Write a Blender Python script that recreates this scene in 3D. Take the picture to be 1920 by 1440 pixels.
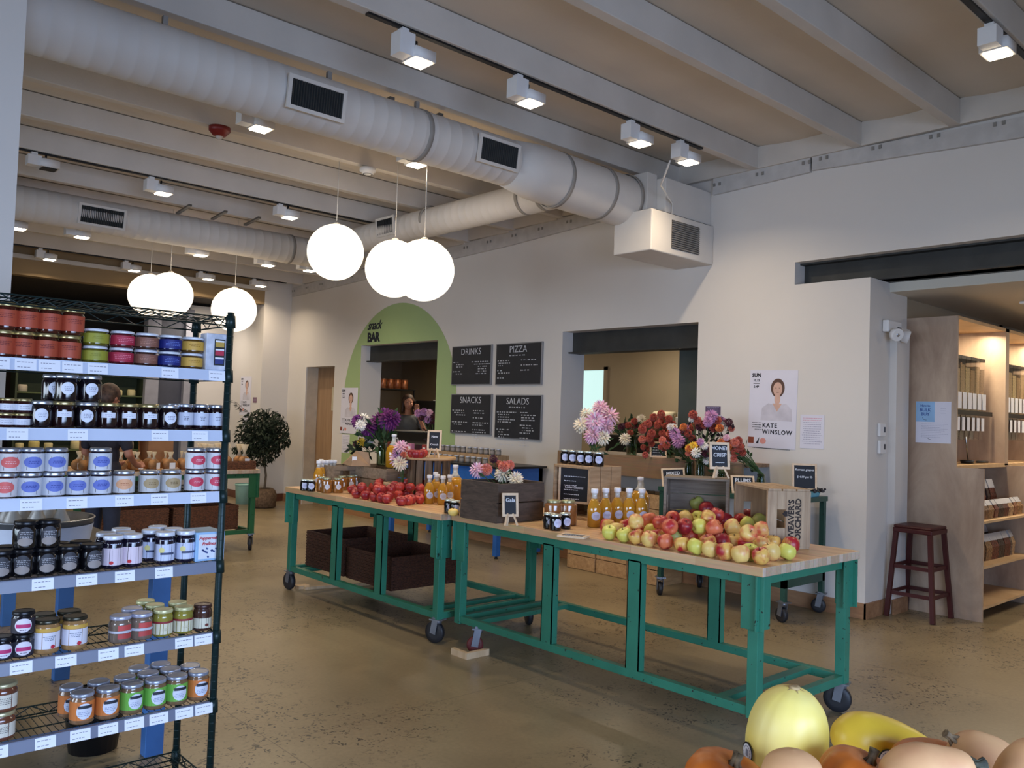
import bpy, math, random
from mathutils import Vector, Matrix, Euler
rnd = random.Random(7)
PI = math.pi
for o in list(bpy.data.objects):
    bpy.data.objects.remove(o)
SC = bpy.context.scene
COL = SC.collection
# ------------------------------------------------------------------ camera
EYE = 1.55
FPX = 1583.0
PITCH, ROLL, YAW = 0.0385162, 0.0335723, 0.7375698
_f = Vector((math.sin(YAW)*math.cos(PITCH), math.cos(YAW)*math.cos(PITCH), math.sin(PITCH)))
_r = Vector((math.cos(YAW), -math.sin(YAW), 0))
_u = _r.cross(_f)
_cr, _sr = math.cos(ROLL), math.sin(ROLL)
RIGHT = _r*_cr + _u*_sr
UP = -_r*_sr + _u*_cr
FWD = _f
cam = bpy.data.cameras.new('camera')
cam.sensor_width = 36
cam.lens = FPX/1920*36
cam.clip_start = 0.05
camo = bpy.data.objects.new('camera', cam)
COL.objects.link(camo)
camo.matrix_world = Matrix(((RIGHT.x, UP.x, -FWD.x, 0), (RIGHT.y, UP.y, -FWD.y, 0), (RIGHT.z, UP.z, -FWD.z, EYE), (0, 0, 0, 1)))
SC.camera = camo
# ------------------------------------------------------------------ colour management, world
vs = SC.view_settings
vs.view_transform = 'Standard'
vs.look = 'None'
vs.gamma = 1
vs.use_curve_mapping = False
vs.exposure = 0.0
W = bpy.data.worlds.new('world')
SC.world = W
W.use_nodes = True
_n = W.node_tree.nodes
_sky = _n.new('ShaderNodeTexSky')
_sky.sky_type = 'HOSEK_WILKIE'
_sky.sun_direction = (-0.4, -0.5, 0.6)
_sky.turbidity = 6
W.node_tree.links.new(_sky.outputs[0], _n['Background'].inputs[0])
_n['Background'].inputs[1].default_value = 0.6

def area(name, loc, size, power, col, aim, sizey=None, spread=None):
    l = bpy.data.lights.new(name, 'AREA')
    l.shape = 'RECTANGLE'
    l.size = size
    l.size_y = sizey or size
    l.energy = power
    l.color = col
    if spread: l.spread = spread
    o = bpy.data.objects.new(name, l)
    COL.objects.link(o)
    o.location = loc
    d = Vector(aim) - Vector(loc)
    o.rotation_euler = d.to_track_quat('-Z', 'Y').to_euler()
    return o
# daylight entering by the shopfront windows behind the camera and on the left side
DAY = (0.62, 0.75, 1.0)
area('daylight_back', (1.0, -2.9, 1.5), 5.0, 225, (0.48, 0.64, 1.0), (2.6, 2, -.3), 2.0, 1.95)
area('daylight_side', (-4.9, 4.0, 1.5), 7.0, 200, (0.70, 0.82, 1.0), (1, 4.2, -.6), 2.0, 1.95)

def onz(x, y, z):
    d = RIGHT*((x-960)/FPX) - UP*((y-720)/FPX) + FWD
    return Vector((0, 0, EYE)) + d*((z-EYE)/d.z)
def onx(x, y, X):
    d = RIGHT*((x-960)/FPX) - UP*((y-720)/FPX) + FWD
    return Vector((0, 0, EYE)) + d*(X/d.x)
def ony(x, y, Y):
    d = RIGHT*((x-960)/FPX) - UP*((y-720)/FPX) + FWD
    return Vector((0, 0, EYE)) + d*(Y/d.y)

# ------------------------------------------------------------------ materials
def lin(c):
    return tuple((v/255/12.92 if v/255 <= .04045 else ((v/255+.055)/1.055)**2.4) for v in c)
_mats = {}
def mat(name, c, rough=.6, metal=0, var=.06, scale=8, bump=0, bscale=60, emit=0, coat=0, trans=0, c2=None, stretch=None, ior=1.45, alpha=1):
    """procedural paint / plastic / skin: noise varies the colour a little, optional fine bump"""
    if name in _mats: return _mats[name]
    m = bpy.data.materials.new(name); m.use_nodes = True
    nt = m.node_tree; N = nt.nodes; L = nt.links
    b = N['Principled BSDF']
    c = lin(c)
    d = lin(c2) if c2 else tuple(max(0, v*(1-var*2.2)) for v in c)
    tc = N.new('ShaderNodeTexCoord')
    mp = N.new('ShaderNodeMapping')
    L.new(tc.outputs['Object'], mp.inputs[0])
    if stretch: mp.inputs['Scale'].default_value = stretch
    no = N.new('ShaderNodeTexNoise'); no.inputs['Scale'].default_value = scale; no.inputs['Detail'].default_value = 4
    L.new(mp.outputs[0], no.inputs['Vector'])
    cr = N.new('ShaderNodeValToRGB')
    cr.color_ramp.elements[0].position = .35; cr.color_ramp.elements[1].position = .65
    cr.color_ramp.elements[0].color = (*d, 1); cr.color_ramp.elements[1].color = (*c, 1)
    L.new(no.outputs[0], cr.inputs[0]); L.new(cr.outputs[0], b.inputs['Base Color'])
    b.inputs['Roughness'].default_value = rough
    b.inputs['Metallic'].default_value = metal
    b.inputs['IOR'].default_value = ior
    if coat: b.inputs['Coat Weight'].default_value = coat; b.inputs['Coat Roughness'].default_value = .08
    if trans: b.inputs['Transmission Weight'].default_value = trans
    if alpha < 1: b.inputs['Alpha'].default_value = alpha
    if emit:
        b.inputs['Emission Color'].default_value = (*c, 1); b.inputs['Emission Strength'].default_value = emit
    if bump:
        n2 = N.new('ShaderNodeTexNoise'); n2.inputs['Scale'].default_value = bscale
        L.new(mp.outputs[0], n2.inputs['Vector'])
        bp = N.new('ShaderNodeBump'); bp.inputs['Strength'].default_value = bump; bp.inputs['Distance'].default_value = .01
        L.new(n2.outputs[0], bp.inputs['Height']); L.new(bp.outputs[0], b.inputs['Normal'])
    _mats[name] = m
    return m
def wood(name, c1, c2, rough=.55, stretch=(2, 30, 30), scale=1.5, c3=None, bump=.15):
    """stretched noise grain; stretch is small along the grain"""
    if name in _mats: return _mats[name]
    m = bpy.data.materials.new(name); m.use_nodes = True
    nt = m.node_tree; N = nt.nodes; L = nt.links; b = N['Principled BSDF']
    tc = N.new('ShaderNodeTexCoord'); mp = N.new('ShaderNodeMapping')
    mp.inputs['Scale'].default_value = stretch
    L.new(tc.outputs['Object'], mp.inputs[0])
    no = N.new('ShaderNodeTexNoise'); no.inputs['Scale'].default_value = scale; no.inputs['Detail'].default_value = 6; no.inputs['Roughness'].default_value = .65
    no.inputs['Distortion'].default_value = .6
    L.new(mp.outputs[0], no.inputs['Vector'])
    cr = N.new('ShaderNodeValToRGB'); e = cr.color_ramp.elements
    e[0].position = .32; e[1].position = .68
    e[0].color = (*lin(c2), 1); e[1].color = (*lin(c1), 1)
    if c3: k = e.new(.22); k.color = (*lin(c3), 1)
    L.new(no.outputs[0], cr.inputs[0]); L.new(cr.outputs[0], b.inputs['Base Color'])
    b.inputs['Roughness'].default_value = rough
    bp = N.new('ShaderNodeBump'); bp.inputs['Strength'].default_value = bump; bp.inputs['Distance'].default_value = .004
    L.new(no.outputs[0], bp.inputs['Height']); L.new(bp.outputs[0], b.inputs['Normal'])
    _mats[name] = m
    return m
def blocks(name, cols, sx, sy, sz, rough=.4, off=.5, mortar=.004):
    """butcher block: brick texture staves with grain. sx: stave length, sy: stave width (metres)"""
    m = bpy.data.materials.new(name); m.use_nodes = True
    nt = m.node_tree; N = nt.nodes; L = nt.links; b = N['Principled BSDF']
    tc = N.new('ShaderNodeTexCoord'); mp = N.new('ShaderNodeMapping')
    L.new(tc.outputs['Object'], mp.inputs[0])
    mp.inputs['Rotation'].default_value = sz
    br = N.new('ShaderNodeTexBrick'); br.inputs['Scale'].default_value = 1
    br.inputs['Brick Width'].default_value = sx; br.inputs['Row Height'].default_value = sy
    br.inputs['Mortar Size'].default_value = .0008; br.offset = off
    br.inputs['Color1'].default_value = (*lin(cols[0]), 1); br.inputs['Color2'].default_value = (*lin(cols[1]), 1)
    br.inputs['Mortar'].default_value = (*lin(cols[2]), 1)
    L.new(mp.outputs[0], br.inputs['Vector'])
    no = N.new('ShaderNodeTexNoise'); no.inputs['Scale'].default_value = 6; no.inputs['Detail'].default_value = 5
    mp2 = N.new('ShaderNodeMapping'); mp2.inputs['Scale'].default_value = (14, .8, 14); L.new(tc.outputs['Object'], mp2.inputs[0]); L.new(mp2.outputs[0], no.inputs['Vector'])
    mx = N.new('ShaderNodeMix'); mx.data_type = 'RGBA'; mx.blend_type = 'MULTIPLY'; mx.inputs['Factor'].default_value = .45
    L.new(br.outputs['Color'], mx.inputs['A']); L.new(no.outputs['Color'], mx.inputs['B'])
    hs = N.new('ShaderNodeHueSaturation'); hs.inputs['Saturation'].default_value = .95; hs.inputs['Value'].default_value = 1.25
    L.new(mx.outputs['Result'], hs.inputs['Color']); L.new(hs.outputs[0], b.inputs['Base Color'])
    b.inputs['Roughness'].default_value = rough
    _mats[name] = m
    return m
def glass(name, col=(235, 240, 238), rough=.03, mix=.8):
    """thin clear glass: mostly transparent with a glossy skin"""
    if name in _mats: return _mats[name]
    m = bpy.data.materials.new(name); m.use_nodes = True
    nt = m.node_tree; N = nt.nodes; L = nt.links
    N.remove(N['Principled BSDF'])
    t = N.new('ShaderNodeBsdfTransparent'); t.inputs[0].default_value = (*lin(col), 1)
    g = N.new('ShaderNodeBsdfGlossy'); g.inputs['Roughness'].default_value = rough
    fr = N.new('ShaderNodeLayerWeight'); fr.inputs['Blend'].default_value = .35
    mx = N.new('ShaderNodeMixShader'); L.new(fr.outputs['Facing'], mx.inputs[0])
    ma = N.new('ShaderNodeMath'); ma.operation = 'MULTIPLY'; ma.inputs[1].default_value = mix
    L.new(fr.outputs['Facing'], ma.inputs[0]); L.new(ma.outputs[0], mx.inputs[0])
    L.new(t.outputs[0], mx.inputs[1]); L.new(g.outputs[0], mx.inputs[2])
    L.new(mx.outputs[0], N['Material Output'].inputs[0])
    _mats[name] = m
    return m

# ------------------------------------------------------------------ mesh building
def rot(ax, a): return Matrix.Rotation(a, 3, ax)
class MB:
    def __init__(s): s.v = []; s.f = []; s.sm = []; s.mi = []; s.cur = 0
    def add(s, vs_, fs, smooth=False):
        k = len(s.v); s.v += [tuple(v) for v in vs_]
        for f in fs: s.f.append(tuple(i+k for i in f)); s.sm.append(smooth); s.mi.append(s.cur)
        return s
    def box(s, x0, x1, y0, y1, z0, z1):
        v = [(x0, y0, z0), (x1, y0, z0), (x1, y1, z0), (x0, y1, z0), (x0, y0, z1), (x1, y0, z1), (x1, y1, z1), (x0, y1, z1)]
        return s.add(v, [(0, 3, 2, 1), (4, 5, 6, 7), (0, 1, 5, 4), (1, 2, 6, 5), (2, 3, 7, 6), (3, 0, 4, 7)])
    def obox(s, c, size, R=None):
        R = R or Matrix.Identity(3); a, b, d = [q/2 for q in size]; c = Vector(c)
        v = [c + R @ Vector(p) for p in ((-a, -b, -d), (a, -b, -d), (a, b, -d), (-a, b, -d), (-a, -b, d), (a, -b, d), (a, b, d), (-a, b, d))]
        return s.add(v, [(0, 3, 2, 1), (4, 5, 6, 7), (0, 1, 5, 4), (1, 2, 6, 5), (2, 3, 7, 6), (3, 0, 4, 7)])
    def bar(s, p, q, w, h=None, up=(0, 0, 1)):
        """square bar from p to q, w across, h along up"""
        p, q = Vector(p), Vector(q); h = h or w
        d = (q-p).normalized(); u = Vector(up)
        if abs(d.dot(u)) > .98: u = Vector((0, 1, 0))
        x = d.cross(u).normalized(); u = x.cross(d)
        v = []
        for e in (p, q):
            for a, b in ((-1, -1), (1, -1), (1, 1), (-1, 1)): v.append(e + x*(a*w/2) + u*(b*h/2))
        return s.add(v, [(0, 3, 2, 1), (4, 5, 6, 7), (0, 1, 5, 4), (1, 2, 6, 5), (2, 3, 7, 6), (3, 0, 4, 7)])
    def lathe(s, prof, n=16, c=(0, 0, 0), R=None, closed=True, squash=None):
        """prof: (radius, height) pairs from bottom to top"""
        c = Vector(c); R = R or Matrix.Identity(3); v = []; f = []
        for (r, z) in prof:
            for i in range(n):
                a = 2*PI*i/n; x = r*math.cos(a); y = r*math.sin(a)
                if squash: x *= squash[0]; y *= squash[1]
                v.append(c + R @ Vector((x, y, z)))
        for j in range(len(prof)-1):
            for i in range(n):
                k = (i+1) % n; f.append((j*n+i, j*n+k, (j+1)*n+k, (j+1)*n+i))
        s.add(v, f, True)
        if closed:
            m = len(s.v)-len(v)
            if prof[0][0] > 1e-5: s.f.append(tuple(m+i for i in reversed(range(n)))); s.sm.append(False); s.mi.append(s.cur)
            if prof[-1][0] > 1e-5: s.f.append(tuple(m+(len(prof)-1)*n+i for i in range(n))); s.sm.append(False); s.mi.append(s.cur)
        return s
    def tube(s, pts, r, n=8, cap=True):
        """round tube through the points; r number or list"""
        P = [Vector(p) for p in pts]; rs = r if isinstance(r, (list, tuple)) else [r]*len(P)
        v = []; f = []; prev = None
        for i, p in enumerate(P):
            t = (P[min(i+1, len(P)-1)] - P[max(i-1, 0)]).normalized()
            if prev is None:
                a = Vector((0, 0, 1)) if abs(t.z) < .9 else Vector((1, 0, 0)); x = t.cross(a).normalized()
            else:
                x = (prev - t*prev.dot(t)).normalized()
            prev = x; y = t.cross(x)
            for k in range(n):
                a = 2*PI*k/n; v.append(p + (x*math.cos(a) + y*math.sin(a))*rs[i])
        for j in range(len(P)-1):
            for i in range(n):
                k = (i+1) % n; f.append((j*n+i, j*n+k, (j+1)*n+k, (j+1)*n+i))
        s.add(v, f, True)
        if cap:
            m = len(s.v)-len(v)
            s.f.append(tuple(m+i for i in reversed(range(n)))); s.sm.append(False); s.mi.append(s.cur)
            s.f.append(tuple(m+(len(P)-1)*n+i for i in range(n))); s.sm.append(False); s.mi.append(s.cur)
        return s
    def sph(s, c, r, n=12, m=8, sc=(1, 1, 1), R=None):
        c = Vector(c); R = R or Matrix.Identity(3); v = []; f = []
        for j in range(m+1):
            t = PI*j/m
            for i in range(n):
                a = 2*PI*i/n
                v.append(c + R @ Vector((r*sc[0]*math.sin(t)*math.cos(a), r*sc[1]*math.sin(t)*math.sin(a), -r*sc[2]*math.cos(t))))
        for j in range(m):
            for i in range(n):
                k = (i+1) % n; f.append((j*n+i, j*n+k, (j+1)*n+k, (j+1)*n+i))
        return s.add(v, f, True)
    def prism(s, pts, d):
        """polygon (3-D points, planar) pushed by vector d"""
        n = len(pts); d = Vector(d); P = [Vector(p) for p in pts]
        v = P + [p+d for p in P]
        f = [tuple(reversed(range(n))), tuple(range(n, 2*n))] + [(i, (i+1) % n, n+(i+1) % n, n+i) for i in range(n)]
        return s.add(v, f)
    def xf(s, loc=(0, 0, 0), R=None, start=0):
        R = R or Matrix.Identity(3); loc = Vector(loc)
        for i in range(start, len(s.v)): s.v[i] = tuple(loc + R @ Vector(s.v[i]))
        return s
    def mesh(s, name, m):
        me = bpy.data.meshes.new(name); me.from_pydata(s.v, [], s.f)
        me.polygons.foreach_set('use_smooth', s.sm); me.polygons.foreach_set('material_index', s.mi)
        for q in (m if isinstance(m, (list, tuple)) else [m]): me.materials.append(q)
        me.update(); return me
    def build(s, name, m, parent=None, bev=0, loc=None):
        o = bpy.data.objects.new(name, s.mesh(name, m)); COL.objects.link(o)
        if parent: o.parent = parent
        if loc: o.location = loc
        if bev:
            b = o.modifiers.new('bevel', 'BEVEL'); b.width = bev; b.segments = 2; b.limit_method = 'ANGLE'; b.angle_limit = .7
        return o
def thing(name, label, cat, loc=(0, 0, 0), rz=0, group=None):
    o = bpy.data.objects.new(name, None); COL.objects.link(o); o.empty_display_size = .05
    o.location = loc; o.rotation_euler = (0, 0, rz)
    return tag(o, label, cat, group)
def tag(o, label, cat, group=None):
    o['label'] = label; o['category'] = cat
    if group: o['group'] = group
    return o
def struct(o): o['kind'] = 'structure'; return o
def inst(name, me, parent=None, loc=(0, 0, 0), rz=0, rx=0, ry=0, sc=1):
    o = bpy.data.objects.new(name, me); COL.objects.link(o)
    if parent: o.parent = parent
    o.location = loc; o.rotation_euler = (rx, ry, rz)
    o.scale = (sc, sc, sc) if isinstance(sc, (int, float)) else sc
    return o
_txt = {}
def text_mesh(s, size, m, extrude=.0008, bold=0, shear=0, align='CENTER', space=1.0):
    c = bpy.data.curves.new('lettering', 'FONT'); c.body = s; c.size = size; c.extrude = extrude
    c.align_x = align; c.offset = bold; c.shear = shear; c.space_character = space; c.resolution_u = 2
    o = bpy.data.objects.new('lettering', c); COL.objects.link(o)
    bpy.context.view_layer.update()
    me = bpy.data.meshes.new_from_object(o.evaluated_get(bpy.context.evaluated_depsgraph_get()))
    bpy.data.objects.remove(o); me.materials.clear(); me.materials.append(m)
    return me
def text(name, s, size, m, parent, loc, rotm, **k):
    """rotm: 3x3 matrix whose x axis runs along the text and z axis out of the surface"""
    o = bpy.data.objects.new(name, text_mesh(s, size, m, **k)); COL.objects.link(o)
    o.parent = parent; o.matrix_local = Matrix.Translation(Vector(loc)) @ rotm.to_4x4()
    return o
def frame3(x, z):
    x = Vector(x).normalized(); z = Vector(z).normalized(); y = z.cross(x)
    return Matrix((x, y, z)).transposed()
# surfaces facing -X (the long wall): text runs along -Y
ONWALL = frame3((0, -1, 0), (-1, 0, 0))
FRONT = frame3((1, 0, 0), (0, -1, 0))    # facing -Y
# ================================================================== SETTING
WX = 6.83          # plane of the long white wall
def beamz(y): return 4.064-.0346*y if y > 4.7 else 3.90
M_wall = mat('wall_paint', (216, 210, 203), .75, var=.015, scale=1.2, bump=.04, bscale=180)
M_ceil = mat('ceiling_paint', (212, 200, 184), .85, var=.03, scale=1.5, bump=.1, bscale=25)
M_beam = mat('beam_paint', (206, 198, 188), .7, var=.04, scale=3, bump=.08, bscale=40)
M_base = wood('baseboard_wood', (170, 128, 92), (138, 98, 68), .5, (12, 1, 12))
M_steel = mat('dark_steel', (62, 63, 62), .55, .3, var=.1, scale=5)
M_room2 = mat('side_room_paint', (214, 206, 190), .8, var=.02, scale=2)
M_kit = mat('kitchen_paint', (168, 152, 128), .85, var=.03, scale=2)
def concrete():
    m = bpy.data.materials.new('polished_concrete'); m.use_nodes = True
    N = m.node_tree.nodes; L = m.node_tree.links; b = N['Principled BSDF']
    tc = N.new('ShaderNodeTexCoord')
    def noise(sc, det=4): n = N.new('ShaderNodeTexNoise'); n.inputs['Scale'].default_value = sc; n.inputs['Detail'].default_value = det; L.new(tc.outputs['Object'], n.inputs['Vector']); return n
    def ramp(src, p0, p1, c0, c1):
        r = N.new('ShaderNodeValToRGB'); e = r.color_ramp.elements; e[0].position = p0; e[1].position = p1
        e[0].color = (*c0, 1); e[1].color = (*c1, 1); L.new(src, r.inputs[0]); return r
    big = noise(.9, 5); base = ramp(big.outputs[0], .3, .72, lin((124, 109, 84)), lin((156, 139, 108)))
    fine = noise(45, 6); f2 = ramp(fine.outputs[0], .3, .7, (.78, .78, .78), (1, 1, 1))
    mx = N.new('ShaderNodeMix'); mx.data_type = 'RGBA'; mx.blend_type = 'MULTIPLY'; mx.inputs['Factor'].default_value = .7
    L.new(base.outputs[0], mx.inputs['A']); L.new(f2.outputs[0], mx.inputs['B'])
    # exposed aggregate: dark chips gathered in worn patches
    vo = N.new('ShaderNodeTexVoronoi'); vo.inputs['Scale'].default_value = 40
    nz = noise(20, 2); ad = N.new('ShaderNodeMixRGB'); ad.inputs[0].default_value = .12; L.new(tc.outputs['Object'], ad.inputs[1]); L.new(nz.outputs['Color'], ad.inputs[2]); L.new(ad.outputs[0], vo.inputs['Vector'])
    chips = ramp(vo.outputs['Distance'], .30, .42, (1, 1, 1), (0, 0, 0))
    vc = ramp(vo.outputs['Color'], .38, .44, (0, 0, 0), (1, 1, 1))
    patch = noise(.8, 5); pr_ = ramp(patch.outputs[0], .43, .54, (0, 0, 0), (1, 1, 1))
    p2 = noise(7, 3); p2r = ramp(p2.outputs[0], .42, .50, (0, 0, 0), (1, 1, 1))
    a = N.new('ShaderNodeMath'); a.operation = 'MULTIPLY'; L.new(chips.outputs[0], a.inputs[0]); L.new(pr_.outputs[0], a.inputs[1])
    a2 = N.new('ShaderNodeMath'); a2.operation = 'MULTIPLY'; L.new(a.outputs[0], a2.inputs[0]); L.new(vc.outputs[0], a2.inputs[1])
    a3 = N.new('ShaderNodeMath'); a3.operation = 'MULTIPLY'; L.new(a2.outputs[0], a3.inputs[0]); L.new(p2r.outputs[0], a3.inputs[1])
    m2 = N.new('ShaderNodeMix'); m2.data_type = 'RGBA'; L.new(a3.outputs[0], m2.inputs['Factor']); L.new(mx.outputs['Result'], m2.inputs['A']); m2.inputs['B'].default_value = (*lin((48, 40, 34)), 1)
    # saw-cut joints every 3.66 m
    sp = N.new('ShaderNodeSeparateXYZ'); L.new(tc.outputs['Object'], sp.inputs[0])
    prev = m2.outputs['Result']
    for ax, off in (('Y', 3.65), ('X', 1.9)):
        s1 = N.new('ShaderNodeMath'); s1.operation = 'SUBTRACT'; L.new(sp.outputs[ax], s1.inputs[0]); s1.inputs[1].default_value = off-1.83
        s2 = N.new('ShaderNodeMath'); s2.operation = 'PINGPONG'; L.new(s1.outputs[0], s2.inputs[0]); s2.inputs[1].default_value = 1.83
        s3 = N.new('ShaderNodeMath'); s3.operation = 'GREATER_THAN'; L.new(s2.outputs[0], s3.inputs[0]); s3.inputs[1].default_value = 1.8272
        s4 = N.new('ShaderNodeMath'); s4.operation = 'MULTIPLY'; L.new(s3.outputs[0], s4.inputs[0]); s4.inputs[1].default_value = .55
        mj = N.new('ShaderNodeMix'); mj.data_type = 'RGBA'; L.new(s4.outputs[0], mj.inputs['Factor']); L.new(prev, mj.inputs['A']); mj.inputs['B'].default_value = (*lin((70, 58, 46)), 1)
        prev = mj.outputs['Result']
    L.new(prev, b.inputs['Base Color'])
    rr = N.new('ShaderNodeMapRange'); rr.inputs['To Min'].default_value = .24; rr.inputs['To Max'].default_value = .42; L.new(patch.outputs[0], rr.inputs[0]); L.new(rr.outputs[0], b.inputs['Roughness'])
    b.inputs['Specular IOR Level'].default_value = .45
    bp = N.new('ShaderNodeBump'); bp.inputs['Strength'].default_value = .06; bp.inputs['Distance'].default_value = .003; L.new(fine.outputs[0], bp.inputs['Height']); L.new(bp.outputs[0], b.inputs['Normal'])
    return m
struct(MB().box(-5.2, 12.2, -3.2, 18.2, -.1, 0).build('floor', concrete()))
# long wall with its openings
w = MB()
for (y0, y1, z0, z1) in ((12.56, 13.17, 0, 4.4), (11.66, 12.56, 2.25, 4.4), (10.91, 11.66, 0, 4.4), (9.02, 10.91, 0, 1.0), (9.02, 10.91, 2.54, 4.4),
                         (6.69, 9.02, 0, 4.4), (4.85, 6.69, 0, 1.08), (4.85, 6.69, 2.53, 4.4), (3.84, 4.85, 0, 4.4), (3.16, 3.84, 0, 2.80), (3.16, 3.84, 3.0, 4.4), (-3.0, 3.16, 3.0, 4.4)):
    w.box(WX, WX+.37, y0, y1, z0, z1)
w.box(WX+.37, 7.55, 3.16, 3.3, 0, 2.8)
w.box(7.22, 7.47, 3.1, 3.16, 0, 2.42)       # pilaster of the wall end
struct(w.build('wall_right', M_wall))
# pier and far wall
pier = MB().box(6.34, WX, 13.17, 15.6, 0, 3.95)
struct(pier.build('wall_pier', M_wall))
struct(MB().box(6.34, 10.2, 13.171, 13.3, 0, 0.001).build('trim_threshold', M_base))
fw = MB(); fw.box(-5, 6.34, 13.17, 13.35, 3.28, 3.52); fw.box(-5, 6.34, 13.2, 13.35, 3.52, 4.1)
M_tan = mat('tan_header_paint', (150, 126, 92), .8, var=.04, scale=2)
struct(fw.build('wall_header', M_tan))
struct(MB().box(-5, 6.36, 13.12, 13.18, 3.50, 3.56).build('trim_1', M_beam))
M_dark = mat('dark_alcove_paint', (62, 54, 46), .85, var=.05, scale=2)
struct(MB().box(-5, 6.83, 17.6, 17.8, 0, 3.6).build('wall_far', M_dark))
struct(MB().box(-5, 6.83, 13.35, 17.6, 3.35, 3.45).build('ceiling_alcove', M_dark))
# left structure: white column by the shelves, side and back walls with windows
c0 = ony(36, 270, 4.5)
struct(MB().box(.38, .90, 4.5, 4.95, 0, 4.2).build('wall_column', M_wall))
lw = MB(); 
for (y0, y1, z0, z1) in ((-3, .5, 0, 4.4), (.5, 7.5, 0, .5), (.5, 7.5, 2.7, 4.4), (7.5, 17.8, 0, 4.4)): lw.box(-5.2, -5, y0, y1, z0, z1)
struct(lw.build('wall_left', M_wall))
bw = MB()
for (x0, x1, z0, z1) in ((-5.2, -1.5, 0, 4.4), (-1.5, 3.5, 0, .5), (-1.5, 3.5, 2.7, 4.4), (3.5, 12.2, 0, 4.4)): bw.box(x0, x1, -3.2, -3, z0, z1)
struct(bw.build('wall_back', M_wall))
# ceiling deck: sloping sheets between the beams
BY = [-2.7, -1.85, -1.0, -.1, .8, 1.72, 2.50, 3.27, 4.24, 5.12, 5.96, 6.74, 7.56, 8.43, 9.3, 10.15, 11.0, 11.85, 12.75]
dk = MB()
ys = [-3.2] + [b for b in BY] + [13.35]
for i in range(len(ys)-1):
    n = 8
    for j in range(n):
        t0, t1 = j/n, (j+1)/n
        ya, yb = ys[i]+(ys[i+1]-ys[i])*t0, ys[i]+(ys[i+1]-ys[i])*t1
        za = beamz(ya)+.21-.035*math.sin(PI*t0); zb = beamz(yb)+.21-.035*math.sin(PI*t1)
        dk.add([(-5.2, ya, za), (WX+.1, ya, za), (WX+.1, yb, zb), (-5.2, yb, zb)], [(0, 1, 2, 3)], True)
dk.box(-5.2, WX+.3, -3.2, 13.4, 4.38, 4.42)
struct(dk.build('ceiling', M_ceil))
for i, y in enumerate(BY):
    z = beamz(y); b = MB().box(-5.2, WX, y-.042, y+.042, z, z+.2)
    if i in (8,): pass
    struct(b.build('trim_%d' % (i+2), M_beam, bev=.006))
# blocking between the beams above the wall, and the ledger board under the beams
bk = MB()
for i in range(len(BY)-1):
    y0, y1 = BY[i]+.042, BY[i+1]-.042; bk.box(WX-.06, WX-.01, y0, y1, beamz((y0+y1)/2)+.0, beamz((y0+y1)/2)+.2)
struct(bk.build('trim_30', M_beam))
M_ledger = mat('ledger_paint', (198, 194, 190), .7, var=.06, scale=9, bump=.15, bscale=30)
def ledger(n, pts, t=.035):
    b = MB(); b0 = [(WX-t, y, z0) for y, z0, z1 in pts] + [(WX-t, y, z1) for y, z0, z1 in reversed(pts)]
    b.prism(b0, (t, 0, 0))
    for y, z0, z1 in pts: pass
    o = struct(b.build('trim_%d' % n, M_ledger))
    k = MB(); y = pts[0][0]
    while y < pts[-1][0]:
        for q in (0, .06): k.obox((WX-t-.004, y+q, (pts[0][1]+(pts[-1][1]-pts[0][1])*(y-pts[0][0])/(pts[-1][0]-pts[0][0]))+.09), (.008, .022, .03))
        y += .46
    k.build('bolt_plates', mat('bolt_grey', (140, 136, 130), .6), o)
    return o
ledger(31, [(3.70, 3.775, 3.905), (4.70, 3.745, 3.90)])
ledger(32, [(5.2, 3.73, 3.885), (6.24, 3.70, 3.85), (7.6, 3.63, 3.80), (10, 3.555, 3.72), (13.1, 3.455, 3.61)])
ledger(33, [(-2.9, 3.66, 3.86), (2.04, 3.71, 3.86), (3.68, 3.785, 3.91)])
# baseboards
bb = MB(); bb.box(WX-.018, WX, 3.14, 11.66, 0, .125); bb.box(WX-.018, WX, 12.56, 13.17, 0, .125)
struct(bb.build('baseboard_right', M_base))
bb = MB(); bb.box(WX-.018, 7.22, 3.142, 3.16, 0, .125); bb.box(7.2, 7.47, 3.082, 3.1, 0, .125)
struct(bb.build('baseboard_wall_end', M_base))
bb = MB(); bb.box(6.322, WX, 13.152, 13.17, 0, .125); bb.box(6.322, 6.34, 13.17, 15.6, 0, .125)
struct(bb.build('baseboard_pier', wood('baseboard_dark', (112, 66, 44), (88, 50, 34), .5, (1, 12, 12))))
# steel in the openings
s = MB(); s.box(7.0, 7.14, 2.0-5, 3.84, 2.80, 3.0); s.box(6.92, 7.2, -3, 3.84, 2.985, 3.0); s.box(6.95, 7.2, -3, 3.16, 2.80, 2.815)
struct(s.build('trim_40', M_steel))
s = MB(); s.box(7.0, 7.02, 4.85, 6.69, 2.30, 2.53); s.box(6.93, 7.12, 4.85, 6.69, 2.29, 2.305)
struct(s.build('trim_41', M_steel))
s = MB(); s.box(6.99, 7.01, 9.02, 10.91, 2.31, 2.54); s.box(6.93, 7.12, 9.02, 10.91, 2.30, 2.315)
struct(s.build('trim_42', M_steel))
s = MB(); s.box(7.2, 7.42, 4.93, 5.34, 0, 2.6)
struct(s.build('wall_steel_column', mat('steel_column_paint', (72, 80, 78), .6, var=.04)))
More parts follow.
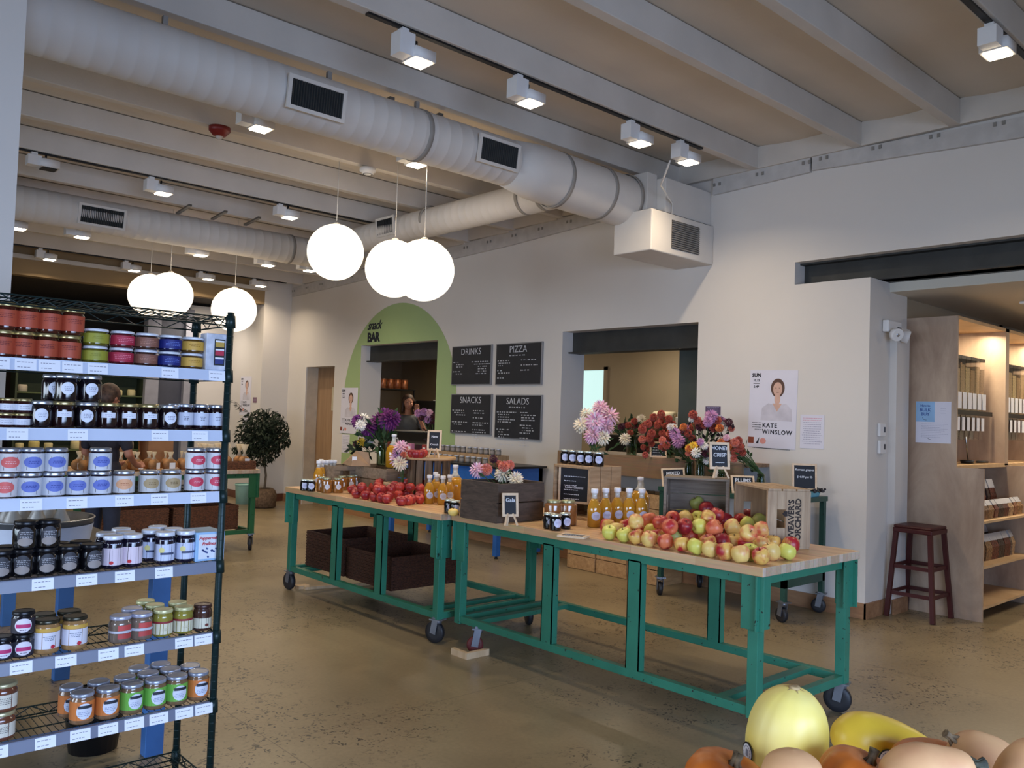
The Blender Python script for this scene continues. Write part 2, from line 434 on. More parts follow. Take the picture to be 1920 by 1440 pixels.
# kitchen and back room behind the wall
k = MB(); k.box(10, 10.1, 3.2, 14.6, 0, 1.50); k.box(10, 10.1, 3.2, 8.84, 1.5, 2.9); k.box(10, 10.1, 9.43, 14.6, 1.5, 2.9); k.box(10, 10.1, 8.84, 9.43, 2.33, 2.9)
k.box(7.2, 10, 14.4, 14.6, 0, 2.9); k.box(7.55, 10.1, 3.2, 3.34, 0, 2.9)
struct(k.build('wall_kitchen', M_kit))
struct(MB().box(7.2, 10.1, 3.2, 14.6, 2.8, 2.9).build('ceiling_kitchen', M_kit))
wn = struct(MB().box(10.0, 10.02, 8.84, 9.43, 1.5, 2.33).build('window_1', mat('bright_window', (190, 226, 226), .5, emit=1.0, var=.01)))
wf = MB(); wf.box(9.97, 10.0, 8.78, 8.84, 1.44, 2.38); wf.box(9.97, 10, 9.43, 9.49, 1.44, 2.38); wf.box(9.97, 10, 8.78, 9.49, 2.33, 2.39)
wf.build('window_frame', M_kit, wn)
area('kitchen_lamp', (8.9, 7.2, 2.7), .5, 22, (1, .86, .66), (9.2, 7.2, 0))
area('cook_lamp', (8.6, 11.0, 2.75), .5, 34, (1, .84, .62), (9.0, 10.5, 0))
# bulk-food room on the right
k = MB(); k.box(7.2, 12.0, -3, 3.2, 2.72, 2.8); k.box(7.2, 12, -3, 3.2, 2.8, 3.0)
struct(k.build('ceiling_side_room', M_room2))
k = MB(); k.box(12, 12.2, -3, 3.3, 0, 2.8); k.box(7.56, 12, 3.34, 3.4, 0, 2.8)
struct(k.build('wall_side_room', M_room2))
area('side_room_lamp', (9.8, 1.4, 2.6), .8, 44, (1, .86, .68), (9.8, 1.4, 0))
area('side_room_lamp_far', (8.4, 1.0, 2.68), .5, 10, (1, .9, .78), (8.4, 1.6, 0))
# windows (glass) of the shopfront
g = glass('window_glass')
for n, (a, b_) in enumerate((((-1.5, 3.5), 'b'), ((.5, 7.5), 'l'))):
    f = MB(); 
    if b_ == 'b':
        for x in (-1.5, .17, 1.83, 3.44): f.box(x, x+.06, -3.1, -3.04, .5, 2.7)
        f.box(-1.5, 3.5, -3.1, -3.04, .5, .56); f.box(-1.5, 3.5, -3.1, -3.04, 2.64, 2.7)
    else:
        for y in (.5, 2.25, 4, 5.7, 7.44): f.box(-5.1, -5.04, y, y+.06, .5, 2.7)
        f.box(-5.1, -5.04, .5, 7.5, .5, .56); f.box(-5.1, -5.04, .5, 7.5, 2.64, 2.7)
    o = struct(f.build('window_%d' % (n+2), M_steel))
    p = MB()
    if b_ == 'b': p.box(-1.5, 3.5, -3.085, -3.08, .5, 2.7)
    else: p.box(-5.085, -5.08, .5, 7.5, .5, 2.7)
    p.build('pane', g, o)
# toilet door in its niche
d = struct(MB().box(7.05, 7.09, 11.66, 12.56, 0, 2.25).build('door_1', wood('door_veneer', (170, 138, 104), (146, 114, 84), .5, (20, 20, 1.2))))
MB().tube([(7.05, 11.74, 1.0), (7.0, 11.74, 1.0), (7.0, 11.86, 1.0)], .009).build('door_handle', mat('brushed_steel', (170, 170, 170), .3, 1), d)
MB().box(7.043, 7.05, 11.86, 12.08, 1.55, 1.93).build('door_notice', mat('notice_paper', (196, 186, 160), .7), d)
struct(MB().box(6.85, 7.2, 12.555, 12.575, 0, 2.25).build('trim_43', mat('jamb_paint', (205, 190, 168), .7)))
# ================================================================== LAMPS
M_lamp = mat('lamp_white', (226, 224, 222), .45, var=.02)
M_lens = mat('lamp_lens', (255, 236, 205), .4, emit=14, var=.001)
M_globe = mat('opal_globe', (255, 240, 216), .35, emit=1.7, var=.001)
M_black = mat('black_plastic', (20, 20, 22), .45, var=.05)
# track rails and their spots; every spot hangs under its own beam
_box = MB().box(-.055, .055, -.05, .05, .0, .16).mesh('lamp_body', M_lamp)
_neck = MB().box(-.03, .03, -.03, .03, .16, .2).mesh('neck', M_lamp)
_head = MB().lathe([(.09, -.045), (.09, .01), (.05, .025)], 4, R=rot('Z', PI/4)).mesh('lamp_head', M_lamp)
_lens = MB().box(-.05, .05, -.05, .05, -.052, -.046).mesh('lens', M_lens)
_yoke = MB().tube([(-.02, 0, .02), (-.02, 0, .06)], .008, 6).mesh('yoke', M_black)
SPOTS = [(4.24, (780, 115), 'first'), (4.24, (990, 192), 'second'), (4.24, (1197, 268), 'third'), (4.24, (1288, 303), 'fourth'),
         (1.72, (1868, 98), None), (5.96, (484, 240), None), (5.96, (777, 308), None), (8.43, (302, 362), None), (8.43, (540, 407), None),
         (10.15, (30, 428), None), (10.15, (150, 444), None), (10.15, (373, 478), None), (10.15, (500, 497), None), (10.15, (578, 507), None),
         (12.75, (90, 486), None), (12.75, (249, 507), None), (12.75, (388, 523), None), (12.75, (487, 536), None), (8.43, (86, 315), 'dark')]
SPL = ['white square spotlight nearest the top edge, leftmost on the near track', 'white square spotlight second from the left on the near track above the large duct',
       'white square spotlight third along the near track, left of the pair by the vent box', 'white square spotlight at the right end of the near track, above the vent box',
       'white square spotlight alone at the top right corner', 'white spotlight beside the red smoke alarm', 'white spotlight hanging by the duct above the middle globes',
       'white spotlight left of the middle over the far duct', 'white spotlight just left of the nearest three globes', 'white spotlight cut by the white column on the left',
       'white spotlight below the grille of the far duct', 'white spotlight above the far globes, second track from the back', 'small white spotlight below the end of the far duct',
       'white spotlight half hidden behind the left of the three near globes', 'white spotlight leftmost in the rearmost row', 'white spotlight second from the left in the rearmost row',
       'white spotlight third from the left in the rearmost row', 'white spotlight rightmost in the rearmost row by the wall corner', 'unlit white spotlight at far left below the ceiling beams']
for (by, p, q), lb in zip(SPOTS, SPL):
    c = ony(p[0], p[1], by); zb = beamz(by)
    t = thing('track_spotlight', lb, 'spotlight', (c.x, by, 0), 0, 'square track spotlights')
    hz = c.z
    top = zb-.012
    o = inst('lamp_body', _box, t, (-.1, 0, hz+.0)); o.scale = (1, 1, max(.3, (top-.03-hz)/.16))
    inst('neck', MB().box(-.025, .025, -.025, .025, hz+max(.05, (top-.03-hz)), top).mesh('neck', M_lamp), t, (-.1, 0, 0))
    h = inst('lamp_head', _head, t, (.02, 0, hz+.05), sc=1.2); inst('yoke', _yoke, h)
    if q != 'dark':
        inst('lens', _lens, h)
        area('spot_beam', (c.x+.02, by, hz-.02), .09, 10.5, (1, .82, .60), (c.x+.02, by, 0), spread=2.5)
    else: inst('lens', MB().box(-.05, .05, -.05, .05, -.052, -.046).mesh('lens', M_black), h)
for n, (by, x0, x1) in enumerate(((4.24, 2.6, 5.95), (1.72, 2.6, 6.2), (5.96, 2.0, 5.2), (8.43, .8, 5.6), (10.15, 1, 6.2), (12.75, 1, 6.5))):
    r = MB().box(x0, x1, by-.018, by+.018, beamz(by)-.014, beamz(by)-.0005).build('lighting_track', M_black)
    tag(r, ['dark track rail on the near beam carrying four spotlights', 'dark track rail at the top right of the ceiling', 'dark track rail behind the large duct', 'track rail on the beam in front of the far duct',
            'track rail behind the far duct', 'rearmost track rail by the tan header'][n], 'track')
# globes
M_cord = mat('white_cord', (215, 210, 200), .6)
M_cap = mat('globe_cap', (225, 215, 200), .4)
for (g, pos) in zip(('white glowing globe pendant, leftmost of the near three', 'white glowing globe pendant, middle of the near three, half hidden', 'white glowing globe pendant, rightmost and largest of the near three',
                     'white glowing globe pendant, leftmost of the far three above the shelf rack', 'white glowing globe pendant, middle of the far three', 'white glowing globe pendant, right of the far three above the rack corner'),
                    ((629, 473, 52.5), (739, 504, 54), (794, 507, 58), (281, 553, 39), (318, 553, 42), (439, 581, 41))):
    x, y, r = pos; D = .53
    d = RIGHT*((x-960)/FPX) - UP*((y-720)/FPX) + FWD
    c = Vector((0, 0, EYE)) + d*(FPX*(D/2)/r)
    t = thing('globe_pendant', g, 'pendant lamp', (c.x, c.y, 0), 0, 'round globe pendants')
    MB().sph((0, 0, c.z), D/2, 32, 20).build('globe', M_globe, t)
    MB().lathe([(.032, c.z+D/2-.006), (.032, c.z+D/2+.01), (.01, c.z+D/2+.022)], 16).build('cap', M_cap, t)
    MB().tube([(0, 0, c.z+D/2+.035), (0, 0, beamz(c.y)+.16)], .004, 6).build('cord', M_cord, t)
# ------------------------------------------------------------------ ducts
M_duct = mat('duct_paint', (212, 206, 198), .6, var=.03, scale=3)
M_seam = mat('duct_seam', (150, 144, 136), .7)
M_grille = mat('grille_dark', (24, 26, 26), .6)
def duct(name, label, p, q, r, step=.11):
    p, q = Vector(p), Vector(q); t = tag(bpy.data.objects.new(name, None), label, 'air duct'); COL.objects.link(t)
    d = (q-p); Ln = d.length; n = int(Ln/step)
    b = MB(); pts = []; rs = []
    for i in range(n+1):
        c = p + d*(i/n); e = d.normalized()*.006
        pts += [c-e, c, c+e]; rs += [r, r+.0018, r]
    b.tube(pts, rs, 40); b.build('duct_tube', M_duct, t)
    return t
def band(t, c, ax, r, m=None):
    R = Matrix.Identity(3) if ax == 'Z' else (rot('Y', PI/2) if ax == 'X' else rot('X', PI/2))
    MB().lathe([(r, -.02), (r+.006, -.018), (r+.006, .018), (r, .02)], 40, c, R, closed=False).build('duct_collar', m or M_seam, t)
def grille(t, c, w, h, nrm, along, n=16, m=None, lab=None):
    """vent: frame, dark back and vertical blades; c centre, nrm outward, along the long axis"""
    R = frame3(along, nrm); c = Vector(c)
    f = MB(); 
    for (cx_, cy_, sx_, sy_) in ((0, h/2+.012, w+.05, .025), (0, -h/2-.012, w+.05, .025), (-w/2-.012, 0, .025, h), (w/2+.012, 0, .025, h)):
        f.obox(c + R @ Vector((cx_, cy_, 0)), (sx_, sy_, .02), R)
    fr = f.build('vent_frame', M_duct, t)
    MB().obox(c + R @ Vector((0, 0, -.004)), (w, h, .004), R).build('vent_back', m or M_grille, fr)
    b = MB()
    for i in range(n):
        u = -w/2 + w*(i+.5)/n; b.obox(c + R @ Vector((u, 0, .004)), (.003, h, .014), R @ rot('Y', .4))
    b.build('vent_blades', mat('vent_blade', (58, 60, 60), .5), fr)
Y1 = 5.1
t1 = duct('supply_duct', 'large round white duct running from the upper left to the boxed vent', (-4.9, Y1, 3.61), (4.55, Y1, 3.61), .187)
MB().tube([(4.5, Y1, 3.61), (4.8, Y1, 3.60), (5.95, Y1, 3.58), (5.98, Y1, 3.58)], [.19, .232, .235, .235], 40).build('wide_duct', M_duct, t1)
for x, r in ((.9, .188), (3.6, .188), (5.05, .236), (5.6, .236), (5.95, .236)): band(t1, (x, Y1, 3.61 if r < .2 else 3.59), 'X', r)
for px0 in ((590, 188), (931, 289)):
    c = ony(px0[0], px0[1], Y1-.17)
    nr = Vector((0, -math.cos(.0), -.1)).normalized()
    grille(t1, (c.x, Y1-.203, c.z), .37, .165, (0, -1, -.12), (1, 0, 0), 20)
# hanger straps
for x in (1.75, 2.86, 3.6, 1.2):
    MB().bar((x, Y1+.02, 3.79), (x, Y1+.02, 3.87), .03, .03).build('duct_hanger', M_seam, t1)
pl = MB(); pl.box(5.98, 6.12, 4.84, 5.34, 3.455, 3.82); pl.box(6.12, WX, 4.74, 5.34, 3.46, 3.78)
pl.build('plenum_box', M_duct, t1, bev=.006)
vb = thing('vent_box', 'white boxed air return with louvred grille high on the wall under the duct end', 'vent box', (0, 0, 0))
MB().box(5.88, WX-.001, 4.70, 5.14, 3.07, 3.445).build('box_body', M_duct, vb, bev=.01)
g_ = MB()
for i in range(13): g_.obox((6.38, 4.690, 3.14+i*.0195), (.42, .012, .003), rot('X', -.6))
gb = MB().box(6.17, 6.59, 4.696, 4.70, 3.13, 3.39).build('vent_back', mat('louvre_dark', (72, 68, 64), .6), vb)
g_.build('louvres', mat('louvre_grey', (150, 146, 140), .5), gb)
MB().bar((5.95, 4.75, 3.452), (5.95, 5.1, 3.452), .02, .012).build('seam_strip', M_black, vb)
MB().box(5.98, WX, 4.735, 4.74, 3.447, 3.458).build('seam_strip', M_black, vb)
t2 = duct('branch_duct', 'round white branch duct running along the wall to the far duct', (5.35, Y1+.16, 3.60), (5.25, 9.44, 3.56), .15)
c = onx(737, 428, 5.25); grille(t2, (5.145, c.y, c.z+.0), .30, .16, (-1, 0, -.1), (0, -1, 0), 14)
for y in (5.5, 5.75, 7.2): band(t2, (5.34-.02*(y-5.5), y, 3.60), 'Y', .151)
t3 = duct('far_duct', 'far round white duct with one grille, crossing the room behind the near one', (-4.9, 9.6, 3.53), (5.6, 9.6, 3.53), .176)
c = ony(191, 407, 9.45); grille(t3, (c.x, 9.43, c.z), .42, .17, (0, -1, -.15), (1, 0, 0), 24)
for x in (5.4, 4.9): band(t3, (x, 9.6, 3.53), 'X', .177)
t4 = thing('conduit', 'thin pale conduit dropping from the last spotlight to the vent box', 'conduit', (0, 0, 0))
MB().tube([(5.6, 4.3, 3.72), (5.8, 4.55, 3.6), (6.2, 4.72, 3.55), (6.2, 4.725, 3.45)], .008, 8).build('conduit_pipe', M_duct, t4)
# unistrut pieces, alarm, smoke detector
for p, lb in (((735, 185), 'left'), ((832, 213), 'right')):
    c = onz(*p, 3.86)
    tag(MB().bar((c.x-.02, Y1+.05, 3.845), (c.x+.02, Y1+.5, 3.845), .04, .03).build('strut_channel', mat('galvanised', (120, 118, 112), .4, .7)), 'short galvanised strut over the near duct, the %s one' % lb, 'strut')
for p, lb in (((337, 393), 'leftmost'), ((403, 404), 'middle'), ((465, 415), 'rightmost')):
    c = ony(*p, 9.3)
    tag(MB().bar((c.x, 9.0, c.z), (c.x+.02, 9.42, c.z-.02), .035, .02).build('strut_channel', _mats['galvanised']), 'short bright strut above the far duct, %s of three' % lb, 'strut')
p = ony(404, 250, 6.74); al = thing('smoke_alarm', 'round red fire alarm on the ceiling beam', 'alarm', (p.x, 6.66, p.z))
MB().lathe([(.02, -.045), (.05, -.04), (.075, -.01), (.085, .0), (.085, .03)], 24).build('alarm_base', mat('alarm_red', (120, 28, 26), .45), al)
MB().sph((0, 0, -.045), .028, 16, 10).build('strobe', mat('strobe_lens', (190, 180, 170), .2), al)
MB().box(-.02, .02, .0, .09, -.01, .03).build('bracket', M_beam, al)
p = ony(683, 322, 6.74); al = thing('smoke_detector', 'small white smoke detector on the ceiling beam left of a spotlight', 'smoke detector', (p.x, 6.68, p.z))
MB().lathe([(.02, -.04), (.05, -.035), (.055, -.02), (.075, -.01), (.075, .02)], 24).build('detector_body', M_lamp, al)
MB().lathe([(.045, -.0375), (.045, -.03)], 20).build('sensor_slot', M_black, al)
MB().box(-.03, .03, .0, .05, -.01, .02).build('bracket', M_beam, al)
# ================================================================== TABLES, CARTS, CRATES
def chipped(name, c, c2):
    """enamel paint with dark chips"""
    m = mat(name, c, .42, var=.08, scale=5)
    N = m.node_tree.nodes; L = m.node_tree.links; b = N['Principled BSDF']
    src = b.inputs['Base Color'].links[0].from_socket
    tc = [n for n in N if n.type == 'TEX_COORD'][0]
    no = N.new('ShaderNodeTexNoise'); no.inputs['Scale'].default_value = 38; no.inputs['Detail'].default_value = 3; L.new(tc.outputs['Object'], no.inputs['Vector'])
    r = N.new('ShaderNodeValToRGB'); r.color_ramp.elements[0].position = .685; r.color_ramp.elements[1].position = .70
    L.new(no.outputs[0], r.inputs[0])
    mx = N.new('ShaderNodeMix'); mx.data_type = 'RGBA'; L.new(r.outputs[0], mx.inputs['Factor']); L.new(src, mx.inputs['A']); mx.inputs['B'].default_value = (*lin(c2), 1)
    L.new(mx.outputs['Result'], b.inputs['Base Color'])
    return m
M_green = chipped('green_enamel', (48, 122, 98), (30, 34, 28))
M_dgreen = chipped('dark_green_enamel', (38, 74, 62), (20, 22, 20))
M_fgreen = chipped('far_green_enamel', (44, 104, 66), (24, 30, 22))
M_blue = mat('blue_enamel', (44, 104, 186), .4, var=.06)
M_blue2 = mat('slate_blue_enamel', (60, 108, 170), .45, var=.06)
M_tyre = mat('caster_tyre', (38, 38, 42), .5, var=.1)
M_fork = mat('caster_fork', (128, 132, 140), .4, .6, var=.1)
M_red = mat('caster_red', (96, 34, 34), .5)
M_butcher = blocks('butcher_block', ((216, 178, 132), (190, 148, 104), (150, 112, 76)), .42, .036, (0, 0, PI/2), .38)
M_edge = blocks('butcher_edge', ((206, 186, 164), (176, 146, 116), (120, 92, 68)), .045, .20, (PI/2, 0, 0), .5, off=.0)
M_crate = wood('crate_wood', (190, 158, 120), (150, 118, 84), .7, (22, 22, 1.6), c3=(112, 84, 58))
M_crate2 = wood('grey_crate_wood', (150, 130, 108), (112, 95, 76), .75, (22, 2, 22), c3=(84, 70, 56))
M_cratef = wood('floor_crate_wood', (196, 158, 112), (160, 122, 82), .7, (22, 2, 22), c3=(110, 80, 52))
M_darkc = wood('dark_crate_wood', (92, 76, 64), (62, 50, 42), .75, (6, 6, 30), c3=(40, 32, 27))
M_white = mat('label_white', (232, 232, 236), .6, var=.01)
M_ink = mat('ink', (44, 44, 60), .7)
M_grey_ink = mat('grey_ink', (150, 150, 165), .7)
M_pine = wood('pine', (214, 186, 150), (190, 158, 120), .6, (18, 18, 2))
def caster(t, x, y, h=.165, r=.074, a=0, tyre=None, fork=None):
    R = rot('Z', a); c = Vector((x, y, 0))
    e = MB()
    e.obox(c + Vector((0, 0, h-.004)), (.085, .085, .008), R)
    for s_ in (-1, 1): e.obox(c + R @ Vector((s_*.026, .012, (h+r)/2)), (.005, .045, h-r+.02), R @ rot('X', .18))
    e.lathe([(.028, h-.03), (.028, h-.006)], 12, c)
    f = e.build('caster', fork or M_fork, t)
    R2 = R @ rot('Y', PI/2)
    MB().lathe([(r*.55, -.018), (r*.93, -.018), (r, -.009), (r, .009), (r*.93, .018), (r*.55, .018)], 24, c + R @ Vector((0, .02, r)), R2).build('wheel', tyre or M_tyre, f)
    return f
def steel_table(name, label, x0, x1, y0, y1, top=.88, mids=(), bmids=(), m=None, topm=None, edge=None, slats=(), angles=True, cast=((0, 0), (1, 0), (0, 1), (1, 1)), slab=.045, railz=.187, group=None, inset=.045):
    m = m or M_green
    t = thing(name, label, 'table', (0, 0, 0), 0, group)
    tb = MB().box(x0, x1, y0, y1, top-slab, top)
    # the end grain faces carry the edge material
    tb.mi = [0, 0, 1, 0, 1, 0]
    tb.build('tabletop', [topm or M_butcher, edge or M_edge], t, bev=.004)
    a, b, c, d = x0+inset+.01, x1-inset-.01, y0+inset+.02, y1-inset-.02
    zt = top-slab
    f = MB(); w = .048
    for yy in (c, d): f.box(a, b, yy-.02, yy+.02, zt-.05, zt-.001)
    for xx in (a, b): f.box(xx-.02, xx+.02, c, d, zt-.05, zt-.001)
    f.build('top_frame', m, t, bev=.002)
    f = MB()
    for yy in (c, d): f.box(a, b, yy-.022, yy+.022, railz-.022, railz+.022)
    for xx in (a, b): f.box(xx-.022, xx+.022, c, d, railz-.022, railz+.022)
    for yy in slats: f.box(a, b, yy-.03, yy+.03, railz-.01, railz+.02)
    f.build('bottom_frame', m, t, bev=.002)
    for xx, s1 in ((a, -1), (b, 1)):
        for yy, s2 in ((c, -1), (d, 1)):
            g = MB().box(xx-.028, xx+.028, yy-.028, yy+.028, railz-.03, zt)
            if angles:
                g.box(xx+s1*.033-.005, xx+s1*.033+.005, yy-.062, yy+.062, zt-.26, zt)
                g.box(xx-.062, xx+.062, yy+s2*.033-.005, yy+s2*.033+.005, zt-.26, zt)
            g.build('leg', m, t, bev=.002)
    for xx, ms, s1 in ((a, mids, -1), (b, bmids, 1)):
        for yy in ms:
            g = MB(); g.box(xx-.02, xx-.014, yy-.045, yy+.045, railz-.0, zt-.04); g.box(xx-.02, xx+.03, yy-.045, yy-.039, railz, zt-.04); g.box(xx-.02, xx+.03, yy+.039, yy+.045, railz, zt-.04)
            g.build('post', m, t)
    for i, (u, v) in enumerate(cast):
        caster(t, (a, b)[u], (c, d)[v], railz-.022, a=(.3, -.5, .1, .8)[i])
    return t
R_T = steel_table('work_table', 'butcher-block table on green steel frame, the near one with apples and crates', 3.575, 4.56, 2.14, 4.50, mids=(2.94, 3.60), bmids=(3.02,), slats=(4.28, 2.40), cast=((1, 0), (1, 1)))
caster(R_T, 3.88, 2.24, a=.4)
caster(R_T, 3.63, 4.24, .165, .055, .9, M_red)
L_T = steel_table('work_table', 'long butcher-block table on green steel frame, the one with red apples and jars', 3.50, 4.47, 4.515, 6.72, mids=(5.30, 5.94), bmids=(5.45, 6.1), slats=(6.5, 4.75))
for (a, b_, lb) in (((3.56, 4.10, 0), (3.0, 4.2), 'wedge on the floor under the red caster between the tables'),):
    wd = MB(); wd.box(3.50, 3.66, 4.16, 4.19, 0, .04); wd.box(3.47, 3.50, 4.16, 4.32, 0, .04)
    tag(wd.build('wheel_chock', M_pine), 'pale wooden corner '+lb, 'wheel chock')
tag(MB().box(3.62, 3.72, 6.62, 6.70, 0, .028).build('wood_shim', M_pine), 'pale wood shim on the floor under the left front caster', 'wood block')
tag(MB().bar((3.66, 6.60, .012), (4.35, 6.45, .012), .04, .024).build('floor_strip', M_pine), 'thin wood strip lying on the floor beneath the left table end', 'wood strip')
# ---- crates
def crate(name, label, w, d, h, loc, R=None, m=None, rows=2, end_m=None, handle=True, group=None, solid_end=False, frontopen=False, cat='crate', ends_along='x'):
    """open-top slatted box: w along x (long boards), d along y, h tall; end panels at both x ends"""
    t = thing(name, label, cat, loc, 0, group)
    if R is not None: t.rotation_euler = R.to_euler()
    m = m or M_crate; th = .012
    for s_ in (-1, 1):
        e = MB(); x = s_*(w/2-.009)
        if handle:
            e.box(x-.009, x+.009, -d/2+th, d/2-th, 0, h*.58)
            e.box(x-.009, x+.009, -d/2+th, -.05, h*.58, h*.78); e.box(x-.009, x+.009, .05, d/2-th, h*.58, h*.78)
            e.box(x-.009, x+.009, -d/2+th, d/2-th, h*.78, h)
        else: e.box(x-.009, x+.009, -d/2+th, d/2-th, 0, h)
        e.build('end_panel', end_m or m, t, bev=.002)
    for s_ in (-1, 1):
        e = MB()
        for k in range(rows):
            z0 = h*k/rows+.004; z1 = h*(k+1)/rows-.004
            e.box(-w/2, w/2, s_*(d/2)-(th if s_ > 0 else 0), s_*(d/2)+(th if s_ < 0 else 0), z0, z1)
        e.build('side_boards', m, t, bev=.0015)
    e = MB(); n = max(2, int(d/.1))
    for k in range(n):
        y0 = -d/2+th+(d-2*th)*k/n+.003; e.box(-w/2+.018, w/2-.018, y0, y0+(d-2*th)/n-.006, 0, th)
    e.build('bottom_boards', m, t)
    return t
def zrot(a): return rot('Z', a)
# three columns of crates on the floor against the wall
cols = [(5.96, .39, 'left'), (5.55, .40, 'middle'), (5.12, .37, 'right')]
for y, wd, nm in cols:
    for k in range(3):
        crate('wooden_crate', 'pale slatted crate on the floor by the wall, %s column, %s' % (nm, ('bottom', 'second from the bottom', 'topmost')[k]), wd-.01, .34, .283, (6.62, y, k*.286), zrot(PI/2), M_cratef, group='crates stacked by the wall')
# crate stack at the back of the left table
crate('wooden_crate', 'pale crate on the red-apple table under the paper bag and jug', .66, .34, .20, (4.13, 6.2, .881), zrot(PI/2), M_crate2, rows=2)
crate('wooden_crate', 'small pale crate with lid boards beside the jug crate at table end', .22, .22, .2, (3.86, 6.45, .881), zrot(PI/2), M_crate2, rows=1)
sb = thing('fruit_basket', 'small tan fruit basket behind the heap of red apples', 'basket', (3.92, 5.72, .881))
e = MB(); e.lathe([(.05, 0), (.065, .1)], 4, R=rot('Z', PI/4), closed=False); e.lathe([(.058, .002), (.062, .1)], 4, R=rot('Z', PI/4), closed=False); e.box(-.035, .035, -.035, .035, 0, .003)
e.build('basket_side', M_crate, sb); MB().lathe([(.066, .085), (.07, .085), (.07, .105), (.066, .105), (.066, .085)], 4, R=rot('Z', PI/4), closed=False).build('rim', M_pine, sb)
# round-top stand
st = thing('display_stand', 'round wooden riser with dark slatted sides behind the red apples', 'display stand', (4.20, 5.60, .881))
MB().lathe([(.215, .295), (.22, .30), (.22, .315), (.215, .32)], 36).build('round_top', wood('stand_top', (206, 170, 124), (178, 140, 98), .5, (3, 20, 20)), st)
e = MB()
for i in range(14):
    a = 2*PI*i/14; e.obox((.165*math.cos(a), .165*math.sin(a), .148), (.012, .055, .294), rot('Z', a))
e.build('staves', wood('stave_wood', (138, 112, 84), (70, 56, 44), .7, (30, 30, 1.5)), st)
# dark crate with flowers
crate('dark_crate', 'dark weathered wooden crate holding flowers at the table middle', .40, .37, .25, (3.70, 4.13, .881), None, M_darkc, handle=False)
# crate lying on its side with the jars on top
crate('wooden_crate', 'tan crate stood on its side, black jam jars and pink dahlias on top', .355, .34, .32, (4.46, 3.935, 1.058), Matrix(((0, 0, -1), (0, 1, 0), (1, 0, 0))).to_3x3() @ rot('Z', 0), M_crate, rows=3)
# Honey crisp crate and lettered crate: openings face the room
def side_crate(name, label, near, far, depthdir, depth, h, m, rows=3, end_m=None):
    """crate on its side: opening edge runs near->far, body goes back along depthdir"""
    n, f = Vector(near), Vector(far); ux = (f-n).normalized(); w = (f-n).length
    dd = Vector(depthdir).normalized()
    # local x -> along opening, local y -> up, local z -> out of opening (towards the room)
    R = Matrix((-ux, Vector((0, 0, 1)), -dd)).transposed()
    c = (n+f)/2 + dd*depth + Vector((0, 0, h/2))
    return crate(name, label, w, h, depth, c, R, m, rows=rows, end_m=end_m), R, c
hc_l, hc_r = Vector((4.17, 3.19, .881)), Vector((4.372, 2.862, .881))
hcd = Vector((.86, .51, 0)).normalized()
side_crate('wooden_crate', 'grey weathered crate on its side behind the apples, under the easel sign', hc_r, hc_l, hcd, .25, .335, wood('grey_boards', (138, 124, 108), (100, 88, 76), .8, (2, 22, 22), c3=(78, 68, 58)), rows=3)
wn_, wf_ = Vector((4.14, 2.46, .881)), Vector((4.392, 2.834, .881))
wd_ = Vector((.83, -.56, 0)).normalized()
M_wo = wood('lettered_crate_wood', (186, 160, 128), (152, 124, 96), .7, (22, 1.4, 22), c3=(140, 112, 84))
wo, woR, woc = side_crate('lettered_crate', 'pale crate stood on its side with orchard lettering on its end, at the table corner', wn_, wf_, wd_, .25, .325, M_wo, rows=3)
# lettering on the end panel that faces the camera (local -x end)
M_stamp = mat('stamp_ink', (52, 42, 38), .8, var=.1)
ndir = -(wf_-wn_).normalized()
ft = frame3((0, 0, 1), ndir)      # text runs upward
Ri = wo.rotation_euler.to_matrix().inverted()
for s_, u, size in (("WEAVER'S", .152, .047), ('ORCHARD', .192, .047)):
    p = wn_ + wd_*u + Vector((0, 0, .160)) + ndir*.0012
    text('lettering', s_, size, M_stamp, wo, Ri @ (p - Vector(wo.location)), Ri @ ft, bold=.0012)
lf = MB(); q = frame3((0, 0, 1), ndir)
for a, r in ((0, .016), (.9, .012), (-.9, .012)):
    lf.lathe([(r, 0), (r*.9, .0008)], 8, (math.cos(a+PI/2)*.012, math.sin(a+PI/2)*.012, 0), squash=(.5, 1))
o = lf.build('stamped_fruit', M_stamp, wo); p = wn_ + wd_*.112 + Vector((0, 0, .19)) + ndir*.0015
o.matrix_local = Matrix.Translation(Ri @ (p - Vector(wo.location))) @ (Ri @ q).to_4x4()
# ---- dark green cart by the wall
ct = thing('utility_cart', 'dark green two-shelf steel cart on casters against the wall', 'cart', (0, 0, 0))
X0, X1, Y0_, Y1_ = 6.12, 6.76, 3.47, 4.72
MB().box(X0-.01, X1+.01, Y0_-.01, Y1_+.01, .93, .97).build('cart_top', M_dgreen, ct, bev=.003)
MB().box(X0, X1, Y0_, Y1_, .34, .36).build('lower_shelf', wood('cart_shelf', (92, 70, 54), (66, 50, 40)), ct)
e = MB(); e.box(X0, X0+.02, Y0_, Y1_, .27, .37); e.box(X1-.02, X1, Y0_, Y1_, .27, .37); e.box(X0, X1, Y0_, Y0_+.02, .27, .37); e.box(X0, X1, Y1_-.02, Y1_, .27, .37)
e.build('shelf_lip', M_dgreen, ct)
for x in (X0+.02, X1-.02):
    for y in (Y0_+.02, Y1_-.02):
        MB().box(x-.02, x+.02, y-.02, y+.02, .165, .93).build('cart_leg', M_dgreen, ct)
        caster(ct, x, y, .165, .06, rnd.uniform(-1, 1))
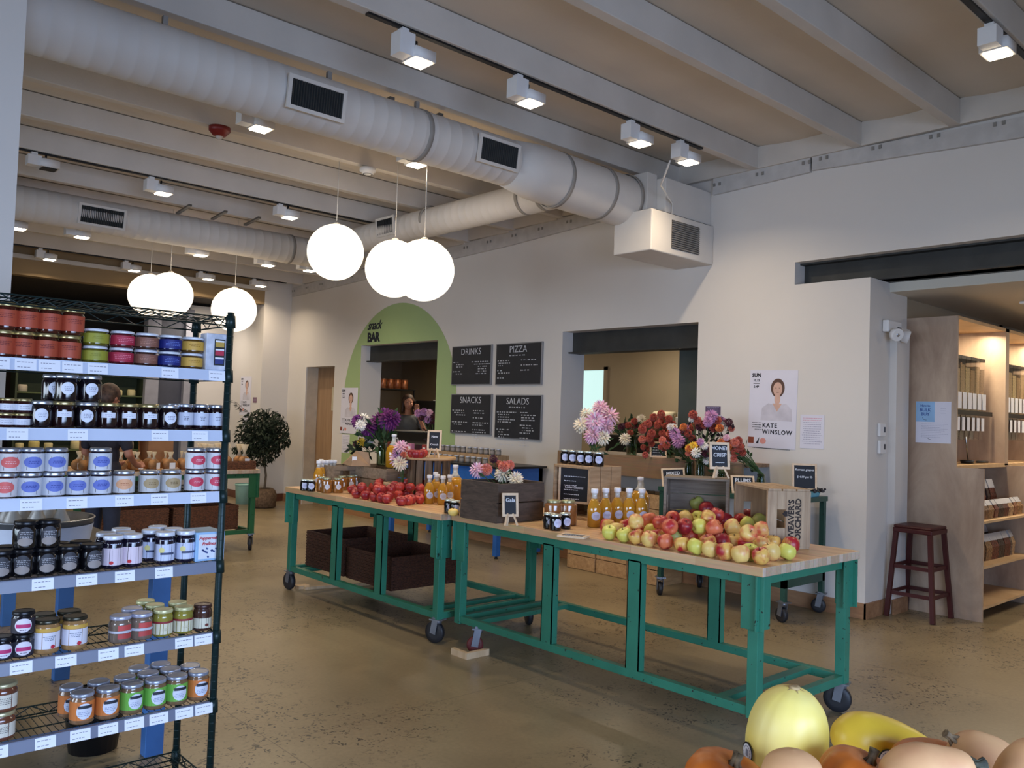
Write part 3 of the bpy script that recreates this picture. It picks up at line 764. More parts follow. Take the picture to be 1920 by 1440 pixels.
# ---- wooden ledge under the large hatch
M_ledge = blocks('ledge_staves', ((160, 126, 92), (126, 96, 68), (84, 62, 44)), .34, .022, (PI/2, 0, PI/2), .5)
lg = thing('flower_ledge', 'reclaimed wood counter ledge beneath the wide hatch, flowers standing on it', 'counter', (0, 0, 0))
MB().box(6.42, WX+.3, 4.86, 6.27, 1.175, 1.205).build('ledge_top', M_ledge, lg)
MB().box(6.42, WX-.001, 4.05, 4.86, 1.175, 1.205).build('ledge_top', M_ledge, lg)
MB().box(6.39, 6.42, 4.05, 6.28, 1.01, 1.21).build('ledge_front', M_ledge, lg, bev=.002)
for y in (4.2, 6.1): MB().bar((6.43, y, 1.16), (WX-.002, y, 1.02), .03).build('bracket', M_steel, lg)
# ---- blue side table with black top
bt = thing('blue_cabinet', 'blue painted table with black top against the menu wall', 'table', (0, 0, 0))
MB().box(6.06, 6.80, 6.84, 9.0, .975, 1.0).build('black_top', mat('black_laminate', (34, 35, 38), .35), bt, bev=.003)
e = MB(); e.box(6.10, 6.13, 6.88, 8.96, .70, .975); e.box(6.13, 6.77, 6.88, 6.91, .70, .975); e.box(6.13, 6.77, 8.93, 8.96, .70, .975)
e.build('apron', M_blue, bt)
for x in (6.13, 6.74):
    for y in (6.91, 8.93):
        MB().box(x-.03, x+.03, y-.03, y+.03, .03, .975).build('leg', M_blue, bt); MB().lathe([(.02, 0), (.012, .03)], 10, (x, y, 0)).build('leveling_foot', M_steel, bt)
# ---- slate-topped table behind the rack
bt = thing('low_display_table', 'dark-topped table with slate-blue legs behind the jar rack', 'table', (0, 0, 0))
MB().box(.35, 1.50, 3.75, 6.75, .82, .85).build('dark_top', mat('dark_laminate', (58, 52, 50), .5, var=.05), bt, bev=.003)
e = MB(); e.box(.42, 1.43, 3.84, 3.87, .79, .82); e.box(1.40, 1.43, 3.87, 6.68, .78, .82); e.box(.42, 1.40, 6.65, 6.68, .78, .82)
e.build('apron', mat('dark_apron', (46, 44, 46), .5), bt)
for x, y in ((1.42, 3.86), (.45, 3.86), (1.39, 5.2), (1.42, 6.64), (.45, 6.66)):
    MB().box(x-.04, x+.04, y-.03, y+.03, 0, .82).build('leg', M_blue2, bt, bev=.003)
MB().box(.46, 1.40, 3.9, 3.94, .12, .16).build('foot_rail', M_blue2, bt)
# galvanised tub with plastic-wrapped goods
tb = thing('galvanised_tub', 'round galvanised tub on the dark table behind the rack', 'tub', (1.02, 4.32, .851))
gal = mat('galvanised_tub_metal', (176, 180, 186), .35, .85, var=.15, scale=7)
MB().lathe([(.20, 0), (.215, .01), (.235, .16), (.242, .165), (.238, .17), (.23, .162), (.21, .012), (.0, .01)], 40).build('tub_wall', gal, tb)
MB().lathe([(.2155, .03), (.234, .14)], 40, closed=False, R=None).build('paper_band', mat('band_paper', (200, 208, 226), .6), tb).scale = (1.006, 1.006, 1)
M_bagc = mat('clear_bag', (206, 204, 198), .25, var=.1, trans=.3)
for i in range(7):
    a = i*.9; r = .12 if i else 0
    bg = thing('wrapped_bottle', 'cloudy wrapped bottle in the galvanised tub', 'bottle', (1.02+r*math.cos(a), 4.32+r*math.sin(a), .864), a, 'wrapped bottles in the tub')
    MB().lathe([(.035, 0), (.038, .01), (.038, .15), (.018, .19), (.018, .22)], 14).build('bottle_body', M_bagc, bg)
    MB().lathe([(.02, .22), (.02, .24)], 12).build('cap', M_white, bg)
bk = thing('black_bucket', 'black bucket on the floor beneath the dark table', 'bucket', (1.24, 4.08, 0))
MB().lathe([(.10, 0), (.13, .24), (.134, .245), (.128, .24), (.1, .01), (0, .01)], 24).build('bucket_wall', M_black, bk); MB().lathe([(.132, .225), (.138, .23), (.138, .245), (.132, .25)], 24, closed=False).build('rim', M_black, bk)
# ---- far green table
F_T = steel_table('work_table', 'far green-framed table with bread and baskets, seen past the rack', 2.35, 4.22, 8.68, 9.6, m=M_fgreen, mids=(), bmids=(), slats=(9.1,), railz=.205, topm=M_butcher)
# wicker baskets
M_wick = mat('wicker', (96, 58, 40), .7, var=.3, scale=60, bump=.8, bscale=90, stretch=(1, 1, 2.2))
M_wick2 = mat('honey_wicker', (128, 78, 48), .7, var=.3, scale=60, bump=.8, bscale=90, stretch=(1, 1, 2.2))
def wicker(name, label, x0, x1, y0, y1, z, h, m=M_wick, cut=0):
    t = thing(name, label, 'basket', ((x0+x1)/2, (y0+y1)/2, z)); a, b = (x1-x0)/2, (y1-y0)/2
    for (u0, u1, v0, v1, nm, hh) in ((-a, -a+.02, -b, b, 'basket_side', h), (a-.02, a, -b, b, 'basket_side', h), (-a+.02, a-.02, -b, -b+.02, 'basket_end', h), (-a+.02, a-.02, b-.02, b, 'basket_end', h)):
        n = max(3, int(hh/.012)); e = MB()
        for k in range(n):
            z0 = hh*k/n; o = .003 if k % 2 else 0
            e.box(u0-o, u1+o, v0-o, v1+o, z0, z0+hh/n*.85)
        e.box(u0+.006, u1-.006, v0+.006, v1-.006, 0, hh)
        e.build(nm, m, t)
    MB().box(-a+.02, a-.02, -b+.02, b-.02, 0, .01).build('basket_base', m, t)
    return t
wicker('wicker_basket', 'dark brown wicker basket on the frame under the red-apple table, the far one', 3.66, 4.28, 5.98, 6.60, .211, .30)
wicker('wicker_basket', 'dark brown wicker basket under the red-apple table, the near one', 3.66, 4.30, 5.30, 5.94, .211, .25)
tag(MB().box(3.68, 4.30, 6.0, 6.04, .2095, .2105).build('shelf_strip', M_green), 'thin green strip under the far wicker basket', 'strip')
wicker('wicker_basket', 'reddish wicker basket on the lower frame of the far table, right one', 3.35, 4.05, 8.82, 9.4, .229, .26, M_wick2)
wicker('wicker_basket', 'reddish wicker basket on the lower frame of the far table, left one', 2.62, 3.3, 8.82, 9.4, .229, .26, M_wick2)
wicker('wicker_tray', 'flat dark wicker tray of wrapped bread at the far table end', 3.62, 4.18, 8.72, 9.2, .881, .09, M_wick2)
# ---- red stool
M_sred = mat('oxblood_enamel', (72, 24, 24), .45, var=.08)
sx0, sx1, sy0, sy1 = 7.12, 7.50, 2.74, 3.11
st = thing('bar_stool', 'dark red steel bar stool by the plywood cabinet', 'stool', ((sx0+sx1)/2, (sy0+sy1)/2, 0), 0)
hb = ((sx1-sx0)/2, (sy1-sy0)/2)
e = MB(); e.box(-.16, .16, -.155, .155, .735, .76); 
e.build('seat', M_sred, st, bev=.012)
MB().box(-.163, .163, -.158, .158, .70, .737).build('seat_rim', M_sred, st, bev=.006)
ft_ = []
for u in (-1, 1):
    for v in (-1, 1):
        top = Vector((u*.14, v*.135, .72)); bot = Vector((u*hb[0]*1.0, v*hb[1]*1.0, .002)); ft_.append((u, v, top, bot))
        MB().bar(top, bot, .034, .034).build('leg', M_sred, st)
for z in (.20, .42):
    k = (.72-z)/.718; c4 = {(u, v): top.lerp(bot, k) for u, v, top, bot in ft_}
    for a_, b_ in (((-1, -1), (1, -1)), ((1, -1), (1, 1)), ((1, 1), (-1, 1)), ((-1, 1), (-1, -1))):
        MB().bar(c4[a_], c4[b_], .012, .03).build('stretcher', M_sred, st)
# ================================================================== JAR KIT
_cache = {}
def patch(r, w, h, z, kind='rect', a0=-PI/2, n=10, off=.0006):
    """label lying on a cylinder of radius r, centred at height z, facing angle a0"""
    b = MB(); R_ = r+off
    if kind == 'rect':
        v = []; m = 2
        for j in range(m+1):
            for i in range(n+1):
                u = (i/n-.5)*w; a = a0+u/R_; v.append((R_*math.cos(a), R_*math.sin(a), z-h/2+h*j/m))
        f = [(j*(n+1)+i, j*(n+1)+i+1, (j+1)*(n+1)+i+1, (j+1)*(n+1)+i) for j in range(m) for i in range(n)]
    else:
        v = [(R_*math.cos(a0), R_*math.sin(a0), z)]; f = []; m = 18; rings = 3
        for k in range(1, rings+1):
            for i in range(m):
                t = 2*PI*i/m; u = w/2*k/rings*math.cos(t); q = h/2*k/rings*math.sin(t)
                a = a0+u/R_; v.append((R_*math.cos(a), R_*math.sin(a), z+q))
        for i in range(m): f.append((0, 1+i, 1+(i+1) % m))
        for k in range(1, rings):
            for i in range(m):
                p, q = 1+(k-1)*m, 1+k*m; j = (i+1) % m; f.append((p+i, q+i, q+j, p+j))
    b.add(v, f, True); return b
def scrib(r, w, z, rows, a0=-PI/2, hgt=.0022, gap=.0055, off=.0012, seed=1):
    """rows of small print on a label"""
    b = MB(); q = random.Random(seed)
    for k in range(rows):
        zz = z+(rows-1)/2*gap-k*gap; ww = w*q.uniform(.5, 1)
        u = -ww/2
        while u < ww/2:
            l = q.uniform(.003, .008)
            p = patch(r, l, hgt, zz, 'rect', a0+(u+l/2)/(r+off), 2, off); b.v += []; k0 = len(b.v); b.v += p.v; b.f += [tuple(i+k0 for i in f) for f in p.f]; b.sm += p.sm; b.mi += p.mi
            u += l+.002
    return b
def J(kind):
    """meshes of a jar kind, made once: list of (part name, mesh, own label or None)"""
    if kind in _cache: return _cache[kind]
    k = JK[kind]; r, h = k['r'], k['h']; lh = k.get('lh', .012); parts = []
    nk = k.get('nk', .88)
    body = [(r*.86, 0), (r*.97, .003), (r, .008), (r, h-lh-.016), (r*.97, h-lh-.009), (r*nk*.97, h-lh-.002), (r*nk*.97, h-lh)]
    parts.append(('glass_body', MB().lathe(body, 24).mesh('jar_body', mat('fill_'+kind, k['fill'], k.get('rough', .12), var=k.get('var', .12), scale=30, coat=.8)), None))
    lr = r*k.get('lr', .95)
    lid = [(lr, h-lh), (lr*1.02, h-lh+.002), (lr*1.0, h-.003), (lr*.96, h), (lr*.86, h), (lr*.84, h-.001)]
    parts.append(('lid', MB().lathe(lid, 24).mesh('lid', mat('lid_'+str(k['lid']), k['lid'], .3, k.get('lm', .8), var=.05)), None))
    for i, L_ in enumerate(k.get('labels', ())):
        shape, w, hh, z, c = L_[:5]
        m = mat('paper_%d_%d_%d' % c, c, .55, var=.03)
        parts.append(('paper_label', patch(r, w, hh, z, shape, -PI/2+(L_[5] if len(L_) > 5 else 0), off=.0005+.0005*i).mesh('paper_label', m), None))
    if k.get('print'):
        w, z, rows, c = k['print']
        parts.append(('label_print', scrib(r, w, z, rows, off=.0006+.0005*max(1, len(k.get('labels', ()))), seed=len(_cache)).mesh('label_print', mat('print_%d_%d_%d' % c, c, .7)), None))
    _cache[kind] = parts; return parts
GOLD, SILV, WHT, DKL = (196, 180, 128), (200, 204, 214), (226, 230, 240), (34, 34, 38)
JK = {
 'orange': dict(r=.036, h=.087, fill=(70, 26, 18), lid=GOLD, labels=[('rect', .105, .052, .038, (176, 76, 50))], print=(.05, .045, 3, (120, 46, 40))),
 'yellowpot': dict(r=.040, h=.058, fill=(96, 92, 26), lid=WHT, lm=.1, lh=.009, labels=[('rect', .115, .032, .026, (150, 150, 50))], print=(.05, .028, 2, (130, 130, 40))),
 'pinkpot': dict(r=.040, h=.058, fill=(88, 18, 30), lid=WHT, lm=.1, lh=.009, labels=[('rect', .115, .032, .026, (172, 40, 66))], print=(.06, .027, 3, (232, 130, 150))),
 'brownpot': dict(r=.040, h=.058, fill=(62, 36, 28), lid=WHT, lm=.1, lh=.009, labels=[('rect', .115, .032, .026, (134, 88, 72))], print=(.06, .027, 3, (180, 130, 110))),
 'bluepot': dict(r=.040, h=.058, fill=(18, 20, 60), lid=WHT, lm=.1, lh=.009, labels=[('rect', .115, .032, .026, (28, 38, 116))], print=(.06, .027, 3, (110, 130, 210))),
 'goldpot': dict(r=.040, h=.058, fill=(90, 62, 20), lid=WHT, lm=.1, lh=.009, labels=[('rect', .115, .032, .026, (204, 160, 70))], print=(.05, .028, 2, (160, 118, 40))),
 'darkround': dict(r=.036, h=.088, fill=(22, 14, 20), lid=SILV, labels=[('round', .042, .042, .042, (222, 226, 238))], print=(.03, .042, 3, (150, 150, 170))),
 'darkrect': dict(r=.036, h=.088, fill=(34, 16, 18), lid=GOLD, labels=[('rect', .046, .018, .046, (226, 228, 238))], print=(.035, .046, 2, (180, 180, 195))),
 'slim': dict(r=.029, h=.094, fill=(30, 14, 22), lid=SILV, labels=[('rect', .085, .046, .040, (206, 210, 226))], print=(.026, .042, 3, (50, 50, 70))),
 'tiny': dict(r=.027, h=.046, fill=(52, 18, 22), lid=GOLD, lh=.009, labels=[('rect', .062, .02, .018, (224, 226, 236))], print=(.03, .018, 2, (170, 170, 185))),
 'bluejam': dict(r=.0355, h=.078, fill=(36, 24, 40), lid=SILV, labels=[('rect', .13, .058, .032, (206, 208, 214)), ('round', .058, .036, .033, (104, 120, 196))], print=(.035, .033, 2, (60, 70, 150))),
 'redjam': dict(r=.0355, h=.078, fill=(60, 18, 22), lid=SILV, labels=[('rect', .13, .058, .032, (212, 210, 212)), ('round', .058, .034, .034, (206, 62, 86))], print=(.035, .034, 2, (240, 190, 200))),
 'coraljam': dict(r=.0355, h=.078, fill=(70, 24, 20), lid=SILV, labels=[('rect', .13, .058, .032, (214, 208, 208)), ('round', .058, .036, .033, (220, 104, 100))], print=(.035, .033, 2, (240, 190, 190))),
 'peachjam': dict(r=.0355, h=.078, fill=(110, 62, 30), lid=SILV, labels=[('rect', .13, .058, .032, (208, 206, 206)), ('round', .058, .036, .033, (222, 164, 122))], print=(.035, .033, 2, (180, 110, 70))),
 'tanjam': dict(r=.0355, h=.078, fill=(90, 66, 36), lid=SILV, labels=[('rect', .13, .058, .032, (200, 198, 196)), ('round', .058, .036, .033, (172, 148, 108))], print=(.035, .033, 2, (110, 86, 50))),
 'crest': dict(r=.037, h=.088, fill=(16, 15, 18), lid=(30, 30, 34), lm=.3, labels=[('round', .05, .062, .040, (52, 52, 58)), ('round', .046, .026, .024, (150, 140, 134))], print=(.036, .046, 4, (170, 168, 172))),
 'strawberry': dict(r=.034, h=.112, fill=(28, 22, 40), lid=WHT, lm=.1, lh=.014, labels=[('rect', .13, .058, .042, (222, 206, 216)), ('round', .014, .012, .022, (196, 40, 50), -.35)], print=(.05, .085, 1, (200, 204, 225))),
 'blueberry': dict(r=.034, h=.112, fill=(28, 22, 40), lid=WHT, lm=.1, lh=.014, labels=[('rect', .13, .058, .042, (206, 212, 234)), ('round', .02, .02, .05, (226, 214, 140), -.5), ('rect', .05, .008, .038, (70, 80, 110), .1)], print=(.05, .085, 1, (200, 204, 225))),
 'pinkblack': dict(r=.034, h=.072, fill=(24, 22, 30), lid=DKL, lm=.4, labels=[('rect', .12, .046, .028, (48, 46, 56)), ('round', .052, .044, .03, (226, 222, 232)), ('rect', .045, .012, .028, (190, 50, 110))], print=(.035, .016, 1, (90, 60, 90))),
 'nutbutter': dict(r=.039, h=.108, fill=(168, 128, 82), lid=(64, 62, 50), lm=.6, labels=[('rect', .14, .052, .044, (222, 220, 230)), ('round', .014, .013, .024, (190, 40, 60), .3), ('rect', .09, .012, .078, (206, 164, 74))], print=(.045, .052, 3, (120, 130, 150))),
 'silverlid': dict(r=.037, h=.09, fill=(124, 106, 92), lid=(184, 186, 206), lm=.3, labels=[('rect', .05, .018, .052, (196, 76, 72), .3), ('rect', .12, .008, .038, (196, 196, 206)), ('rect', .05, .018, .024, (180, 70, 66), .3)]),
 'yellowlid': dict(r=.034, h=.093, fill=(150, 140, 60), lid=(206, 202, 150), lm=.2, labels=[('rect', .14, .038, .028, (218, 212, 186)), ('rect', .141, .007, .050, (140, 40, 50))], print=(.04, .026, 2, (190, 180, 150))),
 'brownlid': dict(r=.033, h=.093, fill=(78, 50, 42), lid=(70, 44, 40), lm=.2, labels=[('rect', .13, .036, .028, (214, 208, 186)), ('round', .014, .01, .022, (110, 46, 40), .3)]),
 'spread_orange': dict(r=.038, h=.10, fill=(140, 104, 74), lid=(168, 174, 190), lm=.5, labels=[('rect', .13, .06, .045, (206, 120, 58)), ('round', .052, .052, .044, (214, 218, 230), .1), ('rect', .046, .010, .058, (40, 44, 56), .15)], print=(.035, .036, 3, (150, 160, 190))),
 'spread_green': dict(r=.038, h=.10, fill=(130, 104, 74), lid=(168, 174, 190), lm=.5, labels=[('rect', .13, .06, .045, (112, 178, 74)), ('round', .052, .052, .044, (214, 218, 230), .1), ('rect', .046, .010, .058, (40, 44, 56), .15)], print=(.035, .036, 3, (150, 160, 190))),
 'cream_label': dict(r=.042, h=.088, fill=(110, 64, 46), lid=(186, 178, 140), lm=.4, labels=[('rect', .15, .042, .034, (216, 210, 194))], print=(.055, .036, 4, (120, 116, 110))),
 'blackberry': dict(r=.037, h=.098, fill=(18, 12, 18), lid=(206, 214, 206), labels=[('round', .05, .048, .042, (196, 202, 226))], print=(.034, .044, 3, (150, 150, 180))),
 'sauce': dict(r=.058, h=.155, fill=(150, 98, 56), lid=(190, 190, 150), lm=.7, nk=.72, lr=.74, lh=.016),
 'honeyjar': dict(r=.056, h=.15, fill=(150, 96, 40), lid=(170, 176, 150), lm=.7, nk=.74, lr=.76, lh=.016, labels=[('round', .055, .055, .065, (206, 208, 216))], print=(.03, .065, 2, (150, 150, 160))),
 'clearjar': dict(r=.033, h=.075, fill=(122, 118, 112), lid=(206, 206, 214), lm=.3, labels=[('rect', .06, .03, .032, (150, 140, 132))]),
 'blackjam': dict(r=.036, h=.095, fill=(14, 12, 16), lid=(210, 218, 212), labels=[('round', .054, .05, .044, (206, 208, 232))], print=(.036, .046, 3, (150, 150, 180))),
}
def jar(kind, label, loc, group=None, rz=0, cat='jar', name='jam_jar', parent=None, few=False):
    t = thing(name, label, cat, loc, rz, group)
    for n, me, l in J(kind):
        if few and n == 'label_print': continue
        inst(n, me, t)
    return t
# ================================================================== WIRE RACK
M_wire = mat('green_wire', (22, 44, 44), .4, .3, var=.05)
RX0, RX1, RY0, RY1 = -.62, 1.335, 3.02, 3.34
SH = [.20, .48, .73, .985, 1.24, 1.462, 1.682, 1.885]
rk = thing('wire_rack', 'tall dark green wire shelving rack full of jars at the left', 'shelving', (0, 0, 0))
for x in (RX1-.012, RX0+.012):
    for y in (RY0, RY1):
        p = MB().tube([(x, y, .03), (x, y, 1.90)], .0125, 12)
        for k in range(60): p.lathe([(.0125, 0), (.0132, .001), (.0125, .002)], 12, (x, y, .1+k*.03), closed=False)
        p.build('rack_post', M_wire, rk)
        MB().lathe([(.02, 0), (.02, .012), (.008, .02), (.008, .04)], 10, (x, y, 0)).build('leveling_foot', M_wire, rk)
for z in SH:
    e = MB()
    for s_ in (0, -.03):
        for y in (RY0, RY1): e.tube([(RX0, y, z+s_-.004), (RX1-.01, y, z+s_-.004)], .003, 6)
        for x in (RX0, RX1-.012): e.tube([(x, RY0, z+s_-.004), (x, RY1, z+s_-.004)], .003, 6)
    n = 34
    for k in range(n):     # truss zigzag front, back and end
        xa = RX0+(RX1-RX0-.02)*k/n; xb = RX0+(RX1-RX0-.02)*(k+1)/n; za, zb = (z-.004, z-.034) if k % 2 else (z-.034, z-.004)
        for y in (RY0, RY1): e.tube([(xa, y, za), (xb, y, zb)], .002, 5, cap=False)
    for k in range(6):
        ya = RY0+(RY1-RY0)*k/6; yb = RY0+(RY1-RY0)*(k+1)/6; za, zb = (z-.004, z-.034) if k % 2 else (z-.034, z-.004)
        for x in (RX0, RX1-.012): e.tube([(x, ya, za), (x, yb, zb)], .002, 5, cap=False)
    for k in range(int((RX1-RX0)/.0205)): e.tube([(RX0+k*.0205, RY0, z-.002), (RX0+k*.0205, RY1, z-.002)], .0014, 4, cap=False)
    for y in (RY0+.1, RY0+.21): e.tube([(RX0, y, z-.006), (RX1-.012, y, z-.006)], .0025, 5)
    for x in (RX1-.012, RX0+.012):
        for y in (RY0, RY1): e.lathe([(.019, -.042), (.0165, .004)], 12, (x, y, z))
    e.build('wire_shelf', M_wire, rk)
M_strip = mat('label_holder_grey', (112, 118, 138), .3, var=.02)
M_strip_lit = mat('label_holder_daylit', (196, 206, 226), .3, var=.02)  # lit copy of the grey holder: daylight on the upper three strips painted in
M_tag = mat('price_tag_paper', (236, 238, 244), .45, var=.01)
TAGS = {6: [(-12, 18), (27, 68), (72, 113), (116, 155), (164, 202), (303, 335), (392, 422)], 5: [(12, 53), (127, 165), (284, 316), (360, 390)], 4: [(38, 80), (125, 164), (216, 251), (283, 315), (357, 387)],
        3: [(62, 103), (145, 184), (217, 254), (292, 325)], 2: [(23, 65), (107, 147), (187, 225), (236, 272), (330, 363), (366, 398)], 1: [(-20, 22), (71, 110), (136, 174), (188, 225), (237, 273), (283, 318), (331, 364), (368, 400)]}
for si in range(1, 7):
    z = SH[si]; s_ = MB(); m = M_strip_lit if si > 3 else M_strip
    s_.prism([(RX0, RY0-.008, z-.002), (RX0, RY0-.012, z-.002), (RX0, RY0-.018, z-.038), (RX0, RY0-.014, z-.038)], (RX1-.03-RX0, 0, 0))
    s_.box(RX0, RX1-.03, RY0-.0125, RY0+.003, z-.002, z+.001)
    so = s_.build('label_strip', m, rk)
    for (a, b_) in TAGS[si]:
        xa, xb = ony(a, 690+120*(6-si), RY0-.016).x, ony(b_, 690+120*(6-si), RY0-.016).x
        tg = MB().prism([(xa, RY0-.0135, z-.002), (xa, RY0-.0142, z-.002), (xa, RY0-.0199, z-.0375), (xa, RY0-.0192, z-.0375)], (xb-xa, 0, 0))
        to = tg.build('price_tag', M_tag, so)
        pr_ = MB(); q = random.Random(int(a+si*100))
        for (zz, w0, w1) in ((z-.012, .1, .8), (z-.028, .12, .6)):
            u = xa+(xb-xa)*w0
            while u < xa+(xb-xa)*w1:
                l = q.uniform(.004, .01); y = RY0-.0138-(z-.002-zz)*.158; pr_.prism([(u, y-.0009, zz+.0012), (u, y-.0009, zz-.0012), (u, y-.0004, zz-.0012), (u, y-.0004, zz+.0012)], (l, 0, 0)); u += l+.003
        # (the print sits on the tag, a part of the same strip)
        pr_.build('tag_print', M_grey_ink, rk)
SN = {6: 'top', 5: 'second', 4: 'third', 3: 'fourth', 2: 'fifth', 1: 'sixth'}
ORD = ['first', 'second', 'third', 'fourth', 'fifth', 'sixth', 'seventh', 'eighth', 'ninth', 'tenth', 'eleventh']
def row(si, items, desc, yy=.052, zoff=0, where='', pxy=None, group=None, rot_=0):
    """items: (pixel x, kind)"""
    z = SH[si]+zoff; cnt = {}
    tot = {}
    for x, k in items: tot[k] = tot.get(k, 0)+1
    for x, k in items:
        y = RY0+yy; h = JK[k]['h']
        py = pxy or (745+120*(5-si))
        X = ony(x, py, y).x
        cnt[k] = cnt.get(k, 0)+1
        d = desc[k]
        lb = '%s, %s shelf of the rack%s' % (d, SN[si], where)
        if tot[k] > 1: lb += ', %s from left' % ORD[cnt[k]-1]
        if len(lb.replace(',', '').split()) > 16: lb = lb.replace('of the rack, ', ', ').replace('from left', 'one')
        jar(k, lb, (X, y, z+.0005), 'jars on the %s rack shelf' % SN[si], rz=rot_+rnd.uniform(-.12, .12)-.12)
D = dict(orange='gold-lidded jar with orange label', yellowpot='low white-lidded yellow pot', pinkpot='low white-lidded pink pot', brownpot='low white-lidded brown pot', bluepot='low white-lidded blue pot',
         goldpot='low white-lidded mustard pot', darkround='dark jar with round white label', darkrect='dark jar with small label', slim='slim dark jar with broad white label', tiny='tiny dark jar with yellowish lid',
         bluejam='jam jar with blue oval label', redjam='jam jar with red oval label', coraljam='jam jar with coral label', peachjam='jam jar with peach oval label', tanjam='jam jar with tan oval label',
         crest='black jar with grey crest label', strawberry='white-lidded jar with pink strawberry label', blueberry='white-lidded jar with pale blue label', pinkblack='black jar with pink and white label',
         nutbutter='nut butter jar with white label', silverlid='silver-lidded jar with red print', yellowlid='pale-yellow-lidded jar with cream label', brownlid='brown-lidded jar with cream label',
         spread_orange='grey-lidded spread with orange label', spread_green='grey-lidded spread with green label', cream_label='brown jar with broad cream label')
o_ = [(-43, 'orange'), (5, 'orange'), (45, 'orange'), (88, 'orange'), (131, 'orange')]
row(6, o_, D, where=', lower row'); row(6, [(-39, 'orange'), (9, 'orange'), (50, 'orange'), (92, 'orange'), (135, 'orange')], D, zoff=.088, where=', upper row')
p_ = [(180, 'yellowpot'), (229, 'pinkpot'), (275, 'brownpot'), (319, 'bluepot'), (361, 'goldpot')]
row(6, p_, D, where=', lower row'); row(6, [(x+1, k) for x, k in p_], D, zoff=.0585, where=', upper row')
row(6, o_[1:], D, yy=.14, where=', row behind')
row(5, [(-20, 'tiny'), (12, 'tiny'), (42, 'tiny'), (78, 'darkround'), (120, 'darkrect'), (164, 'darkround'), (204, 'darkrect'), (242, 'darkrect'), (280, 'darkrect'), (318, 'darkround'), (348, 'slim'), (378, 'slim'), (407, 'slim')], D, where=', lower row')
row(5, [(-18, 'tiny'), (14, 'tiny'), (44, 'tiny')], D, zoff=.047, where=', upper row')
row(5, [(125, 'darkround'), (168, 'darkround')], D, zoff=.089, where=', upper row')
row(5, [(100, 'darkround')], D, yy=.13, where=', behind, topmost', zoff=.089)
row(5, [(90, 'darkround'), (130, 'darkround'), (330, 'slim')], D, yy=.14, where=', row behind')
row(4, [(-30, 'coraljam'), (12, 'coraljam'), (58, 'bluejam'), (102, 'bluejam'), (147, 'bluejam'), (190, 'bluejam'), (234, 'peachjam'), (282, 'tanjam'), (322, 'tanjam'), (366, 'redjam'), (403, 'redjam')], D, where=', lower row')
row(4, [(-26, 'coraljam'), (17, 'coraljam'), (60, 'bluejam'), (105, 'bluejam'), (188, 'bluejam'), (367, 'redjam'), (403, 'redjam')], D, zoff=.0785, where=', upper row')
row(3, [(-38, 'crest'), (5, 'crest'), (46, 'crest'), (89, 'crest'), (131, 'crest'), (175, 'crest'), (214, 'strawberry'), (250, 'strawberry'), (311, 'blueberry'), (349, 'blueberry')], D, where=', front row')
row(3, [(49, 'crest'), (91, 'crest')], D, zoff=.089, where=', upper row')
row(3, [(12, 'crest'), (60, 'crest'), (110, 'crest'), (153, 'crest')], D, yy=.135, where=', row behind')
row(3, [(200, 'strawberry'), (236, 'strawberry'), (284, 'blueberry'), (326, 'blueberry')], D, yy=.13, where=', row behind')
row(3, [(228, 'strawberry'), (296, 'blueberry')], D, yy=.21, where=', rearmost row')
row(2, [(-28, 'pinkblack'), (10, 'pinkblack'), (47, 'pinkblack'), (92, 'nutbutter'), (144, 'nutbutter'), (229, 'silverlid'), (268, 'silverlid'), (308, 'yellowlid'), (346, 'yellowlid'), (382, 'brownlid')], D, where=', front row')
row(2, [(47, 'pinkblack')], D, zoff=.0725, where=', upper row')
row(2, [(84, 'nutbutter'), (132, 'nutbutter'), (250, 'silverlid'), (292, 'yellowlid'), (334, 'yellowlid')], D, yy=.14, where=', row behind')
row(2, [(274, 'yellowlid')], D, yy=.225, where=', rearmost')
row(1, [(8, 'cream_label'), (159, 'spread_orange'), (206, 'spread_orange'), (251, 'spread_green'), (294, 'spread_green'), (334, 'spread_green'), (374, 'spread_orange')], D, where=', front row')
row(1, [(9, 'cream_label')], D, zoff=.0885, where=', upper row')
row(1, [(137, 'spread_orange'), (188, 'spread_orange'), (236, 'spread_green'), (280, 'spread_green'), (321, 'spread_green'), (358, 'spread_orange')], D, yy=.14, where=', second row')
row(1, [(262, 'spread_green'), (302, 'spread_green')], D, yy=.222, where=', third row')
# boxed sets
gx = thing('gift_box', 'white marbled gift box with three little jars in its window, top rack shelf', 'box', (ony(405, 668, RY0+.03).x, RY0+.035, SH[6]+.001), .0)
MB().box(-.048, .048, -.03, .03, 0, .135).build('carton', mat('marble_paper', (214, 216, 226), .5, c2=(170, 176, 190), scale=22), gx, bev=.003)
w_ = MB().box(-.018, .022, -.0305, -.03, .018, .115).build('window_cut', M_black, gx)
for k, (c, c3) in enumerate((((196, 160, 70), GOLD), ((190, 40, 70), WHT), ((40, 50, 120), WHT))):
    MB().box(-.014, .018, -.032, -.0305, .086-k*.031, .104-k*.031).build('mini_jar', mat('mini_%d' % k, c, .3), w_); MB().box(-.014, .018, -.0325, -.0305, .104-k*.031, .110-k*.031).build('mini_lid', M_white, w_)
bx = ony(392, 1020, RY0+.03)
gb = thing('gift_box', 'pale blue carton with red script beside the rack post, fourth shelf', 'box', (bx.x, RY0+.075, SH[3]+.001), 0)
MB().box(-.055, .052, -.06, .075, 0, .105).build('carton', mat('pale_blue_card', (150, 188, 222), .5, var=.02), gb, bev=.002)
MB().box(-.045, .048, -.0606, -.06, .008, .097).build('front_panel', mat('cream_card', (224, 228, 234), .5), gb)
Mr = mat('red_script', (196, 60, 70), .6)
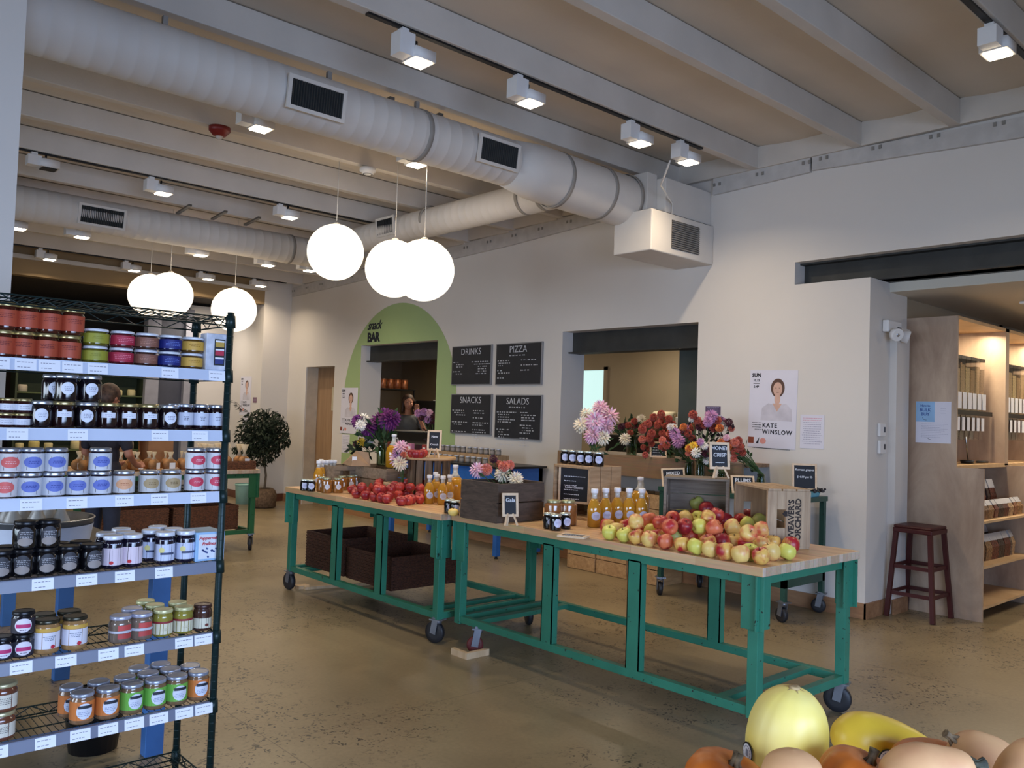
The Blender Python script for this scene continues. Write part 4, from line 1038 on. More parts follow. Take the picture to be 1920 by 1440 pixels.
for s_, z_, x_ in (('Peppermints', .078, -.004), ('Pralines', .058, -.008)): text('lettering', s_, .016, Mr, gb, (x_, -.0612, z_), FRONT, shear=.3, bold=.0004)
e = MB(); q = random.Random(3)
for k in range(12): e.obox((q.uniform(-.03, .04), -.0612, q.uniform(.014, .045)), (.007, .0008, .006), rot('Y', q.uniform(0, 1)))
e.build('printed_sweets', mat('blue_print', (60, 80, 140), .6), gb)
# ================================================================== APPLES, BOTTLES, SQUASH
def apple_mat(name, skin, blush, amount, streak=.6):
    m = bpy.data.materials.new(name); m.use_nodes = True
    N = m.node_tree.nodes; L = m.node_tree.links; b = N['Principled BSDF']
    tc = N.new('ShaderNodeTexCoord'); oi = N.new('ShaderNodeObjectInfo')
    ad = N.new('ShaderNodeVectorMath'); ad.operation = 'ADD'
    ml = N.new('ShaderNodeMath'); ml.operation = 'MULTIPLY'; ml.inputs[1].default_value = 37
    L.new(oi.outputs['Random'], ml.inputs[0]); L.new(tc.outputs['Object'], ad.inputs[0]); L.new(ml.outputs[0], ad.inputs[1])
    no = N.new('ShaderNodeTexNoise'); no.inputs['Scale'].default_value = 13; no.inputs['Detail'].default_value = 2; L.new(ad.outputs[0], no.inputs['Vector'])
    mp = N.new('ShaderNodeMapping'); mp.inputs['Scale'].default_value = (150, 150, 14); L.new(ad.outputs[0], mp.inputs[0])
    n2 = N.new('ShaderNodeTexNoise'); n2.inputs['Scale'].default_value = 1; n2.inputs['Detail'].default_value = 3; L.new(mp.outputs[0], n2.inputs['Vector'])
    mm = N.new('ShaderNodeMath'); mm.operation = 'MULTIPLY_ADD'; mm.inputs[1].default_value = .22*streak; L.new(n2.outputs[0], mm.inputs[0]); L.new(no.outputs[0], mm.inputs[2])
    r = N.new('ShaderNodeValToRGB'); e = r.color_ramp.elements
    e[0].position = amount-.07; e[0].color = (*lin(skin), 1); e[1].position = amount+.09; e[1].color = (*lin(blush), 1)
    L.new(mm.outputs[0], r.inputs[0]); L.new(r.outputs[0], b.inputs['Base Color'])
    b.inputs['Roughness'].default_value = .38; b.inputs['Subsurface Weight'].default_value = .04
    return m
AM = dict(yellow=apple_mat('apple_yellow_green', (214, 206, 96), (214, 150, 90), .78), pale=apple_mat('apple_pale_blush', (228, 192, 112), (208, 92, 66), .62),
          mixed=apple_mat('apple_red_and_yellow', (224, 178, 92), (170, 34, 42), .58, .9), pink=apple_mat('apple_pink', (214, 116, 76), (178, 44, 46), .56), red=apple_mat('apple_deep_red', (196, 70, 56), (132, 22, 36), .5),
          green=apple_mat('apple_green', (168, 172, 92), (176, 92, 66), .68), gala=apple_mat('apple_gala_red', (190, 64, 52), (140, 28, 38), .55), galaor=apple_mat('apple_orange_red', (222, 118, 72), (176, 48, 48), .6))
M_stem = mat('apple_stem', (74, 54, 34), .8)
def apple_body(m):
    pr_ = [(0, -.036), (.010, -.041), (.020, -.0415), (.030, -.036), (.040, -.022), (.045, -.004), (.0445, .012), (.039, .027), (.029, .036), (.018, .0375), (.009, .033), (.003, .025), (0, .022)]
    b = MB().lathe(pr_, 22, closed=False)
    for i, v in enumerate(b.v):
        a = math.atan2(v[1], v[0]); k = 1+.022*math.cos(5*a)*(1 if v[2] < 0 else .3)+.018*math.sin(2*a); b.v[i] = (v[0]*k, v[1]*k, v[2])
    return b.mesh('apple_body', m)
AB = {k: apple_body(v) for k, v in AM.items()}
stem_me = MB().tube([(0, 0, .022), (.001, 0, .034), (.004, .001, .044)], [.0016, .0014, .002], 6).mesh('stem', M_stem)
def relax(P, rad, fixed_z, it=60):
    for _ in range(it):
        for i in range(len(P)):
            for j in range(i):
                d = P[i]-P[j]; l = d.length
                if l < 2*rad[i]*.97 and l > 1e-6:
                    m = d*((2*rad[i]*.97-l)/l/2); m.z *= .25; P[i] += m; P[j] -= m
        for i in range(len(P)):
            P[i].z = max(P[i].z, fixed_z); P[i].x = max(P[i].x, XMIN+.045)
    return P
T0 = .8805
XMIN = 3.575
mix = [  # px, py, layer, kind, special label
 (1122, 1000, 0, 'yellow', 'front'), (1140, 1006, 0, 'yellow', 'front'), (1177, 1010, 0, 'mixed', 'front'), (1207, 1009, 0, 'pale', 'front'), (1239, 1016, 0, 'pink', 'front'), (1274, 1025, 0, 'mixed', 'front'), (1297, 1025, 0, 'yellow', 'front'),
 (1317, 1032, 0, 'pale', 'front'), (1340, 1040, 0, 'pale', 'front'), (1362, 1034, 0, 'mixed', 'front'), (1392, 1036, 0, 'yellow', 'front'), (1427, 1042, 0, 'mixed', 'front'), (1447, 1034, 0, 'pale', 'front'), (1474, 1034, 0, 'yellow', 'front'),
 (1483, 1021, 0, 'mixed', 0), (1139, 986, 0, 'mixed', 0), (1174, 986, 0, 'mixed', 0), (1156, 993, 0, 'pale', 0), (1185, 998, 0, 'mixed', 0), (1222, 997, 0, 'yellow', 0), (1237, 1004, 0, 'mixed', 0), (1262, 1006, 0, 'green', 0), (1294, 1006, 0, 'pink', 0),
 (1327, 1016, 0, 'mixed', 0), (1355, 1015, 0, 'red', 0), (1380, 1015, 0, 'pale', 0), (1400, 1018, 0, 'mixed', 0), (1420, 1019, 0, 'pale', 0), (1447, 1017, 0, 'mixed', 0), (1235, 985, 0, 'mixed', 0), (1210, 990, 0, 'mixed', 0), (1340, 1000, 0, 'red', 0), (1310, 1002, 0, 'pale', 0), (1372, 1000, 0, 'red', 0), (1430, 1000, 0, 'red', 0), (1400, 1000, 0, 'pink', 0),
 (1191, 979, 1, 'pale', 'top'), (1217, 974, 1, 'pink', 'top'), (1238, 981, 1, 'pink', 'top'), (1256, 988, 1, 'pink', 'top'), (1285, 987, 1, 'red', 'top'), (1309, 987, 1, 'yellow', 'top'), (1341, 991, 1, 'pink', 'top'), (1375, 991, 1, 'pale', 'top'),
 (1403, 1000, 1, 'pale', 'top'), (1430, 994, 1, 'pale', 'top'), (1262, 972, 1, 'pink', 0), (1286, 971, 1, 'pale', 0), (1308, 971, 1, 'yellow', 0), (1361, 976, 1, 'red', 0), (1400, 982, 1, 'yellow', 0), (1425, 978, 1, 'green', 0), (1388, 977, 1, 'pink', 0), (1405, 967, 1, 'red', 0), (1430, 966, 1, 'green', 0),
 (1327, 971, 2, 'mixed', 'top'), (1325, 954, 2, 'red', 0), (1281, 956, 1, 'green', 0), (1305, 949, 2, 'green', 0), (1304, 962, 1, 'pink', 0), (1344, 966, 2, 'red', 0), (1356, 962, 1, 'red', 0)]
P = []
for x, y, l, k, s_ in mix:
    z = T0+.0415+(0, .062, .105)[l]; P.append(onz(x, y, z))
relax(P, [.0445]*len(P), T0+.0415)
FN = ['leftmost', 'second', 'third', 'fourth', 'fifth', 'sixth', 'seventh', 'eighth', 'ninth', 'tenth', 'eleventh', 'twelfth', 'thirteenth', 'rightmost']
KN = dict(yellow='yellow-green apple', pale='pale blushed apple', mixed='red and yellow apple', pink='pinkish apple', red='dark red apple', green='green apple', gala='red apple', galaor='orange-red apple')
fi = ti = 0
for (x, y, l, k, s_), p in zip(mix, P):
    if s_ == 'front': lb = '%s, %s in the front row of the mixed apple heap' % (KN[k], FN[fi]); fi += 1; g = 'mixed apples heaped by the crates'
    elif s_ == 'top': lb = '%s, %s from left along the top layer of the mixed heap' % (KN[k], (ORD[ti] if ti < 11 else 'last')); ti += 1; g = 'mixed apples heaped by the crates'
    else: lb = '%s inside the mixed apple heap, behind its front row' % KN[k]; g = 'mixed apples heaped by the crates, %s' % KN[k]
    t = thing('apple', lb, 'apple', p, 0, g)
    t.rotation_euler = (rnd.uniform(-.5, .5) if l == 0 else rnd.uniform(-1.5, 1.5), rnd.uniform(-.4, .4) if l == 0 else rnd.uniform(-1.2, 1.2), rnd.uniform(0, 6.28))
    s = rnd.uniform(.96, 1.03); t.scale = (s, s, s*rnd.uniform(.92, 1.06))
    inst('apple_body', AB[k], t); inst('stem', stem_me, t)
red = [(646, 926, 0, 1), (663, 929, 0, 1), (680, 932, 0, 1), (697, 936, 0, 1), (712, 933, 0, 1), (729, 931, 0, 1), (741, 939, 0, 1), (757, 938, 0, 1), (768, 937, 0, 1), (779, 936, 0, 1), (787, 930, 0, 1),
       (660, 917, 0, 0), (685, 922, 0, 0), (707, 922, 0, 0), (724, 923, 0, 0), (747, 928, 0, 0), (765, 925, 0, 0), (784, 921, 0, 0), (670, 922, 0, 0), (736, 921, 0, 0), (795, 918, 0, 0), (700, 913, 0, 0), (750, 916, 0, 0),
       (675, 914, 1, 0), (694, 919, 1, 0), (708, 912, 1, 0), (717, 917, 1, 0), (731, 917, 1, 0), (740, 911, 1, 0), (750, 913, 1, 0), (769, 914, 1, 0), (763, 905, 1, 0), (776, 904, 1, 2), (790, 907, 1, 0), (711, 905, 1, 0), (788, 916, 1, 0)]
XMIN = 3.5
P = [onz(x, y, T0+.0355+.052*l) for x, y, l, s_ in red]
relax(P, [.038]*len(P), T0+.0355)
fi = 0
for (x, y, l, s_), p in zip(red, P):
    k = 'galaor' if s_ == 2 else 'gala'
    if s_ == 1: lb = 'red apple, %s in the front row of the red heap' % FN[fi]; fi += 1
    elif s_ == 2: lb = 'orange-red apple lying on top at the back of the red heap'
    else: lb = 'red apple inside the heap on the far end table'
    t = thing('apple', lb, 'apple', p, 0, 'red apples heaped on the far end table'); t.rotation_euler = (rnd.uniform(-.6, .6), rnd.uniform(-.6, .6), rnd.uniform(0, 6))
    t.scale = (.86, .86, .84)
    inst('apple_body', AB[k], t); inst('stem', stem_me, t)
for i, (x, y) in enumerate(((772, 850), (780, 851), (788, 851), (794, 849))):
    p = onz(x, y, 1.237); t = thing('apple', 'red apple on the round wooden riser, %s of four' % ORD[i], 'apple', p, i, 'red apples on the riser'); t.scale = (.8, .8, .8)
    inst('apple_body', AB['gala'], t); inst('stem', stem_me, t)
# ---- bottles
M_cider = mat('cider', (206, 148, 46), .1, var=.05, coat=.9, trans=.15)
M_cider2 = mat('jug_cider', (216, 156, 40), .1, var=.05, coat=.9, trans=.15)
M_clear = glass('clear_glass')
M_capw = mat('white_cap', (232, 232, 236), .4, var=.01)
def bottle(label, loc, s=1.0, group=None, rz=0):
    t = thing('cider_bottle', label, 'bottle', loc, rz, group)
    if 'b%.2f' % s not in _cache:
        q = 'b%.2f' % s
        _cache[q] = [('glass_body', MB().lathe([(.031*s, 0), (.035*s, .004*s), (.036*s, .09*s), (.033*s, .115*s), (.022*s, .137*s), (.0155*s, .15*s)], 22).mesh('bottle_body', M_cider)),
                     ('neck', MB().lathe([(.0155*s, .15*s), (.0135*s, .165*s), (.0145*s, .18*s)], 18).mesh('neck', mat('neck_glass', (206, 204, 196), .1, coat=1))),
                     ('cap', MB().lathe([(.018*s, .178*s), (.019*s, .18*s), (.019*s, .198*s), (.017*s, .201*s)], 18).mesh('cap', M_capw)),
                     ('paper_label', patch(.036*s, .05*s, .046*s, .06*s, 'round').mesh('paper_label', mat('paper_206_208_232', (206, 208, 232), .55))),
                     ('label_print', scrib(.036*s, .032*s, .06*s, 3, seed=5).mesh('label_print', mat('print_150_150_180', (150, 150, 180), .7)))]
    for n, me in _cache['b%.2f' % s]: inst(n, me, t)
def jug(label, loc, rz=0, s=1.0):
    t = thing('cider_jug', label, 'jug', loc, rz, 'glass cider jugs')
    MB().lathe([(.058*s, 0), (.065*s, .006), (.067*s, .13*s), (.06*s, .165*s), (.042*s, .19*s)], 28).build('glass_body', M_cider2, t)
    MB().lathe([(.042*s, .19*s), (.026*s, .21*s), (.019*s, .225*s), (.018*s, .262*s), (.021*s, .265*s)], 24).build('neck', _mats['neck_glass'], t)
    MB().lathe([(.022*s, .262*s), (.022*s, .28*s), (.019*s, .284*s)], 18).build('cap', M_capw, t)
    MB().tube([(.017*s, 0, .245*s), (.04*s, 0, .25*s), (.055*s, 0, .225*s), (.05*s, 0, .19*s), (.04*s, 0, .185*s)], .006*s, 8).build('handle', _mats['neck_glass'], t)
def at(x, y, z=T0): return onz(x, y, z)
for i, (x, y) in enumerate(((1113, 988), (1134, 986), (1156, 984), (1178, 985), (1202, 986))):
    p = at(x, y); bottle('small cider bottle with white cap, %s in the row left of the mixed apples' % ORD[i], p, 1.18, 'small cider bottles by the mixed apples', rz=-.5)
jug('cider jug with loop handle behind the small bottles near the mixed apples', at(1199, 972), .3, 1.0)
for i, (x, y) in enumerate(((804, 944), (818, 942), (829, 946), (842, 943), (815, 936))):
    p = at(x, y); bottle('cider bottle with white cap, %s in the group right of the red apples' % ORD[i], p, 1.06, 'cider bottles right of the red apples', rz=-.5)
jug('cider jug with wrapped neck beside the dark crate', at(852, 941), 1, 1.0)
jug('tall cider jug on the crate by the purple flowers', (4.13, 6.02, 1.082), .2, 1.0)
# ---- jars on the tables
for i, (x, y, k, lb) in enumerate(((1037, 984, 'sauce', 'large gold-lidded applesauce jar, left of two at the table middle'), (1064, 984, 'sauce', 'large gold-lidded applesauce jar, right of two at the table middle'))):
    jar(k, lb, at(x, y), 'large sauce jars', rz=.5, name='sauce_jar')
for i, (x, y) in enumerate(((1029, 991), (1041, 994), (1059, 991))):
    jar('blackjam', 'black jam jar with round label before the sauce jars, %s of three' % ORD[i], at(x, y), 'black jam jars by the sauce', rz=-.3)
for i, (x, y) in enumerate(((571, 920), (583, 921))):
    jar('blackjam', 'black jam jar at the far left end of the table, %s one' % ('left', 'right')[i], at(x, y), 'black jam jars at the table end', rz=-.45)
for i, (x, y) in enumerate(((842, 962), (852, 965))):
    jar('blackjam', 'black jam jar beside the tiny yellow gourd, %s one' % ('left', 'right')[i], at(x, y), 'black jam jars by the gourd', rz=-.3)
for i, (x, y) in enumerate(((603, 921), (612, 924), (633, 924), (641, 919), (657, 918), (666, 916), (622, 915))):
    jar('honeyjar', 'amber honey jar with metal lid at the table end, %s of seven' % ORD[i], at(x, y), 'amber jars at the table end', rz=-.4, name='honey_jar').scale = (.78, .78, .8)
for i, (x, y) in enumerate(((596, 912), (604, 911), (611, 911), (618, 910), (625, 910), (600, 909))):
    bottle('pale cider bottle behind the amber jars, %s of six' % ORD[i], at(x, y+3), 1.18, 'pale bottles behind the amber jars', rz=-.4)
for i, y in enumerate((4.10, 4.03, 3.955, 3.88, 3.79)):
    jar('blackjam', 'black jam jar on top of the upright crate, %s from left' % ORD[i], (4.25+.0*i, y, 1.2375), 'black jam jars on the upright crate', rz=-.8)
# jars on the blue table
for r_, (xx, zz, n) in enumerate(((6.22, 1.001, 11), (6.42, 1.10, 11))):
    for i in range(n):
        jar('clearjar', 'small pale-lidded jar on the blue table, %s row' % ('front lower', 'raised back')[r_], (xx, 7.25+i*.105+rnd.uniform(-.01, .01), zz), 'small jars on the blue table, row %s' % ('front', 'back')[r_], few=True, rz=-1)
rz_ = tag(MB().box(6.34, 6.52, 7.18, 8.4, 1.0005, 1.099).build('jar_riser', M_crate), 'low wooden riser under the back row of jars on the blue table', 'riser')
# tiny gourd
gd = thing('gourd', 'tiny yellow striped gourd on the table by the dark crate', 'gourd', at(851, 966, T0+.0)+Vector((-.03, -.03, 0)))
b = MB().lathe([(0, 0), (.02, .002), (.034, .016), (.036, .03), (.03, .042), (.014, .05), (.006, .048)], 24, closed=False)
for i, v in enumerate(b.v):
    a = math.atan2(v[1], v[0]); k = 1+.05*math.cos(9*a); b.v[i] = (v[0]*k, v[1]*k, v[2])
b.build('gourd_body', mat('gourd_skin', (232, 184, 74), .4, c2=(236, 210, 130)), gd); MB().tube([(0, 0, .046), (.004, 0, .062)], .004, 6).build('stem', M_stem, gd)
# ---- squash heap in the foreground, lying in a wooden bin
def dep(x, y, d):
    v = RIGHT*((x-960)/FPX) - UP*((y-720)/FPX) + FWD
    return Vector((0, 0, EYE)) + v*d
M_spag = mat('spaghetti_squash_skin', (240, 212, 92), .42, c2=(234, 214, 132), scale=5)
M_spag2 = mat('yellow_squash_skin', (240, 200, 62), .38, c2=(228, 184, 60), scale=4)
M_pump = mat('pumpkin_skin', (206, 112, 36), .42, c2=(184, 92, 26), scale=12)
M_butt = mat('butternut_skin', (226, 176, 124), .45, c2=(214, 158, 112), scale=10)
M_pstem = mat('squash_stem', (150, 128, 98), .85, c2=(70, 58, 42), scale=40, bump=.5)
M_dstem = mat('dark_squash_stem', (86, 84, 66), .85, c2=(50, 50, 42), scale=40, bump=.5)
def squash(name, label, c, axis, prof, m, ribs=0, amp=0, stem=None, twist=0):
    """lathe about axis; prof (r, t) along it"""
    t = thing(name, label, 'squash' if name != 'pumpkin' else 'pumpkin', c)
    t.rotation_euler = Vector(axis).to_track_quat('Z', 'Y').to_euler()
    pr_ = []
    for i in range(len(prof)-1):
        (r0, z0), (r1, z1) = prof[i], prof[i+1]
        for k in range(4): pr_.append((r0+(r1-r0)*k/4, z0+(z1-z0)*k/4))
    pr_.append(prof[-1])
    for _ in range(2): pr_ = [pr_[0]] + [((pr_[i-1][0]+2*pr_[i][0]+pr_[i+1][0])/4, (pr_[i-1][1]+2*pr_[i][1]+pr_[i+1][1])/4) for i in range(1, len(pr_)-1)] + [pr_[-1]]
    b = MB().lathe(pr_, 64, closed=False)
    if ribs:
        for i, v in enumerate(b.v):
            a = math.atan2(v[1], v[0]); k = 1-amp*(1-abs(math.sin(ribs*a/2))**.6); b.v[i] = (v[0]*k, v[1]*k, v[2])
    b.build('squash_body', m, t)
    if stem:
        sx_, h_, m2 = stem; z = prof[-1][1]
        s_ = MB(); n = 5
        for k in range(n):
            a = 2*PI*k/n; s_.tube([(math.cos(a)*sx_*1.3, math.sin(a)*sx_*1.3, z-.006), (math.cos(a)*sx_*.4, math.sin(a)*sx_*.4, z+h_*.35), (math.cos(a)*sx_*.42+h_*.2, math.sin(a)*sx_*.42, z+h_)], [sx_*.5, sx_*.42, sx_*.55], 7)
        s_.build('stem', m2, t)
    return t
UPV = Vector((0, 0, 1))
spag = squash('spaghetti_squash', 'large pale yellow squash standing upright in the foreground heap', dep(1474, 1395, 1.85), UPV + RIGHT*.08 - FWD*.12, [(0, -.10), (.045, -.095), (.08, -.05), (.088, 0), (.084, .05), (.070, .090), (.044, .117), (.014, .128), (0, .128)], M_spag, 10, .02)
sc = MB()
for k in range(6):
    a = 2*PI*k/6; sc.add([(math.cos(a-.25)*.010, math.sin(a-.25)*.010, .1295), (math.cos(a)*.024, math.sin(a)*.024, .1255), (math.cos(a+.25)*.010, math.sin(a+.25)*.010, .1295), (0, 0, .131)], [(0, 1, 2, 3)])
sc.lathe([(.013, .127), (.011, .133), (.003, .131)], 10); sc.build('stem_scar', mat('stem_scar_tan', (186, 158, 112), .8, c2=(150, 120, 84), scale=30), spag)
def sticker(t, lp, n, r=.024):
    R = frame3((1, 0, 0) if abs(n[0]) < .8 else (0, 0, 1), n); o = MB().lathe([(r, 0), (r, .001)], 24).build('sticker', M_black, t); o.matrix_local = Matrix.Translation(lp) @ R.to_4x4()
    MB().lathe([(r*.84, .001), (r*.84, .0016)], 24).build('sticker_disc', M_white, o)
    b = MB(); 
    for k in range(14):
        a = 2*PI*k/14; b.obox((math.cos(a)*r*.62, math.sin(a)*r*.62, .0018), (.002, .004, .0005), rot('Z', a))
    b.obox((0, 0, .0018), (.014, .010, .0005)); b.build('sticker_print', M_grey_ink, t).matrix_local = Matrix.Translation(lp) @ R.to_4x4()
def tolocal(t, w): return t.rotation_euler.to_matrix().inverted() @ (w)
ld = tolocal(spag, (-RIGHT*1.0 - FWD*.18).normalized()); sticker(spag, ld*.0885 + Vector((0, 0, -.012)), ld, .022)
s2 = squash('spaghetti_squash', 'long bright yellow squash lying at the back of the foreground heap', dep(1668, 1402, 2.15), RIGHT*.93 - UPV*.32 + FWD*.2, [(0, -.165), (.03, -.158), (.062, -.12), (.073, -.07), (.072, 0), (.06, .07), (.045, .12), (.02, .145), (0, .15)], M_spag2, 0, 0)
ld = tolocal(s2, (-FWD*.95 - UPV*.05).normalized()); sticker(s2, Vector((0, 0, -.062)) + Vector((ld.x, ld.y, 0)).normalized()*.0735, Vector((ld.x, ld.y, 0)).normalized(), .022)
squash('pumpkin', 'orange pumpkin at the left of the foreground heap', dep(1365, 1470, 1.72), UPV + RIGHT*.25 - FWD*.15, [(0, -.045), (.04, -.055), (.08, -.035), (.092, 0), (.08, .035), (.045, .05), (.015, .044), (0, .04)], M_pump, 12, .05, (.012, .028, M_pstem))
squash('butternut_squash', 'round pale butternut at the bottom between pumpkin and tall yellow squash', dep(1486, 1472, 1.55), UPV, [(0, -.05), (.05, -.04), (.062, 0), (.05, .045), (.025, .06), (0, .064)], M_butt)
squash('pumpkin', 'orange pumpkin in the bottom middle of the foreground heap', dep(1616, 1467, 1.66), UPV + RIGHT*.35 - FWD*.1, [(0, -.045), (.04, -.055), (.075, -.035), (.086, 0), (.075, .035), (.045, .05), (.015, .044), (0, .04)], M_pump, 12, .05, (.011, .03, M_pstem))
squash('butternut_squash', 'long pale butternut with dark stem pointing right, bottom right heap', dep(1738, 1452, 1.6), RIGHT*.95 + UPV*.22 - FWD*.1, [(0, -.085), (.035, -.08), (.058, -.04), (.06, 0), (.045, .04), (.034, .07), (.022, .085), (0, .088)], M_butt, stem=(.012, .022, M_dstem))
squash('pumpkin', 'orange pumpkin half hidden behind the butternuts', dep(1752, 1437, 1.95), UPV, [(0, -.045), (.04, -.055), (.085, -.035), (.1, 0), (.085, .035), (.045, .05), (.015, .044), (0, .04)], M_pump, 12, .05)
squash('butternut_squash', 'pale butternut with upright tan stem at the right of the heap', dep(1838, 1430, 1.85), -RIGHT*.75 + UPV*.62 + FWD*.1, [(0, -.10), (.05, -.09), (.075, -.04), (.07, .0), (.05, .045), (.036, .06), (.018, .07), (0, .072)], M_butt, stem=(.01, .024, M_pstem))
squash('butternut_squash', 'pale butternut cut off by the right edge of the frame', dep(1932, 1470, 1.65), UPV+RIGHT*.2, [(0, -.08), (.05, -.07), (.07, -.02), (.062, .03), (.04, .07), (.02, .085), (0, .088)], M_butt)
bn = thing('produce_bin', 'wooden produce bin holding the squash in the foreground', 'bin', (0, 0, 0))
c0_ = dep(1640, 1500, 1.85); az = math.atan2(RIGHT.y, RIGHT.x)
bn.location = (c0_.x, c0_.y, 0); bn.rotation_euler = (0, 0, az)
zb = .63
MB().box(-.36, .42, -.40, .34, zb-.02, zb).build('bin_floor', M_pine, bn)
MB().box(-.38, .44, .34, .36, zb-.16, zb+.004).build('bin_side', M_pine, bn, bev=.002); MB().box(-.38, .44, -.42, -.40, zb-.16, zb+.06).build('bin_side', M_pine, bn)
for x in (-.38, .42): MB().box(x, x+.02, -.40, .34, zb-.16, zb+.004).build('bin_end', M_pine, bn)
for x in (-.34, .40):
    for y in (-.38, .31): MB().box(x-.03, x+.03, y-.03, y+.03, 0, zb-.02).build('leg', M_pine, bn)
# ================================================================== FLOWERS AND PLANTS
def petals(name, cols, R, n, pl, pw, cup=.25, flat=False, back=.3):
    """flower head: petals set round a ball in a golden-angle spiral; z is the facing axis"""
    b = MB(); q = random.Random(len(name))
    mi = [mat('petal_%d_%d_%d' % c, c, .6, var=.1, scale=40) for c in cols]
    for i in range(n):
        t = (i+.5)/n; th = math.acos(1-(1.35 if not flat else .95)*t) ; a = i*2.39996
        d = Vector((math.sin(th)*math.cos(a), math.sin(th)*math.sin(a), math.cos(th)))
        tan = Vector((math.cos(th)*math.cos(a), math.cos(th)*math.sin(a), -math.sin(th)))
        side = d.cross(tan)
        base = d*R*.35; k = .75+.35*t; tip = base + (d*.75+tan*(.35+.5*t)).normalized()*pl*k
        mid = (base+tip)/2 + d*pl*.02
        w = pw*k*(.8+.4*q.random())
        b.cur = q.randrange(len(mi)) if q.random() < .5 else 0
        b.add([base-side*w*.25, mid-side*w*.5-d*(-cup*w*.5), tip, mid+side*w*.5+d*cup*w*.5, base+side*w*.25, mid-d*cup*w*.3], [(0, 5, 1), (1, 5, 2), (2, 5, 3), (3, 5, 4)], True)
    b.sph((0, 0, 0), R*.3, 8, 6)
    return b.mesh(name, mi)
FL = dict(
 pinkc=petals('flower_head', [(236, 186, 204), (244, 216, 222), (222, 150, 184)], .045, 70, .062, .017),
 creamc=petals('flower_head', [(240, 226, 196), (246, 238, 216), (232, 206, 190)], .04, 64, .055, .015),
 whitec=petals('flower_head', [(240, 236, 226), (232, 220, 226)], .035, 50, .045, .016),
 terra=petals('flower_head', [(176, 78, 62), (196, 98, 78), (150, 56, 48)], .034, 80, .026, .014, .5),
 coral=petals('flower_head', [(216, 118, 96), (226, 140, 120), (200, 96, 80)], .034, 80, .026, .014, .5),
 purple=petals('flower_head', [(112, 40, 110), (136, 60, 132), (84, 26, 84)], .05, 90, .055, .02, .3),
 plum=petals('flower_head', [(70, 24, 40), (92, 34, 52)], .035, 60, .035, .016, .3),
 orange=petals('flower_head', [(206, 110, 56), (226, 140, 70)], .03, 60, .03, .016, .3),
 yellow=petals('flower_head', [(238, 190, 50), (232, 204, 90)], .028, 50, .03, .014, .3),
 lilac=petals('flower_head', [(196, 138, 184), (212, 160, 200), (170, 112, 160)], .038, 80, .045, .016, .4))
M_leaf = mat('leaf_green', (52, 78, 40), .85, c2=(34, 54, 28), scale=20)
M_dleaf = mat('dark_leaf', (30, 46, 28), .75, c2=(18, 30, 18), scale=20)
M_fstem = mat('flower_stem', (70, 96, 50), .6)
M_water = glass('vase_glass', (214, 226, 214), .04, .9)
M_dfol = mat('burgundy_leaf', (44, 26, 32), .85)
def leaf(b, p, d, l, w, nrm=None):
    d = Vector(d).normalized(); s_ = d.cross(Vector(nrm or (0, 0, 1)))
    if s_.length < .1: s_ = d.cross(Vector((1, 0, 0)))
    s_.normalize(); n = s_.cross(d); p = Vector(p)
    b.add([p, p+d*l*.4-s_*w/2+n*w*.1, p+d*l, p+d*l*.4+s_*w/2+n*w*.1, p+d*l*.45-n*w*.12], [(0, 4, 1), (1, 4, 2), (2, 4, 3), (3, 4, 0)], True)
